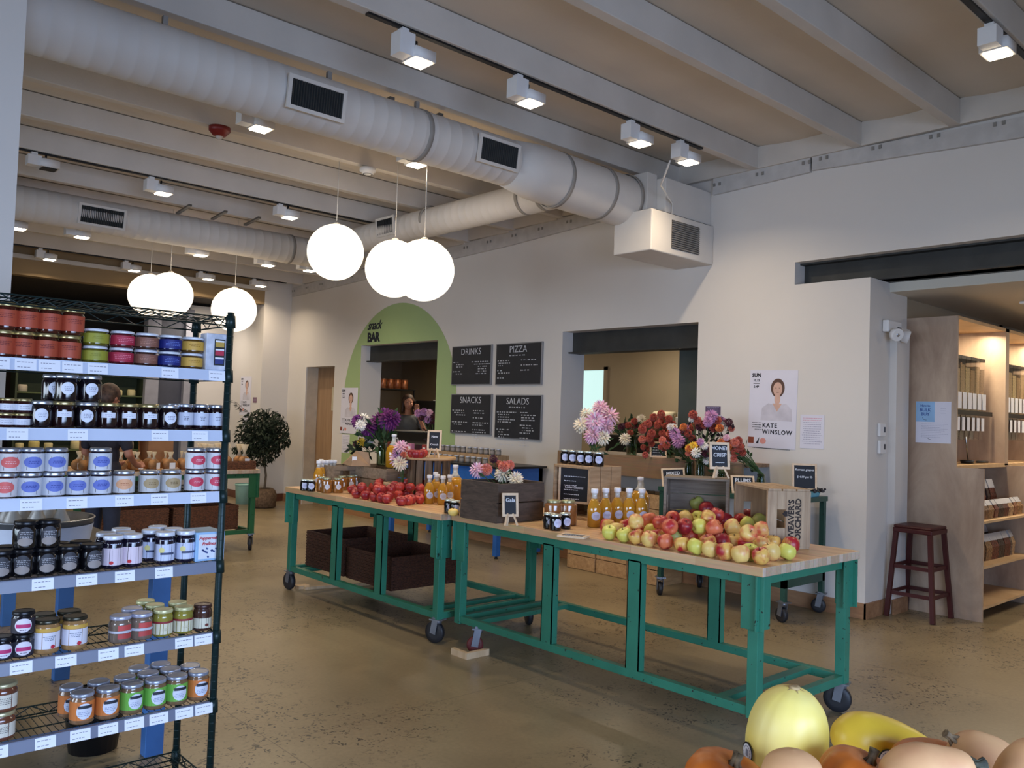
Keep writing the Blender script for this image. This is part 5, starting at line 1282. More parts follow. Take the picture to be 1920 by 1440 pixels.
def bouquet(label, vlabel, base, heads, vr=.05, vh=.2, nleaf=26, spread=.12, lm=None, seed=1, vase=True, leaflen=.07, fill=0):
    """heads: (pixel x, pixel y, kind, scale, depth offset); stems run from each head into the vase"""
    base = Vector(base); q = random.Random(seed)
    n0 = len(heads); heads = list(heads)
    for i in range(int(n0*fill)):
        h1, h2 = heads[q.randrange(n0)], heads[q.randrange(n0)]; u = q.uniform(.2, .8)
        heads.append((h1[0]*(1-u)+h2[0]*u+q.uniform(-6, 6), h1[1]*(1-u)+h2[1]*u+q.uniform(-5, 5), h1[2], h1[3]*.95, .08+q.uniform(0, .08)))
    if vase:
        v = thing('glass_vase', vlabel, 'vase', base, 0)
        MB().lathe([(vr*.8, .0), (vr*.85, .004), (vr*.9, vh*.6), (vr*.7, vh*.85), (vr*.8, vh), (vr*.77, vh), (vr*.66, vh*.85), (vr*.85, vh*.6), (vr*.8, .01), (0, .01)], 24).build('vase_wall', M_water, v)
    t = thing('bouquet', label, 'flowers', base)
    fwdh = Vector((FWD.x, FWD.y, 0)).normalized(); dist = (base-Vector((0, 0, EYE))).dot(FWD)
    pts = []
    for (x, y, k, s_, do) in heads:
        p = Vector((0, 0, EYE)) + (RIGHT*((x-960)/FPX) - UP*((y-720)/FPX) + FWD)*(dist+do) - base
        pts.append(p)
        d = (p.normalized()*.5 + Vector((q.uniform(-.5, .3), q.uniform(-.9, -.1), q.uniform(-.1, .5))) - fwdh*.3).normalized()
        o = inst('flower_head', FL[k], t, p, sc=s_); o.rotation_euler = d.to_track_quat('Z', 'Y').to_euler()
    st = MB(); lf = MB()
    for p in pts:
        r0 = Vector((q.uniform(-.5, .5)*vr, q.uniform(-.5, .5)*vr, .02 if vase else 0)); mth = Vector((r0.x*1.1, r0.y*1.1, vh)) if vase else r0*1.0+Vector((0, 0, .04))
        st.tube([r0, mth, (mth+p)/2 + Vector((0, 0, .01)), p*.98+mth*.02], .0028, 5)
    hi = Vector((0, 0, 0))
    for p in pts: hi += p/len(pts)
    for i in range(nleaf):
        p = pts[q.randrange(len(pts))]; m_ = Vector((0, 0, vh*.85)); u = q.uniform(.15, .95)
        c = m_.lerp(p, u) + Vector((q.uniform(-1, 1), q.uniform(-1, 1), q.uniform(-1, .6)))*spread*.3
        d = (c-m_).normalized()+Vector((q.uniform(-1, 1), q.uniform(-1, 1), q.uniform(-.6, .6)))
        leaf(lf, c, d, leaflen*q.uniform(.6, 1.2), leaflen*.4*q.uniform(.7, 1.2), (q.uniform(-1, 1), q.uniform(-1, 1), q.uniform(.2, 1)))
    st.build('stems', M_fstem, t); lf.build('foliage', lm or M_leaf, t)
    return t
bouquet('large pink and cream dahlias on the upright crate behind the black jars', 'small vase of pink dahlias on the upright crate', (4.42, 3.98, 1.2375),
        [(1090, 796, 'creamc', 1.0, -.05), (1108, 808, 'whitec', .8, 0), (1116, 790, 'pinkc', 1.15, -.08), (1100, 775, 'creamc', .9, .05), (1126, 764, 'pinkc', 1.0, .06), (1143, 780, 'pinkc', 1.2, 0), (1135, 800, 'pinkc', 1.0, -.05),
         (1112, 816, 'pinkc', .95, -.12), (1132, 820, 'creamc', .95, -.12), (1095, 788, 'whitec', .7, 0)], .045, .09, 20, seed=2, fill=.4)
bouquet('loose bunch with dark red pompons and cream dahlias on the ledge', 'glass vase on the ledge left of the terracotta dahlias', (6.60, 5.45, 1.206),
        [(1190, 790, 'terra', 1.2, 0), (1178, 797, 'terra', 1.1, .1), (1203, 785, 'creamc', .9, 0), (1182, 812, 'terra', 1.2, 0), (1172, 822, 'creamc', 1.1, -.1), (1196, 800, 'plum', 1.2, 0), (1165, 800, 'plum', 1, 0), (1205, 800, 'terra', 1, -.1)], .06, .2, 60, .3, seed=3, fill=.8, lm=M_leaf, leaflen=.12)
bouquet('big ball of terracotta pompon dahlias on the ledge', 'glass vase under the terracotta pompons', (6.60, 4.98, 1.206),
        [(1226, 782, 'terra', 1.25, 0), (1240, 776, 'terra', 1.3, 0), (1254, 785, 'terra', 1.2, 0), (1215, 795, 'terra', 1.3, -.05), (1234, 796, 'terra', 1.3, -.1), (1250, 799, 'terra', 1.3, -.05), (1205, 805, 'terra', 1.3, -.1), (1222, 812, 'terra', 1.3, -.12), (1242, 812, 'terra', 1.2, -.1),
         (1204, 823, 'coral', 1.25, -.1), (1218, 822, 'terra', 1.2, -.12), (1222, 832, 'terra', 1.0, -.1), (1262, 795, 'terra', 1.1, 0), (1210, 853, 'terra', 1.0, -.2)], .06, .16, 30, .2, seed=4, fill=1.0)
bouquet('lilac and terracotta dahlias in the middle of the ledge', 'glass vase with lilac dahlias right of the small slate', (6.36, 4.58, .972),
        [(1265, 812, 'lilac', 1.2, 0), (1272, 826, 'lilac', 1.3, -.05), (1258, 800, 'whitec', .8, 0), (1242, 825, 'coral', 1.1, 0), (1250, 835, 'terra', 1.1, -.05), (1290, 812, 'terra', 1.2, 0), (1282, 800, 'orange', 1.1, 0), (1298, 822, 'terra', 1.2, 0), (1300, 800, 'terra', 1.2, .05), (1238, 838, 'terra', .8, 0), (1285, 835, 'plum', 1, 0)], .05, .22, 60, .2, seed=5, fill=1.2)
bouquet('tall terracotta bunch with pink dahlia by the right edge of the hatch', 'glass vase with tall terracotta bunch on the cart', (6.28, 4.40, .972),
        [(1300, 777, 'terra', 1.3, 0), (1308, 788, 'terra', 1.2, 0), (1296, 786, 'whitec', .6, 0), (1318, 796, 'terra', 1.3, 0), (1334, 780, 'lilac', 1.3, 0), (1328, 790, 'lilac', 1.0, -.05), (1345, 788, 'terra', 1.3, 0), (1356, 797, 'whitec', .9, 0), (1350, 802, 'orange', 1.2, -.05), (1338, 803, 'terra', 1.2, 0),
         (1366, 792, 'plum', 1.1, 0), (1372, 803, 'coral', 1.0, 0), (1312, 800, 'plum', 1.1, 0)], .05, .24, 90, .22, seed=6, lm=M_dfol, fill=1.0)
bouquet('low mixed white, yellow and pink bunch left of the easel sign', 'glass vase with the mixed white and yellow bunch', (6.28, 4.18, .972),
        [(1300, 836, 'yellow', 1.2, 0), (1293, 842, 'orange', 1.1, 0), (1305, 848, 'whitec', 1.0, -.05), (1320, 835, 'whitec', .8, 0), (1313, 828, 'lilac', .7, 0), (1322, 850, 'plum', 1.1, 0), (1325, 862, 'whitec', .8, 0), (1330, 845, 'plum', 1.1, .05), (1290, 850, 'coral', .8, 0)], .045, .16, 60, .15, seed=7, fill=.8)
bouquet('terracotta and orange bunch behind the easel sign', 'glass vase behind the easel sign on the cart', (6.45, 3.90, .972),
        [(1352, 830, 'orange', 1.1, 0), (1362, 820, 'pinkc', .5, 0), (1366, 838, 'orange', 1.0, 0), (1378, 830, 'coral', 1.3, 0), (1388, 838, 'terra', 1.2, 0), (1392, 848, 'terra', 1.1, 0), (1378, 848, 'terra', 1.2, 0), (1376, 860, 'coral', 1.0, 0), (1345, 835, 'yellow', .8, 0), (1385, 825, 'terra', 1.1, .05)], .045, .16, 50, .15, seed=8, fill=1.0)
bouquet('purple and white dahlias in a green-glass vase by the snack hatch', 'dark green glass vase on the pale crate with purple dahlias', (4.15, 6.22, 1.082),
        [(682, 784, 'whitec', 1.2, 0), (676, 797, 'whitec', 1.1, -.1), (690, 800, 'purple', 1.3, 0), (672, 790, 'purple', 1.1, 0), (712, 792, 'purple', 1.5, .1), (730, 787, 'purple', 1.6, 0), (722, 780, 'purple', 1.4, .1), (738, 783, 'purple', 1.2, 0), (690, 808, 'purple', 1.1, 0)], .055, .2, 110, .25, seed=9, fill=.5, leaflen=.1)
bouquet('dark-leaved bunch with one yellow and one white bloom beside the paper bag', 'small vase behind the paper bag', (4.12, 6.42, 1.082),
        [(678, 829, 'yellow', 1.3, -.05), (692, 826, 'whitec', .9, 0), (686, 832, 'orange', 1.0, 0), (668, 832, 'plum', .9, .1)], .035, .12, 50, .2, seed=10, lm=M_dleaf, leaflen=.1)
bouquet('drooping pink and cream dahlia bunch between jug and red apples', 'white vase of drooping pink dahlias', (3.98, 5.66, .99),
        [(746, 848, 'lilac', 1.0, 0), (752, 838, 'pinkc', 1.0, 0), (745, 860, 'pinkc', 1.1, 0), (757, 852, 'coral', .8, -.05), (750, 868, 'creamc', 1.1, -.05), (758, 860, 'coral', .8, 0), (760, 842, 'coral', .8, 0)], .03, .1, 14, .1, seed=11, vase=False)
bouquet('pink and cream dahlias sticking out of the dark crate', 'jar inside the dark crate', (3.74, 4.16, .9),
        [(895, 880, 'pinkc', .85, 0), (912, 880, 'coral', 1.3, 0), (935, 870, 'coral', .9, .1), (945, 874, 'coral', 1.2, 0), (955, 872, 'coral', 1.1, .05), (944, 888, 'creamc', 1.0, 0), (966, 898, 'creamc', 1.0, 0), (955, 892, 'plum', 1.2, .05), (925, 860, 'plum', .8, .1)], .05, .14, 26, .15, seed=12)
bouquet('pink and brown dried flowers at the right of the snack hatch', 'dark vase at the right of the snack hatch', (6.95, 9.22, 1.001),
        [(784, 774, 'lilac', 1.2, 0), (795, 772, 'lilac', 1.2, 0), (805, 774, 'pinkc', .9, 0), (790, 783, 'plum', 1.2, 0), (802, 786, 'lilac', 1.1, 0), (812, 780, 'plum', 1.2, 0), (810, 790, 'plum', 1.1, 0)], .06, .2, 30, .2, seed=13, lm=M_dfol)
# potted fig tree by the pier
pt = thing('potted_fig', 'dark green potted fig tree in a wrapped pot by the wall corner', 'plant', (6.1, 12.4, 0))
MB().lathe([(.15, 0), (.19, .02), (.2, .2), (.17, .27), (.13, .30), (.12, .29), (.14, .2), (0, .2)], 20).build('wrapped_pot', mat('burlap', (118, 96, 76), .9, var=.2, scale=30, bump=.6), pt)
MB().tube([(0, 0, .2), (.02, .0, .5), (-.03, .01, .8), (-.05, 0, 1.1), (-.08, 0, 1.4)], [.02, .018, .017, .014, .01], 8).build('trunk', mat('fig_bark', (110, 98, 84), .8), pt)
lf = MB(); q = random.Random(21); br = MB()
for i in range(16):
    a = q.uniform(0, 6.28); z = q.uniform(.75, 1.35); br.tube([(-.04, 0, z-.1), (-.04+.2*math.cos(a), .2*math.sin(a), z+.08), (-.04+.36*math.cos(a), .36*math.sin(a), z+.1)], [.006, .004, .002], 5)
for i in range(2600):
    a = q.uniform(0, 6.28); ph = math.acos(q.uniform(-1, 1)); r = q.random()**.45
    c = Vector((-.04, .0, 1.10)) + Vector((.42*r*math.sin(ph)*math.cos(a), .42*r*math.sin(ph)*math.sin(a), .46*r*math.cos(ph)))
    if c.z < .95: c.x -= .10; c.y += .0
    if c.z < .8 and q.random() < .4: continue
    leaf(lf, c, (q.uniform(-1, .3), q.uniform(-1, 1), q.uniform(-1.2, .1)), q.uniform(.07, .11), q.uniform(.028, .042), (q.uniform(-1, 1), q.uniform(-1, 1), 1))
for i in range(30):
    u = i/30; leaf(lf, (-.28-.22*u+q.uniform(-.03, .03), .1*u, 1.42+.22*u+q.uniform(-.04, .04)), (-1, q.uniform(-.6, .6), q.uniform(-.8, .2)), .08, .03)
br.tube([(-.1, 0, 1.3), (-.3, .05, 1.48), (-.5, .1, 1.64)], [.006, .004, .002], 5)
br.build('branches', _mats['fig_bark'], pt); lf.build('foliage', M_dleaf, pt)
# ================================================================== WALL: ARCH, MENU BOARDS, POSTERS
M_arch = mat('arch_green_paint', (158, 180, 126), .75, var=.02, scale=2)
def arch():
    b = MB(); yc, r, zs = 9.965, 1.39, 1.72; X = WX-.0012; n = 48
    y0, y1, zt = 9.02, 10.91, 2.54
    # left and right legs, then the fan above the hatch, cut exactly round the opening
    b.box(X, WX+.0, yc-r, y0, .126, zs); b.box(X, WX, y1, yc+r, .126, zs)
    for i in range(n):
        a0, a1 = PI*i/n, PI*(i+1)/n
        ya, za, yb, zb = yc-r*math.cos(a0), zs+r*math.sin(a0), yc-r*math.cos(a1), zs+r*math.sin(a1)
        for k in (0,):
            ia = (min(max(ya, y0), y1), zt if y0 < ya < y1 else zs); ib = (min(max(yb, y0), y1), zt if y0 < yb < y1 else zs)
            la = zs if (ya <= y0 or ya >= y1) else zt; lb = zs if (yb <= y0 or yb >= y1) else zt
            if la == lb: b.add([(X, ya, la), (X, yb, lb), (X, yb, zb), (X, ya, za)], [(0, 1, 2, 3)])
            else:
                yk = y0 if ya < y1-.5 else y1; zk = zs+math.sqrt(r*r-(yk-yc)**2)
                b.add([(X, ya, la), (X, yk, la), (X, yk, zk), (X, ya, za)], [(0, 1, 2, 3)]); b.add([(X, yk, lb), (X, yb, lb), (X, yb, zb), (X, yk, zk)], [(0, 1, 2, 3)])
    return b.build('painted_arch', M_arch)
ar = tag(arch(), 'pale green arch painted on the wall round the snack hatch', 'painted arch')
M_chalk = mat('chalk_white', (214, 216, 222), .8)
M_inkb = mat('sign_ink', (24, 28, 44), .7)
p = onx(689, 618, WX); text('lettering', 'snack', .19, M_inkb, ar, (WX-.003, p.y, p.z-.005), ONWALL, shear=.45, bold=.003, align='LEFT', space=.85)
p = onx(689, 641, WX); text('lettering', 'BAR', .185, M_inkb, ar, (WX-.003, p.y, p.z), ONWALL, bold=.009, align='LEFT', space=.9)
M_slate = mat('slate_board', (40, 42, 48), .55, var=.06, scale=6)
M_alu = mat('board_frame', (150, 150, 154), .4, .4)
def lines(b, X, y0, z0, rows, q, hgt=.013, gap=.030, dirn=-1):
    """rows: list of (indent, length) in metres; print becomes short word strokes"""
    for k, rw in enumerate(rows):
        if not rw: continue
        u = rw[0]; e = rw[0]+rw[1]
        while u < e:
            l = min(q.uniform(.02, .055), e-u+.01); z = z0-k*gap
            ya = y0+dirn*u; n = max(1, int(l/.012))
            for j in range(n):
                yy = ya+dirn*j*.012; b.obox((X, yy+dirn*.004, z), (.001, .0075, hgt*q.uniform(.7, 1.05)), rot('X', q.uniform(-.15, .15)))
            u += l+.012
    return b
def board(ttl, px0, px1, pyt, pyb, label, sub, colA, colB):
    a = onx(px0, pyt, WX-.03); c = onx(px1, pyb, WX-.03); zt = onx(px1, pyt, WX-.03).z
    y0, y1, z1 = a.y, c.y, a.z; z0 = onx(px0, pyb, WX-.03).z
    t = thing('menu_board', label, 'menu board', (0, 0, 0), 0, 'menu boards')
    MB().box(WX-.028, WX-.001, y1, y0, z0, z1).build('board_frame', M_alu, t, bev=.002)
    MB().box(WX-.031, WX-.028, y1+.012, y0-.012, z0+.012, z1-.012).build('slate', M_slate, t)
    text('board_title', ttl, .115, M_chalk, t, (WX-.0325, (y0+y1)/2, z1-.115), ONWALL, bold=-.0012, space=1.0)
    q = random.Random(len(ttl)*7); b = MB()
    if sub: lines(b, WX-.0325, (y0+y1)/2+.15, z1-.15, [(0, .28)], q, .014)
    lines(b, WX-.0325, y0-.04, z1-.21, colA, q); lines(b, WX-.0325, y0-.46, z1-.21, colB, q)
    cp = b.build('chalk_print', M_chalk, t); cp['kind'] = 'stuff'
    return t
board('DRINKS', 848, 919, 650, 722, 'black menu board headed DRINKS, upper left of four', 0, [(0, .1), (.06, .14), (.06, .14), None, (0, .14), (.06, .14)], [(-.05, .32), (.0, .3), (.08, .16), (.08, .16), (.08, .16), (.04, .2)])
board('PIZZA', 930.5, 1014, 645, 722, 'black menu board headed PIZZA, upper right of four', 1, [(0, .2), (.02, .2), (.02, .08), None, (0, .08), (.02, .2), None, (0, .12)], [(0, .26), None, (0, .28), None, (0, .14)])
board('SNACKS', 846, 919, 738.5, 812, 'black menu board headed SNACKS, lower left of four', 0, [(0, .24), (.04, .2), (.08, .2), None, None, (0, .3), (.04, .16), None, None, (0, .3)], [(0, .2), (.02, .2), None, (0, .2), None, (0, .3), (0, .2), None, (0, .22), (0, .26), (0, .08), (0, .14), (0, .2)])
board('SALADS', 929, 1013, 740, 821, 'black menu board headed SALADS, lower right of four', 1, [(0, .34), (.02, .2), (.02, .22), (.02, .3), (.02, .24), None, None, (0, .24), (.04, .1), (.04, .2), (.04, .1), None, None, (0, .34)], [(0, .14), (.02, .24), (.02, .22), (.02, .24), None, (0, .2), (.04, .2), (.04, .2), (.0, .16), None, (0, .14), (0, .14), (0, .14), (0, .16)])
# posters
M_poster = mat('poster_paper', (216, 214, 226), .55, var=.01)
M_skin = mat('printed_skin', (214, 174, 156), .6); M_hair = mat('printed_hair', (92, 66, 56), .6); M_top = mat('printed_shirt', (206, 202, 212), .6, c2=(190, 186, 196)); M_pink = mat('printed_pink', (220, 150, 140), .6); M_brick = mat('printed_brick', (140, 72, 52), .6)
def poster(label, C, w, h, R, tilt=0, big=True):
    """C: top centre of the sheet; R: frame with x along the text and z out of the wall"""
    t = thing('event_poster', label, 'poster', C, 0); t.rotation_euler = (R @ rot('Z', tilt)).to_euler()
    MB().box(-w/2, w/2, -h, 0, -.0006, .0006).build('poster_sheet', M_poster, t)
    k = w/.46
    def disc(name, m, x, y, rx, ry, z): 
        MB().lathe([(1, z), (1, z+.0004)], 28, squash=(rx*k, ry*k)).xf((x*k, y*k, 0)).build(name, m, t)
    disc('printed_hair', M_hair, .045, -.155, .066, .082, .0007); disc('printed_neck', M_skin, .045, -.25, .028, .05, .0009); disc('printed_face', M_skin, .045, -.165, .044, .060, .0012)
    b = MB(); b.prism([(-.11*k, -.44*k, .0008), (-.10*k, -.33*k, .0008), (-.04*k, -.29*k, .0008), (.045*k, -.305*k, .0008), (.13*k, -.29*k, .0008), (.185*k, -.34*k, .0008), (.19*k, -.44*k, .0008)], (0, 0, .0003)); b.build('printed_shirt', M_top, t)
    MB().prism([(.0, -.29*k, .0012), (.09*k, -.29*k, .0012), (.045*k, -.36*k, .0012)], (0, 0, .0002)).build('printed_neckline', M_skin, t)
    f = MB(); 
    for s_ in (-1, 1): f.box(.045*k+s_*.017*k-.006*k, .045*k+s_*.017*k+.006*k, -.158*k, -.153*k, .0016, .0018)
    f.box(.033*k, .057*k, -.196*k, -.192*k, .0016, .0018); f.build('printed_features', M_hair, t)
    I = Matrix.Identity(3)
    for s_, x, y, sz, bo in (('SUN', -.165, -.06, .045, .002), ('10.15', -.165, -.10, .03, .001), ('2-4P', -.165, -.155, .028, .001)): text('lettering', s_, sz*k, M_inkb, t, (x*k, y*k, .001), I, bold=bo*k)
    MB().box(-.195*k, -.135*k, -.122*k, -.118*k, .0008, .001).build('rule', M_inkb, t)
    text('lettering', 'KATE', .052*k, M_inkb, t, (-.09*k, -.50*k, .001), I, bold=.0015*k, align='LEFT', space=1.2); text('lettering', 'WINSLOW', .052*k, M_inkb, t, (-.09*k, -.555*k, .001), I, bold=.0015*k, align='LEFT', space=1.2)
    MB().box(-.225*k, -.17*k, -.645*k, -.59*k, .0008, .001).build('printed_brick', M_brick, t)
    MB().prism([(-.15*k, -.645*k, .0008), (-.125*k, -.645*k, .0008), (-.115*k, -.59*k, .0008)], (0, 0, .0002)).build('printed_mark', M_inkb, t)
    disc('printed_rose', M_pink, -.08, -.62, .03, .026, .0008)
    b = MB(); q = random.Random(9)
    for (x0, x1, y) in ((-.19, -.10, -.465), (-.19, -.10, -.485), (-.19, -.10, -.505), (-.165, -.10, -.525), (-.18, .18, -.685)):
        u = x0
        while u < x1: l = q.uniform(.006, .016); b.box(u*k, min(u+l, x1)*k, y*k, (y+.005)*k, .0008, .001); u += l+.003
    b.build('fine_print', M_inkb, t)
a = onx(1451, 694, WX-.002); poster('event poster of a smiling woman in a pale top, right of the hatch', (WX-.0022, a.y, a.z), .475, .70, ONWALL, -.02)
a = onx(656, 727, WX-.002); poster('event poster of a woman overlapping the green arch by the door', (WX-.0032, a.y, a.z), .47, .70, ONWALL, 0)
a = onx(462, 706, 6.339); poster('event poster of a woman on the pier behind the fig tree', (6.338, a.y, a.z), .42, .66, ONWALL, 0)
def sheet(label, C, w, h, rows, R=ONWALL, red=0, m=None, tilt=0):
    t = thing('paper_notice', label, 'notice', C, 0); t.rotation_euler = (R @ rot('Z', tilt)).to_euler()
    MB().box(-w/2, w/2, -h, 0, -.0005, .0005).build('paper_sheet', m or M_poster, t)
    b = MB(); r = MB(); q = random.Random(int(w*1000))
    for k in range(rows):
        y = -h*(.1+.82*k/rows); ww = w*q.uniform(.62, .84); u = -ww/2
        while u < ww/2: l = q.uniform(.006, .018); (r if k < red else b).box(u, min(u+l, ww/2), y-.0022, y+.0022, .0005, .0008); u += l+.004
    b.build('print', mat('print_grey_blue', (150, 150, 176), .7), t)
    if red: r.build('red_print', mat('print_red', (206, 130, 150), .7), t)
    return t
a = onx(1523, 778, WX-.002); sheet('small typed notice pinned right of the large poster', (WX-.0022, a.y, a.z), .22, .29, 13, red=2)
a = onx(648, 833, WX-.002); sheet('plain notice below the poster beside the green arch', (WX-.0022, a.y, a.z+.15), .22, .28, 10)
a = onx(1337, 762, WX-.002); sheet('small dark printed card on the wall above the terracotta flowers', (WX-.0022, a.y, a.z), .17, .085, 4, m=mat('plum_card', (92, 74, 104), .6))
a = onx(461, 768, 6.339); sheet('plain notice under the poster on the pier', (6.338, a.y-.0, a.z-.1), .2, .28, 8)
a = onx(478, 745, 6.339); sheet('small mauve card on the pier right of the poster', (6.338, a.y, a.z), .14, .09, 3, m=mat('mauve_card', (130, 96, 112), .6))
# thermostats on the wall end, emergency light
for (x, y, lb) in ((1650, 806, 'upper'), (1650, 838, 'lower')):
    a = ony(x, y, 3.16); t = thing('thermostat', 'small white thermostat on the wall end, the %s one' % lb, 'thermostat', (a.x, 3.158, a.z))
    MB().box(-.055, .05, -.025, 0, -.055, .055).build('thermostat_body', M_lamp, t, bev=.004); MB().box(.012, .042, -.027, -.025, -.02, .025).build('display', mat('thermostat_display', (70, 72, 80), .3), t)
a = ony(1683, 628, 3.08); t = thing('emergency_light', 'white twin-head emergency light above the narrow pilaster', 'emergency light', (a.x, 3.1, a.z), 0)
MB().box(-.13, .13, .0, .055, .02, .12).build('light_body', M_lamp, t, bev=.01)
for s_ in (-1, 1):
    R = rot('Z', s_*.5) @ rot('X', PI/2+.3)
    h = MB().lathe([(.02, -.03), (.05, .0), (.056, .045), (.05, .05)], 20, (s_*.085, -.03, -.0), R).build('lamp_head', M_lamp, t)
    MB().lathe([(.046, .046), (.0, .052)], 20, (s_*.085, -.03, -.0), R).build('lens', mat('lamp_reflector', (170, 172, 176), .25, .6), h)
# ================================================================== EASEL SIGNS
M_slate2 = mat('slate_black', (22, 24, 32), .6, var=.05)
M_sframe = wood('sign_frame', (226, 200, 168), (204, 172, 136), .5, (12, 12, 12))
def sign(label, C, w, h, lines_, tilt=.12, rz=0, legs=True, stick=0, roll=0, scribble=0, flat=False, fw=.016, hang=False):
    """slate in a wooden frame; C = bottom centre, faces -Y before rz"""
    t = thing('slate_sign', label, 'chalkboard sign', C); R = rot('Z', rz) @ rot('Y', roll) @ rot('X', -tilt if not flat else -PI/2+.02)
    t.rotation_euler = R.to_euler()
    z0 = stick or (.055 if legs else 0)
    f = MB(); f.box(-w/2, w/2, -.006, .006, z0, z0+fw); f.box(-w/2, w/2, -.006, .006, z0+h-fw, z0+h); f.box(-w/2, -w/2+fw, -.006, .006, z0+fw, z0+h-fw); f.box(w/2-fw, w/2, -.006, .006, z0+fw, z0+h-fw)
    f.build('frame', M_sframe, t, bev=.0015)
    MB().box(-w/2+fw, w/2-fw, -.003, .003, z0+fw, z0+h-fw).build('slate', M_slate2, t)
    if legs:
        for s_ in (-1, 1): MB().bar((s_*w*.18, 0, z0+.02), (s_*w*.38, -.02, 0), .014, .008).build('leg', M_sframe, t)
        MB().bar((0, .005, z0+h*.4), (0, .07, .004), .012, .007).build('rear_leg', M_sframe, t)
    if stick: MB().box(-.008, .008, .0, .006, 0, z0+.02).build('stick', M_sframe, t)
    if hang: MB().tube([(-w*.3, 0, z0+h), (0, -.004, z0+h+.035), (w*.3, 0, z0+h)], .0012, 5).build('twine', mat('twine', (150, 120, 84), .9), t)
    n = len(lines_)
    for i, (s_, sz) in enumerate(lines_):
        zz = z0+h-fw-(h-2*fw)*(i+.72)/(n+.15)
        text('chalk_lettering', s_, sz, M_chalk, t, (0, -.0038, zz), FRONT, bold=sz*.022, shear=.08)
    if scribble:
        b = MB(); q = random.Random(int(w*999))
        for k in range(scribble):
            zz = z0+fw+(h-2*fw)*(.06+.8*k/scribble if n else .1+.8*k/scribble); u = -w*.32; e = w*q.uniform(.05, .34)
            while u < e: l = q.uniform(.006, .016); b.obox((u+l/2, -.0036, zz), (l, .0006, .005), rot('Y', q.uniform(-.3, .3))); u += l+.004
        b.build('chalk_scribble', M_chalk, t)
    return t
sign('small easel slate reading HONEY CRISP on the grey crate', onz(1350, 897, 1.217)+Vector((0, 0, .0)), .128, .165, [('HONEY', .031), ('CRISP', .033), ('~~~~', .024)], .12, -.6)
sign('small easel slate reading Gala in front of the dark crate', at(957, 986), .105, .145, [('Gala', .034), ('', .02)], .15, -.42)
sign('tilted slate reading MIXED behind the grey crate', (6.2, 4.62, .972), .21, .17, [('MIXED', .042), ('', .03)], .3, -.85, legs=False, roll=-.08, scribble=0)
sign('tilted slate reading PLUMS behind the lettered crate', (6.22, 4.06-.14, .972), .20, .155, [('PLUMS', .046), ('', .02)], .35, -.7, legs=False)
sign('upright slate reading Korean grapes by the wall', (6.56, 3.56, 1.02), .20, .22, [('Korean grapes', .026), ('$ 4.99 per lb', .024), ('', .02)], .1, -.85, legs=False)
sign('small easel slate on the round riser at the back of the table', onz(813, 858, 1.2015), .115, .165, [('New', .026), ('Crunch', .021)], .12, -.75)
sign('slate price list hanging on the upright crate above the sauce jars', (4.20, 3.96, .975), .235, .26, [('Cider-Sauces', .026)], .0, -1.25, legs=False, scribble=6, hang=True)
tag(MB().box(4.17, 4.185, 3.92, 3.936, .8815, .98).build('sign_stake', mat('painted_stake', (206, 206, 212), .6)), 'white stake under the slate price list', 'stake')
sl = sign('slate lying flat on the table beside the black jam jars', at(1069, 1009)+Vector((0, 0, .006)), .16, .11, [('', .02)], 0, .0, legs=False, flat=True, scribble=3)
sl.rotation_euler = (rot('Z', -1.15) @ rot('X', -PI/2)).to_euler()
sign('small slate in a pine frame standing on the ledge among dahlias', onx(1234, 858, 6.43), .16, .15, [('', .02)], .1, -.8, legs=False, scribble=4)
# things on the cart
MB_ = MB(); tc_ = thing('fruit_carton', 'turquoise fruit carton on the cart by the wall', 'carton', (6.56, 3.55, .9705), .1)
MB().prism([(-.10, -.07, 0), (.10, -.07, 0), (.115, -.085, .05), (-.115, -.085, .05)], (0, .004, 0)).build('carton_side', mat('turquoise_card', (110, 176, 192), .6), tc_)
e = MB(); e.box(-.10, .10, -.07, .07, 0, .003); e.prism([(-.10, .07, 0), (.10, .07, 0), (.115, .085, .05), (-.115, .085, .05)], (0, -.004, 0)); e.prism([(-.10, -.07, 0), (-.10, .07, 0), (-.115, .085, .05), (-.115, -.085, .05)], (.004, 0, 0)); e.prism([(.10, -.07, 0), (.10, .07, 0), (.115, .085, .05), (.115, -.085, .05)], (-.004, 0, 0))
e.build('carton_body', _mats['turquoise_card'], tc_)
gp = MB(); q = random.Random(5)
for i in range(70): gp.sph((6.56+q.uniform(-.1, .1), 3.53+q.uniform(-.12, .12), 1.018+q.uniform(0, .02)), .011, 6, 4)
g_ = tag(gp.build('grape_bunches', mat('black_grapes', (26, 22, 36), .35)), 'black grapes heaped in the turquoise carton under the slate', 'grapes'); g_['kind'] = 'stuff'
# paper bag on the pale crate
pb = thing('paper_bag', 'crumpled brown paper bag lying on the pale crate at the table end', 'paper bag', (3.98, 6.38, 1.082), -.3)
b = MB(); b.add([(-.08, -.17, 0), (.09, -.17, 0), (.09, .15, 0), (-.08, .15, 0), (-.06, -.15, .085), (.07, -.16, .12), (.075, .13, .10), (-.05, .12, .03), (-.02, -.1, .13), (.02, .1, .11)],
                [(3, 2, 1, 0), (0, 1, 5, 8, 4), (1, 2, 6, 5), (2, 3, 7, 9, 6), (3, 0, 4, 7), (4, 8, 9, 7), (8, 5, 6, 9)])
b.build('bag_body', mat('kraft_paper', (172, 140, 108), .8, var=.1, scale=6, bump=.5, bscale=14), pb)
MB().box(-.07, -.03, -.158, -.154, .02, .08).build('bag_window', M_white, pb)
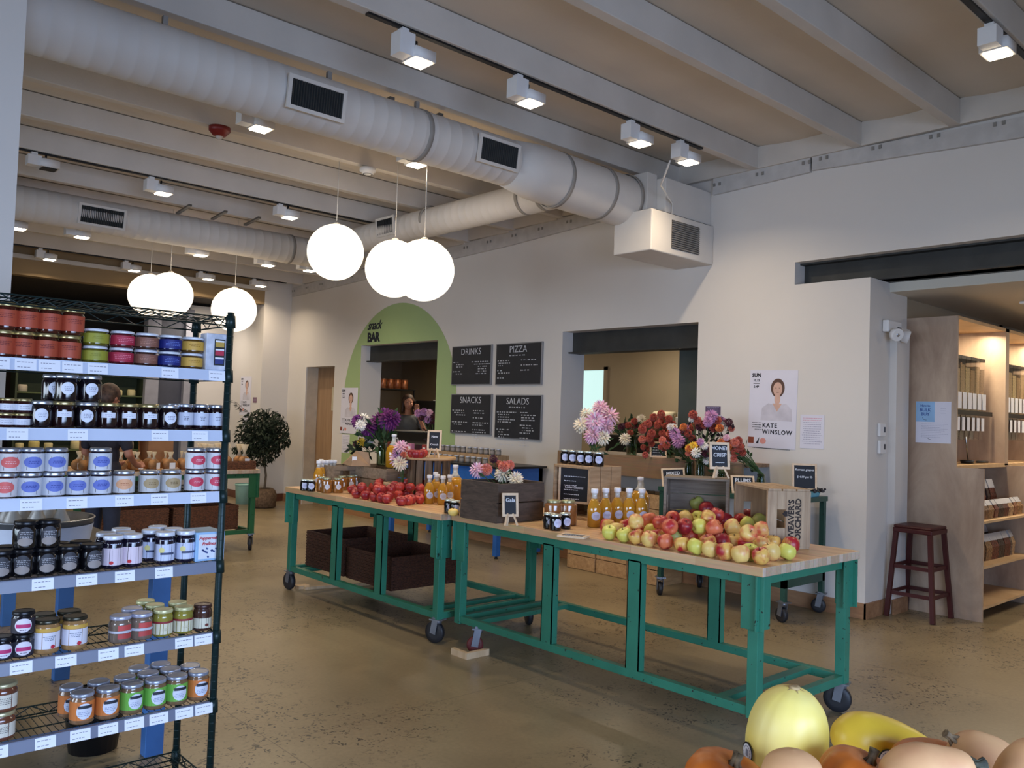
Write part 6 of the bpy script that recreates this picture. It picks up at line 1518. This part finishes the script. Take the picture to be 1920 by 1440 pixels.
# ================================================================== BULK-FOOD CABINET
M_ply = wood('plywood', (192, 168, 144), (152, 126, 106), .55, (3, 3, 1.2), scale=.9, c3=(150, 122, 98), bump=.05)
M_ply2 = wood('plywood_inside', (206, 172, 130), (184, 148, 106), .55, (3, 3, 1.2), scale=.9, bump=.05)
bc = thing('plywood_cabinet', 'tall plywood bulk-food cabinet beside the red stool', 'cabinet', (0, 0, 0))
PX, PF, UF, PB = 7.55, 2.52, 2.735, 3.3
b = MB(); b.prism([(PX, PF, 0), (PX, PB, 0), (PX, PB, 2.53), (PX, UF, 2.53), (PX, UF, 1.25), (PX, PF, 1.25)], (.02, 0, 0)); b.build('side_panel', M_ply, bc)
for x in (8.77, 9.99):
    MB().box(x-.045, x+.045, UF, PB, 1.25, 2.53).build('divider', M_ply, bc); MB().box(x-.012, x+.012, PF, PB, 0, 1.25).build('divider', M_ply, bc)
MB().box(PX+.02, 11.2, PB-.02, PB, .0, 2.53).build('back_panel', M_ply2, bc)
MB().box(PX+.02, 11.2, UF, PB-.02, 2.50, 2.53).build('cabinet_top', M_ply2, bc)
MB().box(PX+.02, 11.2, UF, PB-.02, 1.235, 1.265).build('shelf', M_ply2, bc)
for z in (.82, .45, .12): MB().box(PX+.02, 11.2, PF, PB-.02, z-.02, z).build('shelf', M_ply2, bc)
l = area('cabinet_light', (8.15, 2.86, 2.47), 1.0, 20.0, (1, .84, .6), (8.15, 2.95, 1.2), .08)
l = area('cabinet_light', (9.4, 2.86, 2.47), 1.0, 20.0, (1, .84, .6), (9.4, 2.95, 1.2), .08)
M_acr = glass('bin_acrylic', (240, 240, 240), .03, .5)
GR = [(172, 120, 84), (206, 164, 112), (226, 192, 140), (214, 178, 122), (232, 202, 140), (200, 158, 98), (212, 172, 110), (190, 150, 104)]
bi = 0
for bay, (xa, n) in enumerate(((7.66, 8), (8.90, 8))):
    MB().box(xa-.06, xa+1.02, 2.83, 2.85, 1.70, 1.74).build('bin_rail', M_black, bc)
    for k in range(n):
        x = xa+.02+k*.118; z1 = 2.20
        t = thing('bulk_dispenser', 'clear gravity bin of %s, %s from left in the %s cabinet bay' % (('grains', 'nuts', 'cereal', 'oats')[k % 4], ORD[k], ('near', 'far')[bay]), 'dispenser', (x, 2.92, 0), 0, 'gravity bins, %s bay' % ('near', 'far')[bay])
        MB().box(-.054, .054, -.06, .1, 1.74, z1).build('bin_wall', M_acr, t)
        MB().box(-.050, .050, -.056, .096, 1.745, z1-.05-.02*(k % 3)).build('bin_contents', mat('grain_%d' % (k % 8), GR[k % 8], .8, c2=tuple(int(v*.7) for v in GR[k % 8]), scale=90, bump=.6, bscale=90), t)
        MB().box(-.056, .056, -.062, .102, z1, z1+.03).build('lid', M_black, t)
        MB().prism([(-.05, -.06, 1.70), (-.05, .09, 1.70), (-.05, .05, 1.52), (-.05, -.05, 1.48)], (.1, 0, 0)).build('chute', M_acr, t)
        MB().box(-.03, .03, -.068, -.063, 1.56, 1.68).build('price_card', M_white, t)
        MB().box(-.04, .04, -.078, -.072, 1.755, 1.90).build('name_card', M_white, t)
# counter things in the near bay
t = thing('info_card', 'white printed card standing on the cabinet counter', 'card', (7.72, 2.85, 1.266)); MB().box(-.09, .09, -.004, .004, .10, .30).build('card_sheet', M_white, t); MB().box(-.05, .05, -.03, .03, 0, .10).build('card_stand', M_black, t)
t = thing('scoop', 'dark scoop lying on the cabinet counter', 'scoop', (8.15, 2.86, 1.266)); MB().lathe([(.05, 0), (.06, .03), (.056, .03), (.046, .004), (0, .004)], 16).build('scoop_bowl', M_black, t); MB().tube([(0.02, 0, .03), (-.10, -.02, .24)], .006, 6).build('handle', _mats['brushed_steel'], t)
t = thing('tongs', 'black tongs lying flat on the cabinet counter', 'tongs', (8.42, 2.83, 1.27)); MB().tube([(-.12, 0, .01), (0, .03, .012), (.12, .01, .01)], .01, 6).build('tong_arm', M_black, t); MB().tube([(-.12, 0, .01), (0, -.03, .012), (.12, -.01, .01)], .01, 6).build('tong_arm', M_black, t)
t = thing('info_card', 'white printed card standing in the far cabinet bay', 'card', (9.05, 2.85, 1.266)); MB().box(-.08, .08, -.004, .004, .0, .32).build('card_sheet', M_white, t)
# bagged goods on the lower shelves
M_bag = glass('clear_bag_film', (236, 236, 240), .12, .9)
BC = [(150, 110, 70), (96, 44, 30), (168, 124, 80), (110, 50, 34), (186, 150, 110), (130, 92, 60), (60, 40, 34), (150, 96, 60)]
q = random.Random(31)
for (z, yy, x0, n, w, h, nm) in ((.8205, 2.62, 7.66, 9, .11, .15, 'top'), (.8205, 2.82, 7.64, 8, .12, .3, 'top'), (.4505, 2.66, 7.68, 7, .14, .22, 'middle'), (.4505, 2.88, 7.68, 7, .14, .24, 'middle')):
    for k in range(n):
        c = BC[(k*3+int(yy*10)) % 8]; x = x0+k*(w+.012)
        t = thing('snack_bag', 'clear bag of dried goods on the %s open shelf, %s from left, %s row' % (nm, ORD[k], 'front' if yy < 2.7 else 'back'), 'bag', (x, yy, z), q.uniform(-.15, .15), 'bagged goods on the %s shelf' % nm)
        MB().add([(-w*.45, -.04, 0), (w*.45, -.04, 0), (w*.45, .04, 0), (-w*.45, .04, 0), (-w*.47, -.05, h*.5), (w*.47, -.05, h*.5), (w*.47, .05, h*.5), (-w*.47, .05, h*.5), (-w*.4, -.03, h*.75), (w*.4, -.03, h*.75), (w*.4, .03, h*.75), (-w*.4, .03, h*.75)],
                 [(3, 2, 1, 0), (0, 1, 5, 4), (1, 2, 6, 5), (2, 3, 7, 6), (3, 0, 4, 7), (4, 5, 9, 8), (5, 6, 10, 9), (6, 7, 11, 10), (7, 4, 8, 11), (8, 9, 10, 11)]).build('bag_contents', mat('goods_%d_%d_%d' % c, c, .5, c2=tuple(int(v*.55) for v in c), scale=60, bump=.5, bscale=60), t)
        MB().add([(-w*.44, -.032, h*.74), (w*.44, -.032, h*.74), (w*.44, .032, h*.74), (-w*.44, .032, h*.74), (-w*.46, -.004, h), (w*.46, -.004, h), (w*.46, .004, h), (-w*.46, .004, h)], [(0, 1, 5, 4), (1, 2, 6, 5), (2, 3, 7, 6), (3, 0, 4, 7), (4, 5, 6, 7)]).build('bag_top', mat('bag_header', (190, 188, 190), .35), t)
# bulk sign on the cabinet side
t = thing('paper_notice', 'HOW TO BULK BUY sheet with blue corner taped on the plywood side', 'notice', (PX-.0012, 2.925, 1.80)); t.rotation_euler = ONWALL.to_euler()
MB().box(-.145, .145, -.355, 0, -.0005, .0005).build('paper_sheet', M_poster, t)
MB().box(-.144, .012, -.175, 0, .0005, .0009).build('blue_corner', mat('sky_blue_print', (150, 190, 228), .6), t)
Mb2 = mat('navy_print', (60, 90, 160), .6); I3 = Matrix.Identity(3)
for s_, x, y, sz in (('How to', -.066, -.045, .026), ('BULK', -.066, -.085, .038), ('BUY', -.066, -.122, .038)): text('lettering', s_, sz, Mb2, t, (x, y, .0011), I3, bold=.0008)
MB().tube([(-.09, -.135, .001), (-.08, -.155, .001), (-.055, -.16, .001)], .0015, 4).build('printed_arrow', M_inkb, t); MB().tube([(-.05, -.31, .001), (-.03, -.325, .001), (-.015, -.327, .001)], .0015, 4).build('printed_arrow', M_inkb, t)
b = MB(); q = random.Random(8)
for k in range(9):
    y = -.195-.014*k; u = -.10; e = .115-.03*(k % 3)
    while u < e: l = q.uniform(.005, .014); b.box(u, u+l, y, y+.0022, .0005, .0009); u += l+.003
for y in (-.06, -.08, -.10):
    for u in (.06, .075, .09): b.box(u, u+.01, y, y+.0025, .0005, .0009)
b.build('fine_print', mat('print_grey_blue', (150, 150, 176), .7), t)
# ceiling register in the side room
t = thing('ceiling_register', 'flat white air register in the side room ceiling', 'vent'); t.location = (8.6, 2.2, 2.72)
MB().box(-.3, .3, -.3, .3, -.025, -.001).build('register_frame', M_lamp, t, bev=.006); MB().box(-.24, .24, -.24, .24, -.03, -.025).build('register_face', mat('register_face_paint', (176, 168, 156), .6), t)
# ================================================================== KITCHEN BEHIND THE HATCHES
t = thing('deli_case', 'dark glass deli case in the snack hatch', 'display case', (7.5, 10.0, 0))
MB().box(-.25, .25, -.92, .92, 0, .95).build('case_base', M_steel, t)
MB().prism([(-.25, -.92, .95), (.25, -.92, .95), (.25, -.92, 1.27), (-.08, -.92, 1.27), (-.25, -.92, 1.1)], (0, 1.84, 0)).build('case_glass', mat('case_glass_dark', (34, 36, 38), .06, var=.02, coat=1), t)
MB().box(-.1, .27, -.93, .93, 1.27, 1.285).build('case_top', _mats['brushed_steel'], t)
for (y, c) in ((-.5, (150, 60, 60)), (-.15, (200, 130, 170)), (.2, (190, 110, 150)), (.45, (120, 50, 40))):
    k = thing('snack_pack', 'coloured pack on the hatch counter before the deli case', 'pack', (7.05, 10.0+y, 1.0005), 0, 'packs on the hatch counter'); MB().box(-.03, .03, -.05, .05, 0, .12).build('pack_body', mat('pack_%d' % c[0], c, .5), k, bev=.004); MB().box(-.031, -.03, -.03, .03, .03, .08).build('pack_label', M_white, k)
t = thing('kitchen_shelf', 'black shelf of copper cans in the kitchen', 'shelf', (0, 0, 0))
sy = 12.6; a = ony(704, 727, sy); c = ony(768, 727, sy)
MB().box(a.x, c.x+.12, sy-.02, sy+.5, a.z-.02, a.z).build('shelf_board', M_black, t)
for x in (a.x+.01, c.x+.1): MB().box(x, x+.02, sy, sy+.02, 0, a.z-.02).build('post', M_black, t)
for k in range(5):
    u = k/4; x = a.x+.06+(c.x-a.x-.1)*u
    cn = thing('food_can', 'large copper-coloured can on the kitchen shelf, %s from left' % ORD[k], 'can', (x, sy+.12, a.z+.0005), k, 'copper cans on the kitchen shelf')
    MB().lathe([(.07, 0), (.074, .004), (.073, .09), (.074, .17), (.07, .175)], 20).build('can_body', mat('copper_can', (150, 82, 48), .35, .5, c2=(196, 130, 90), scale=20), cn)
    MB().lathe([(.068, .175), (.066, .18)], 20).build('can_lid', _mats['brushed_steel'], cn)
    MB().box(-.03, .03, -.0755, -.0745, .04, .13).build('can_label', mat('cream_label', (216, 200, 160), .6), cn)
t = thing('steel_oven', 'dark commercial oven at the right of the kitchen view', 'oven', (9.42, 12.05, 0))
MB().box(-.45, .55, -.4, .4, 0, 1.78).build('oven_body', mat('oven_black', (36, 36, 38), .35), t, bev=.01)
MB().box(-.40, .5, -.42, -.40, .9, 1.7).build('oven_door', mat('oven_glass', (24, 24, 26), .1), t); MB().tube([(-.35, -.46, 1.66), (.45, -.46, 1.66)], .015, 8).build('handle', _mats['brushed_steel'], t)
MB().box(-.2, .3, -.3, .2, 1.781, 1.80).build('oven_tray', M_white, t)
# desk with boxes behind the wide hatch
t = thing('office_desk', 'dark worktop with equipment behind the wide hatch', 'desk', (9.35, 7.0, 0))
MB().box(-.45, .5, -1.2, .9, 1.3, 1.345).build('worktop', M_steel, t)
for y in (-1.15, .82): MB().box(-.4, .45, y, y+.04, 0, 1.3).build('desk_side', M_steel, t)
MB().box(-.42, -.38, -1.1, .8, .4, 1.3).build('modesty_panel', mat('desk_dark', (48, 50, 52), .6), t)
for (nm, lb, y, w, d, h, c) in (('printer', 'dark printer on the desk behind the wide hatch', .12, .4, .35, .22, (62, 62, 64)), ('storage_box', 'white open box on the desk behind the hatch', -.28, .22, .3, .34, (196, 192, 184)), ('paper_stack', 'cream paper stack at the right of the hatch desk', -.62, .3, .35, .36, (206, 196, 168))):
    k = thing(nm, lb, {'printer': 'printer', 'storage_box': 'box', 'paper_stack': 'paper'}[nm], (9.3, 7.0+y, 1.3455))
    m = mat(nm+'_col', c, .6); MB().box(-d/2, d/2, -w/2, w/2, 0, h*.8).build(nm+'_body', m, k, bev=.01); MB().box(-d/2+.02, d/2-.02, -w/2+.02, w/2-.02, h*.8, h).build(nm+'_top', m, k, bev=.008)
k = thing('paper_roll', 'roll of cream paper on the printer behind the hatch', 'roll', (9.3, 7.12, 1.566+.062)); MB().lathe([(.02, -.17), (.06, -.17), (.06, .17), (.02, .17)], 20, R=rot('X', PI/2)).build('roll_body', mat('cream_roll', (206, 196, 168), .7), k); MB().lathe([(.018, -.19), (.018, .19)], 10, R=rot('X', PI/2)).build('roll_core', M_pine, k)
# ================================================================== FAR TABLE GOODS
q = random.Random(44)
M_bread = mat('bread_crust', (176, 124, 74), .7, var=.25, scale=14)
for k in range(14):
    x = 2.45+(k%7)*.165; y = 8.78+.14*(k//7)
    t = thing('bread_bag', 'wrapped loaf with white label on the far table, %s' % (ORD[k]+' from left' if k < 11 else ('near the tray, %s' % ORD[k-11])), 'bread', (x, y, .881), q.uniform(0, 3), 'wrapped loaves on the far table')
    MB().sph((0, 0, .06), .06, 14, 10, (1.3, .8, 1)).build('loaf', M_bread, t)
    MB().lathe([(.03, .11), (.012, .14), (.03, .19)], 8, squash=(1.2, .6)).build('bag_tie', mat('bag_film', (206, 188, 158), .3), t)
    MB().box(-.03, .03, -.052, -.050, .02, .08).build('bag_label', M_white, t)
for k in range(8):
    x = 3.71+(k % 3)*.19; y = 8.82+(k//3)*.13
    t = thing('bread_bag', 'twisted wrapped loaf in the wicker tray, %s' % ORD[k], 'bread', (x, y, .905), q.uniform(0, 3), 'wrapped loaves in the tray')
    MB().sph((0, 0, .06), .06, 14, 10, (1.2, .8, .95)).build('loaf', M_bread, t); MB().lathe([(.03, .11), (.012, .15), (.045, .24)], 8, squash=(1.2, .6)).build('bag_tie', _mats['bag_film'], t); MB().box(-.03, .03, -.056, -.053, .03, .09).build('bag_label', M_white, t)
for (x, w, h, lb) in ((2.75, .34, .36, 'left'), (3.30, .26, .30, 'right')):
    t = thing('cardboard_box', 'open brown cardboard box on the far table, the %s one' % lb, 'box', (x, 9.28, .881)); m = mat('cardboard', (150, 108, 72), .8)
    e = MB(); e.box(-w/2, w/2, -.15, -.145, 0, h); e.box(-w/2, w/2, .145, .15, 0, h); e.box(-w/2, -w/2+.005, -.145, .145, 0, h); e.box(w/2-.005, w/2, -.145, .145, 0, h); e.box(-w/2, w/2, -.15, .15, 0, .005); e.build('box_wall', m, t)
    MB().box(w/2-.002, w/2+.14, -.14, .14, h-.003, h).build('box_flap', m, t); MB().box(-w/2-.1, -w/2, -.14, .14, h-.003, h).build('box_flap', m, t)
t = thing('waste_bin', 'pale turquoise bin on the floor by the pier', 'bin', (6.05, 13.0, 0)); MB().lathe([(.12, 0), (.14, .30), (.145, .31), (.135, .31), (.115, .01), (0, .01)], 20).build('bin_wall', mat('mint_plastic', (160, 206, 196), .5), t); MB().lathe([(.143, .295), (.15, .3), (.15, .318), (.143, .32)], 20, closed=False).build('rim', _mats['mint_plastic'], t)
# ================================================================== ALCOVE AT THE FAR LEFT
M_gshelf = mat('olive_shelf_paint', (52, 62, 42), .7)
def far_shelf(name, label, x0, x1, y, zs, goods):
    t = thing(name, label, 'shelving', (0, 0, 0)); MB().box(x0, x1, y+.3, y+.32, 0, 2.4).build('back_panel', M_gshelf, t)
    for x in (x0, x1-.03): MB().box(x, x+.03, y, y+.3, 0, 2.4).build('upright', M_gshelf, t)
    for z in zs: MB().box(x0+.03, x1-.03, y, y+.3, z-.02, z).build('shelf', mat('olive_shelf_edge', (84, 96, 60), .7), t)
    q = random.Random(int(x0*10)); n = 0
    for z in zs:
        x = x0+.12
        while x < x1-.1:
            if q.random() < .75:
                s_ = q.uniform(.05, .085); c = ((214, 200, 150), (206, 190, 120), (180, 168, 150))[q.randrange(3)]
                g = MB().lathe([(s_*.9, 0), (s_, .01), (s_, s_*1.3), (s_*.85, s_*1.6)], 14, (0, 0, 0)); o = g.build('cheese_round', mat('cheese_%d' % c[0], c, .6)); o.location = (x, y+.1, z+.0005)
                tag(o, goods, 'food', 'pale goods on the olive shelves')
            x += .2
    return t
a = ony(212, 730, 14.5); c = ony(271, 730, 14.5)
far_shelf('olive_shelves', 'olive green shelving with pale cheeses seen between the jars', a.x-1.4, c.x, 14.5, (.8, 1.25, 1.68, 2.08), 'small pale round item on the olive shelving at the back')
p0, p1, p2, p3, p4 = [ony(v, 730, 14.4).x for v in (272, 297, 300, 344, 358)]
b = MB().box(p0, p1, 14.4, 14.6, 0, 3.2); struct(b.build('wall_alcove_left', mat('alcove_grey', (150, 150, 160), .7)))
struct(MB().box(p1, p3, 14.5, 14.6, 0, 3.2).build('door_2', mat('alcove_door', (70, 72, 84), .6)))
struct(MB().box(p3, p4, 14.4, 14.6, 0, 3.2).build('wall_alcove_mid', _mats['alcove_grey']))
struct(MB().box(p4, 6.34, 14.6, 14.7, 0, 3.3).build('wall_alcove_right', M_wall))
area('alcove_lamp', (5.6, 13.9, 3.0), .3, 11, (1, .88, .74), (5.8, 14.6, 1.2))
area('alcove_shelf_lamp', (3.0, 14.0, 2.9), .3, 9, (1, .85, .6), (3.2, 14.6, 1.6))
# ================================================================== PEOPLE
def capsule(b, p, q, r0, r1, n=14):
    p, q = Vector(p), Vector(q); k = 6; pts = []; rs = []
    d = (q-p).normalized()
    for i in range(4): a = PI/2*(1-i/4); pts.append(p-d*r0*math.sin(a)); rs.append(max(.001, r0*math.cos(a)))
    for i in range(k+1): t = i/k; pts.append(p.lerp(q, t)); rs.append(r0+(r1-r0)*t)
    for i in range(1, 5): a = PI/2*i/4; pts.append(q+d*r1*math.sin(a)); rs.append(max(.001, r1*math.cos(a)))
    b.tube(pts, rs, n)
def fuse(b, name, m, parent, voxel=.008, smooth=4):
    """voxel-fuse overlapping volumes into one continuous skin and bake the result"""
    o = b.build(name, m); rm = o.modifiers.new('fuse', 'REMESH'); rm.mode = 'VOXEL'; rm.voxel_size = voxel; rm.use_smooth_shade = True
    sm = o.modifiers.new('smooth', 'SMOOTH'); sm.iterations = smooth; sm.factor = .5
    bpy.context.view_layer.update()
    me = bpy.data.meshes.new_from_object(o.evaluated_get(bpy.context.evaluated_depsgraph_get())); me.name = name
    old = o.data; o.modifiers.clear(); o.data = me; bpy.data.meshes.remove(old)
    if parent: o.parent = parent
    return o
def person(label, loc, rz, H, skin, hair_c, top_c, trouser_c, arms, head_turn=0, head_nod=0, long_hair=True, bun=False):
    """faces -Y; H standing height. arms: per side ((elbow), (wrist), grip direction) in body units of H=1.7"""
    s = H/1.7; t = thing('person', label, 'person', loc, rz); t.scale = (s, s, s)
    ms = mat('skin_%d' % skin[0], skin, .5, var=.03); V = Vector
    hips = {-1: V((-.09, 0, .88)), 1: V((.09, 0, .88))}
    b = MB()
    for sd in (-1, 1):
        knee = V((sd*.10, -.01, .48)); ank = V((sd*.11, .01, .08))
        capsule(b, hips[sd], knee, .082, .056); capsule(b, knee, ank, .052, .034); capsule(b, ank+V((0, 0, -.03)), ank+V((0, -.16, -.045)), .036, .028)
    b.sph((0, 0, .92), .13, 16, 12, (1.15, .8, .9)); b.sph((0, 0, 1.08), .12, 16, 12, (1.0, .75, 1.2)); b.sph((0, .0, 1.25), .15, 16, 12, (1.1, .72, 1.05)); capsule(b, (-.15, 0, 1.36), (.15, 0, 1.36), .055, .055)
    capsule(b, (0, .01, 1.36), (0, -.005, 1.49), .05, .046)
    Rh = rot('Z', head_turn) @ rot('X', head_nod); hc = V((0, -.02, 1.59))
    hb = MB(); hb.sph((0, .012, .02), .088, 20, 16, (.86, 1.05, 1.05)); hb.sph((0, -.025, -.03), .068, 18, 14, (.88, .95, 1.15)); hb.sph((0, -.045, -.075), .034, 12, 10, (1.1, .9, .8))
    hb.sph((0, -.088, -.018), .013, 10, 8, (.8, 1.1, 1.6)); hb.sph((0, -.094, -.032), .012, 10, 8); hb.sph((0, -.079, -.062), .018, 12, 8, (1.2, .5, .45))
    for sd in (-1, 1): hb.sph((sd*.078, .01, -.005), .022, 10, 8, (.35, .8, 1.2)); hb.sph((sd*.032, -.076, .018), .016, 10, 8, (1.4, .5, .6)); hb.sph((sd*.042, -.06, -.03), .026, 10, 8)
    hb.xf(hc, Rh); k0 = len(b.v); b.v += hb.v; b.f += [tuple(i+k0 for i in f) for f in hb.f]; b.sm += hb.sm; b.mi += hb.mi
    sh = {-1: V((-.175, 0, 1.36)), 1: V((.175, 0, 1.36))}
    for sd, (el, wr, gd) in zip((-1, 1), arms):
        el, wr, gd = V(el), V(wr), V(gd).normalized()
        capsule(b, sh[sd], el, .046, .036); capsule(b, el, wr, .036, .024)
        side = gd.cross(V((0, -1, .2))).normalized(); nrm = gd.cross(side)
        pc = wr+gd*.05; capsule(b, wr, wr+gd*.075, .026, .03); 
        for i, (o_, ln) in enumerate(((-.03, .072), (-.010, .082), (.010, .078), (.030, .062))):
            f0 = wr+gd*.085+side*o_; f1 = f0+gd*ln*.45-nrm*.008; f2 = f1+(gd*.6-nrm*.8).normalized()*ln*.5; capsule(b, f0, f1, .0095, .0088, 8); capsule(b, f1, f2, .0088, .0075, 8)
        th0 = wr+gd*.03-side*.026; th1 = th0+(gd*.6-side*.7-nrm*.2).normalized()*.035; th2 = th1+(gd*.8-nrm*.5).normalized()*.03; capsule(b, th0, th1, .0125, .0105, 8); capsule(b, th1, th2, .0105, .0085, 8)
    fuse(b, 'body', ms, t, .0075, 3)
    # face details and hair
    f = MB()
    for sd in (-1, 1): f.sph((sd*.031, -.0835, .012), .0095, 10, 8, (1.3, .5, .7))
    f.xf(hc, Rh); f.build('eyes', mat('eye_dark', (46, 34, 30), .3), t)
    f = MB(); f.sph((0, -.091, -.062), .013, 10, 6, (1.5, .35, .4)); 
    f.xf(hc, Rh); f.build('lips', mat('lips', (160, 92, 84), .5), t)
    f = MB()
    for sd in (-1, 1): f.tube([(sd*.018, -.089, .034), (sd*.034, -.086, .040), (sd*.05, -.075, .034)], .0028, 6)
    f.xf(hc, Rh); f.build('eyebrows', mat('hair_%d' % hair_c[0], hair_c, .6, var=.3, scale=30), t)
    h = MB(); h.sph((0, .028, .045), .092, 20, 14, (.95, 1.08, .95)); h.sph((0, .05, .0), .085, 18, 12, (.98, .9, 1.1))
    for sd in (-1, 1): h.sph((sd*.066, .01, .03), .035, 12, 10, (.6, 1.4, 1.4))
    if long_hair:
        for sd in (-1, 1): capsule(h, (sd*.072, .015, .03), (sd*.085, .0, -.14), .03, .022)
        capsule(h, (0, .08, .0), (0, .085, -.15), .07, .05)
    if bun: h.sph((0, .05, .135), .035, 12, 10)
    h.xf(hc, Rh); fuse(h, 'hair', mat('hair_%d' % hair_c[0], hair_c, .6, var=.3, scale=30), t, .007, 2)
    # clothes, a shade larger than the body
    c = MB(); c.sph((0, 0, .96), .142, 16, 12, (1.15, .82, .8)); c.sph((0, 0, 1.08), .132, 16, 12, (1.02, .8, 1.2)); c.sph((0, 0, 1.25), .162, 16, 12, (1.1, .75, 1.0)); capsule(c, (-.155, 0, 1.35), (.155, 0, 1.35), .064, .064)
    for sd, (el, wr, gd) in zip((-1, 1), arms): capsule(c, sh[sd], sh[sd].lerp(V(el), .75), .058, .05)
    fuse(c, 'shirt', mat('cloth_%d_%d' % (top_c[0], top_c[2]), top_c, .85, var=.1, scale=12, bump=.2), t, .009, 3)
    c = MB(); c.sph((0, 0, .90), .140, 16, 12, (1.15, .84, .85))
    for sd in (-1, 1): knee = V((sd*.10, -.01, .48)); ank = V((sd*.11, .01, .12)); capsule(c, hips[sd], knee, .094, .068); capsule(c, knee, ank, .066, .055)
    fuse(c, 'trousers', mat('cloth_%d_%d' % (trouser_c[0], trouser_c[2]), trouser_c, .85, var=.1, scale=12), t, .009, 3)
    c = MB()
    for sd in (-1, 1): capsule(c, (sd*.11, .03, .045), (sd*.11, -.15, .038), .045, .036)
    fuse(c, 'shoes', M_black, t, .009, 2)
    return t
# woman behind the snack counter, phone at her left ear
wp = onx(765, 762, 8.0)
face = math.atan2(0-wp.y, 0-wp.x)+PI/2
pw = person('person behind the snack hatch in a grey top, holding a phone to one ear', (wp.x, wp.y, 0), face+.15, 1.84, (186, 132, 108), (74, 50, 38), (96, 98, 102), (40, 42, 50),
       (((-.24, .0, 1.10), (-.12, -.20, 1.02), (.4, -.7, -.1)), ((.27, -.06, 1.14), (.135, -.10, 1.42), (-.15, .15, 1))), .0, .06, True, False)
ph = thing('phone', 'dark phone held at the ear of the person in the snack hatch', 'phone', (0, 0, 0))
sc_ = 1.84/1.7; Rz = rot('Z', face+.15); pp = Vector((wp.x, wp.y, 0)) + Rz @ (Vector((.098, -.045, 1.565))*sc_)
ph.location = pp; ph.rotation_euler = (.2, .1, face+.15); MB().box(-.005, .005, -.035, .035, -.075, .075).build('phone_body', M_black, ph, bev=.004); MB().box(-.0065, -.005, -.03, .03, -.068, .068).build('phone_screen', mat('phone_glass', (14, 16, 22), .1), ph)
# bowed person seen between the jars
wp = ony(203, 742, 8.0-.0); d_ = 7.0
v = (RIGHT*((203-960)/FPX) - UP*((736-720)/FPX) + FWD); P_ = Vector((0, 0, EYE)) + v*7.6
person('person with short brown hair in a dark top, seen between the rack jars', (P_.x, P_.y, 0), 2.1, 1.70, (170, 112, 88), (86, 62, 50), (44, 40, 48), (40, 44, 60),
       (((-.24, -.02, 1.10), (-.14, -.22, 1.0), (.3, -.8, -.2)), ((.24, -.02, 1.10), (.14, -.22, 1.0), (-.3, -.8, -.2))), .1, .55, False)
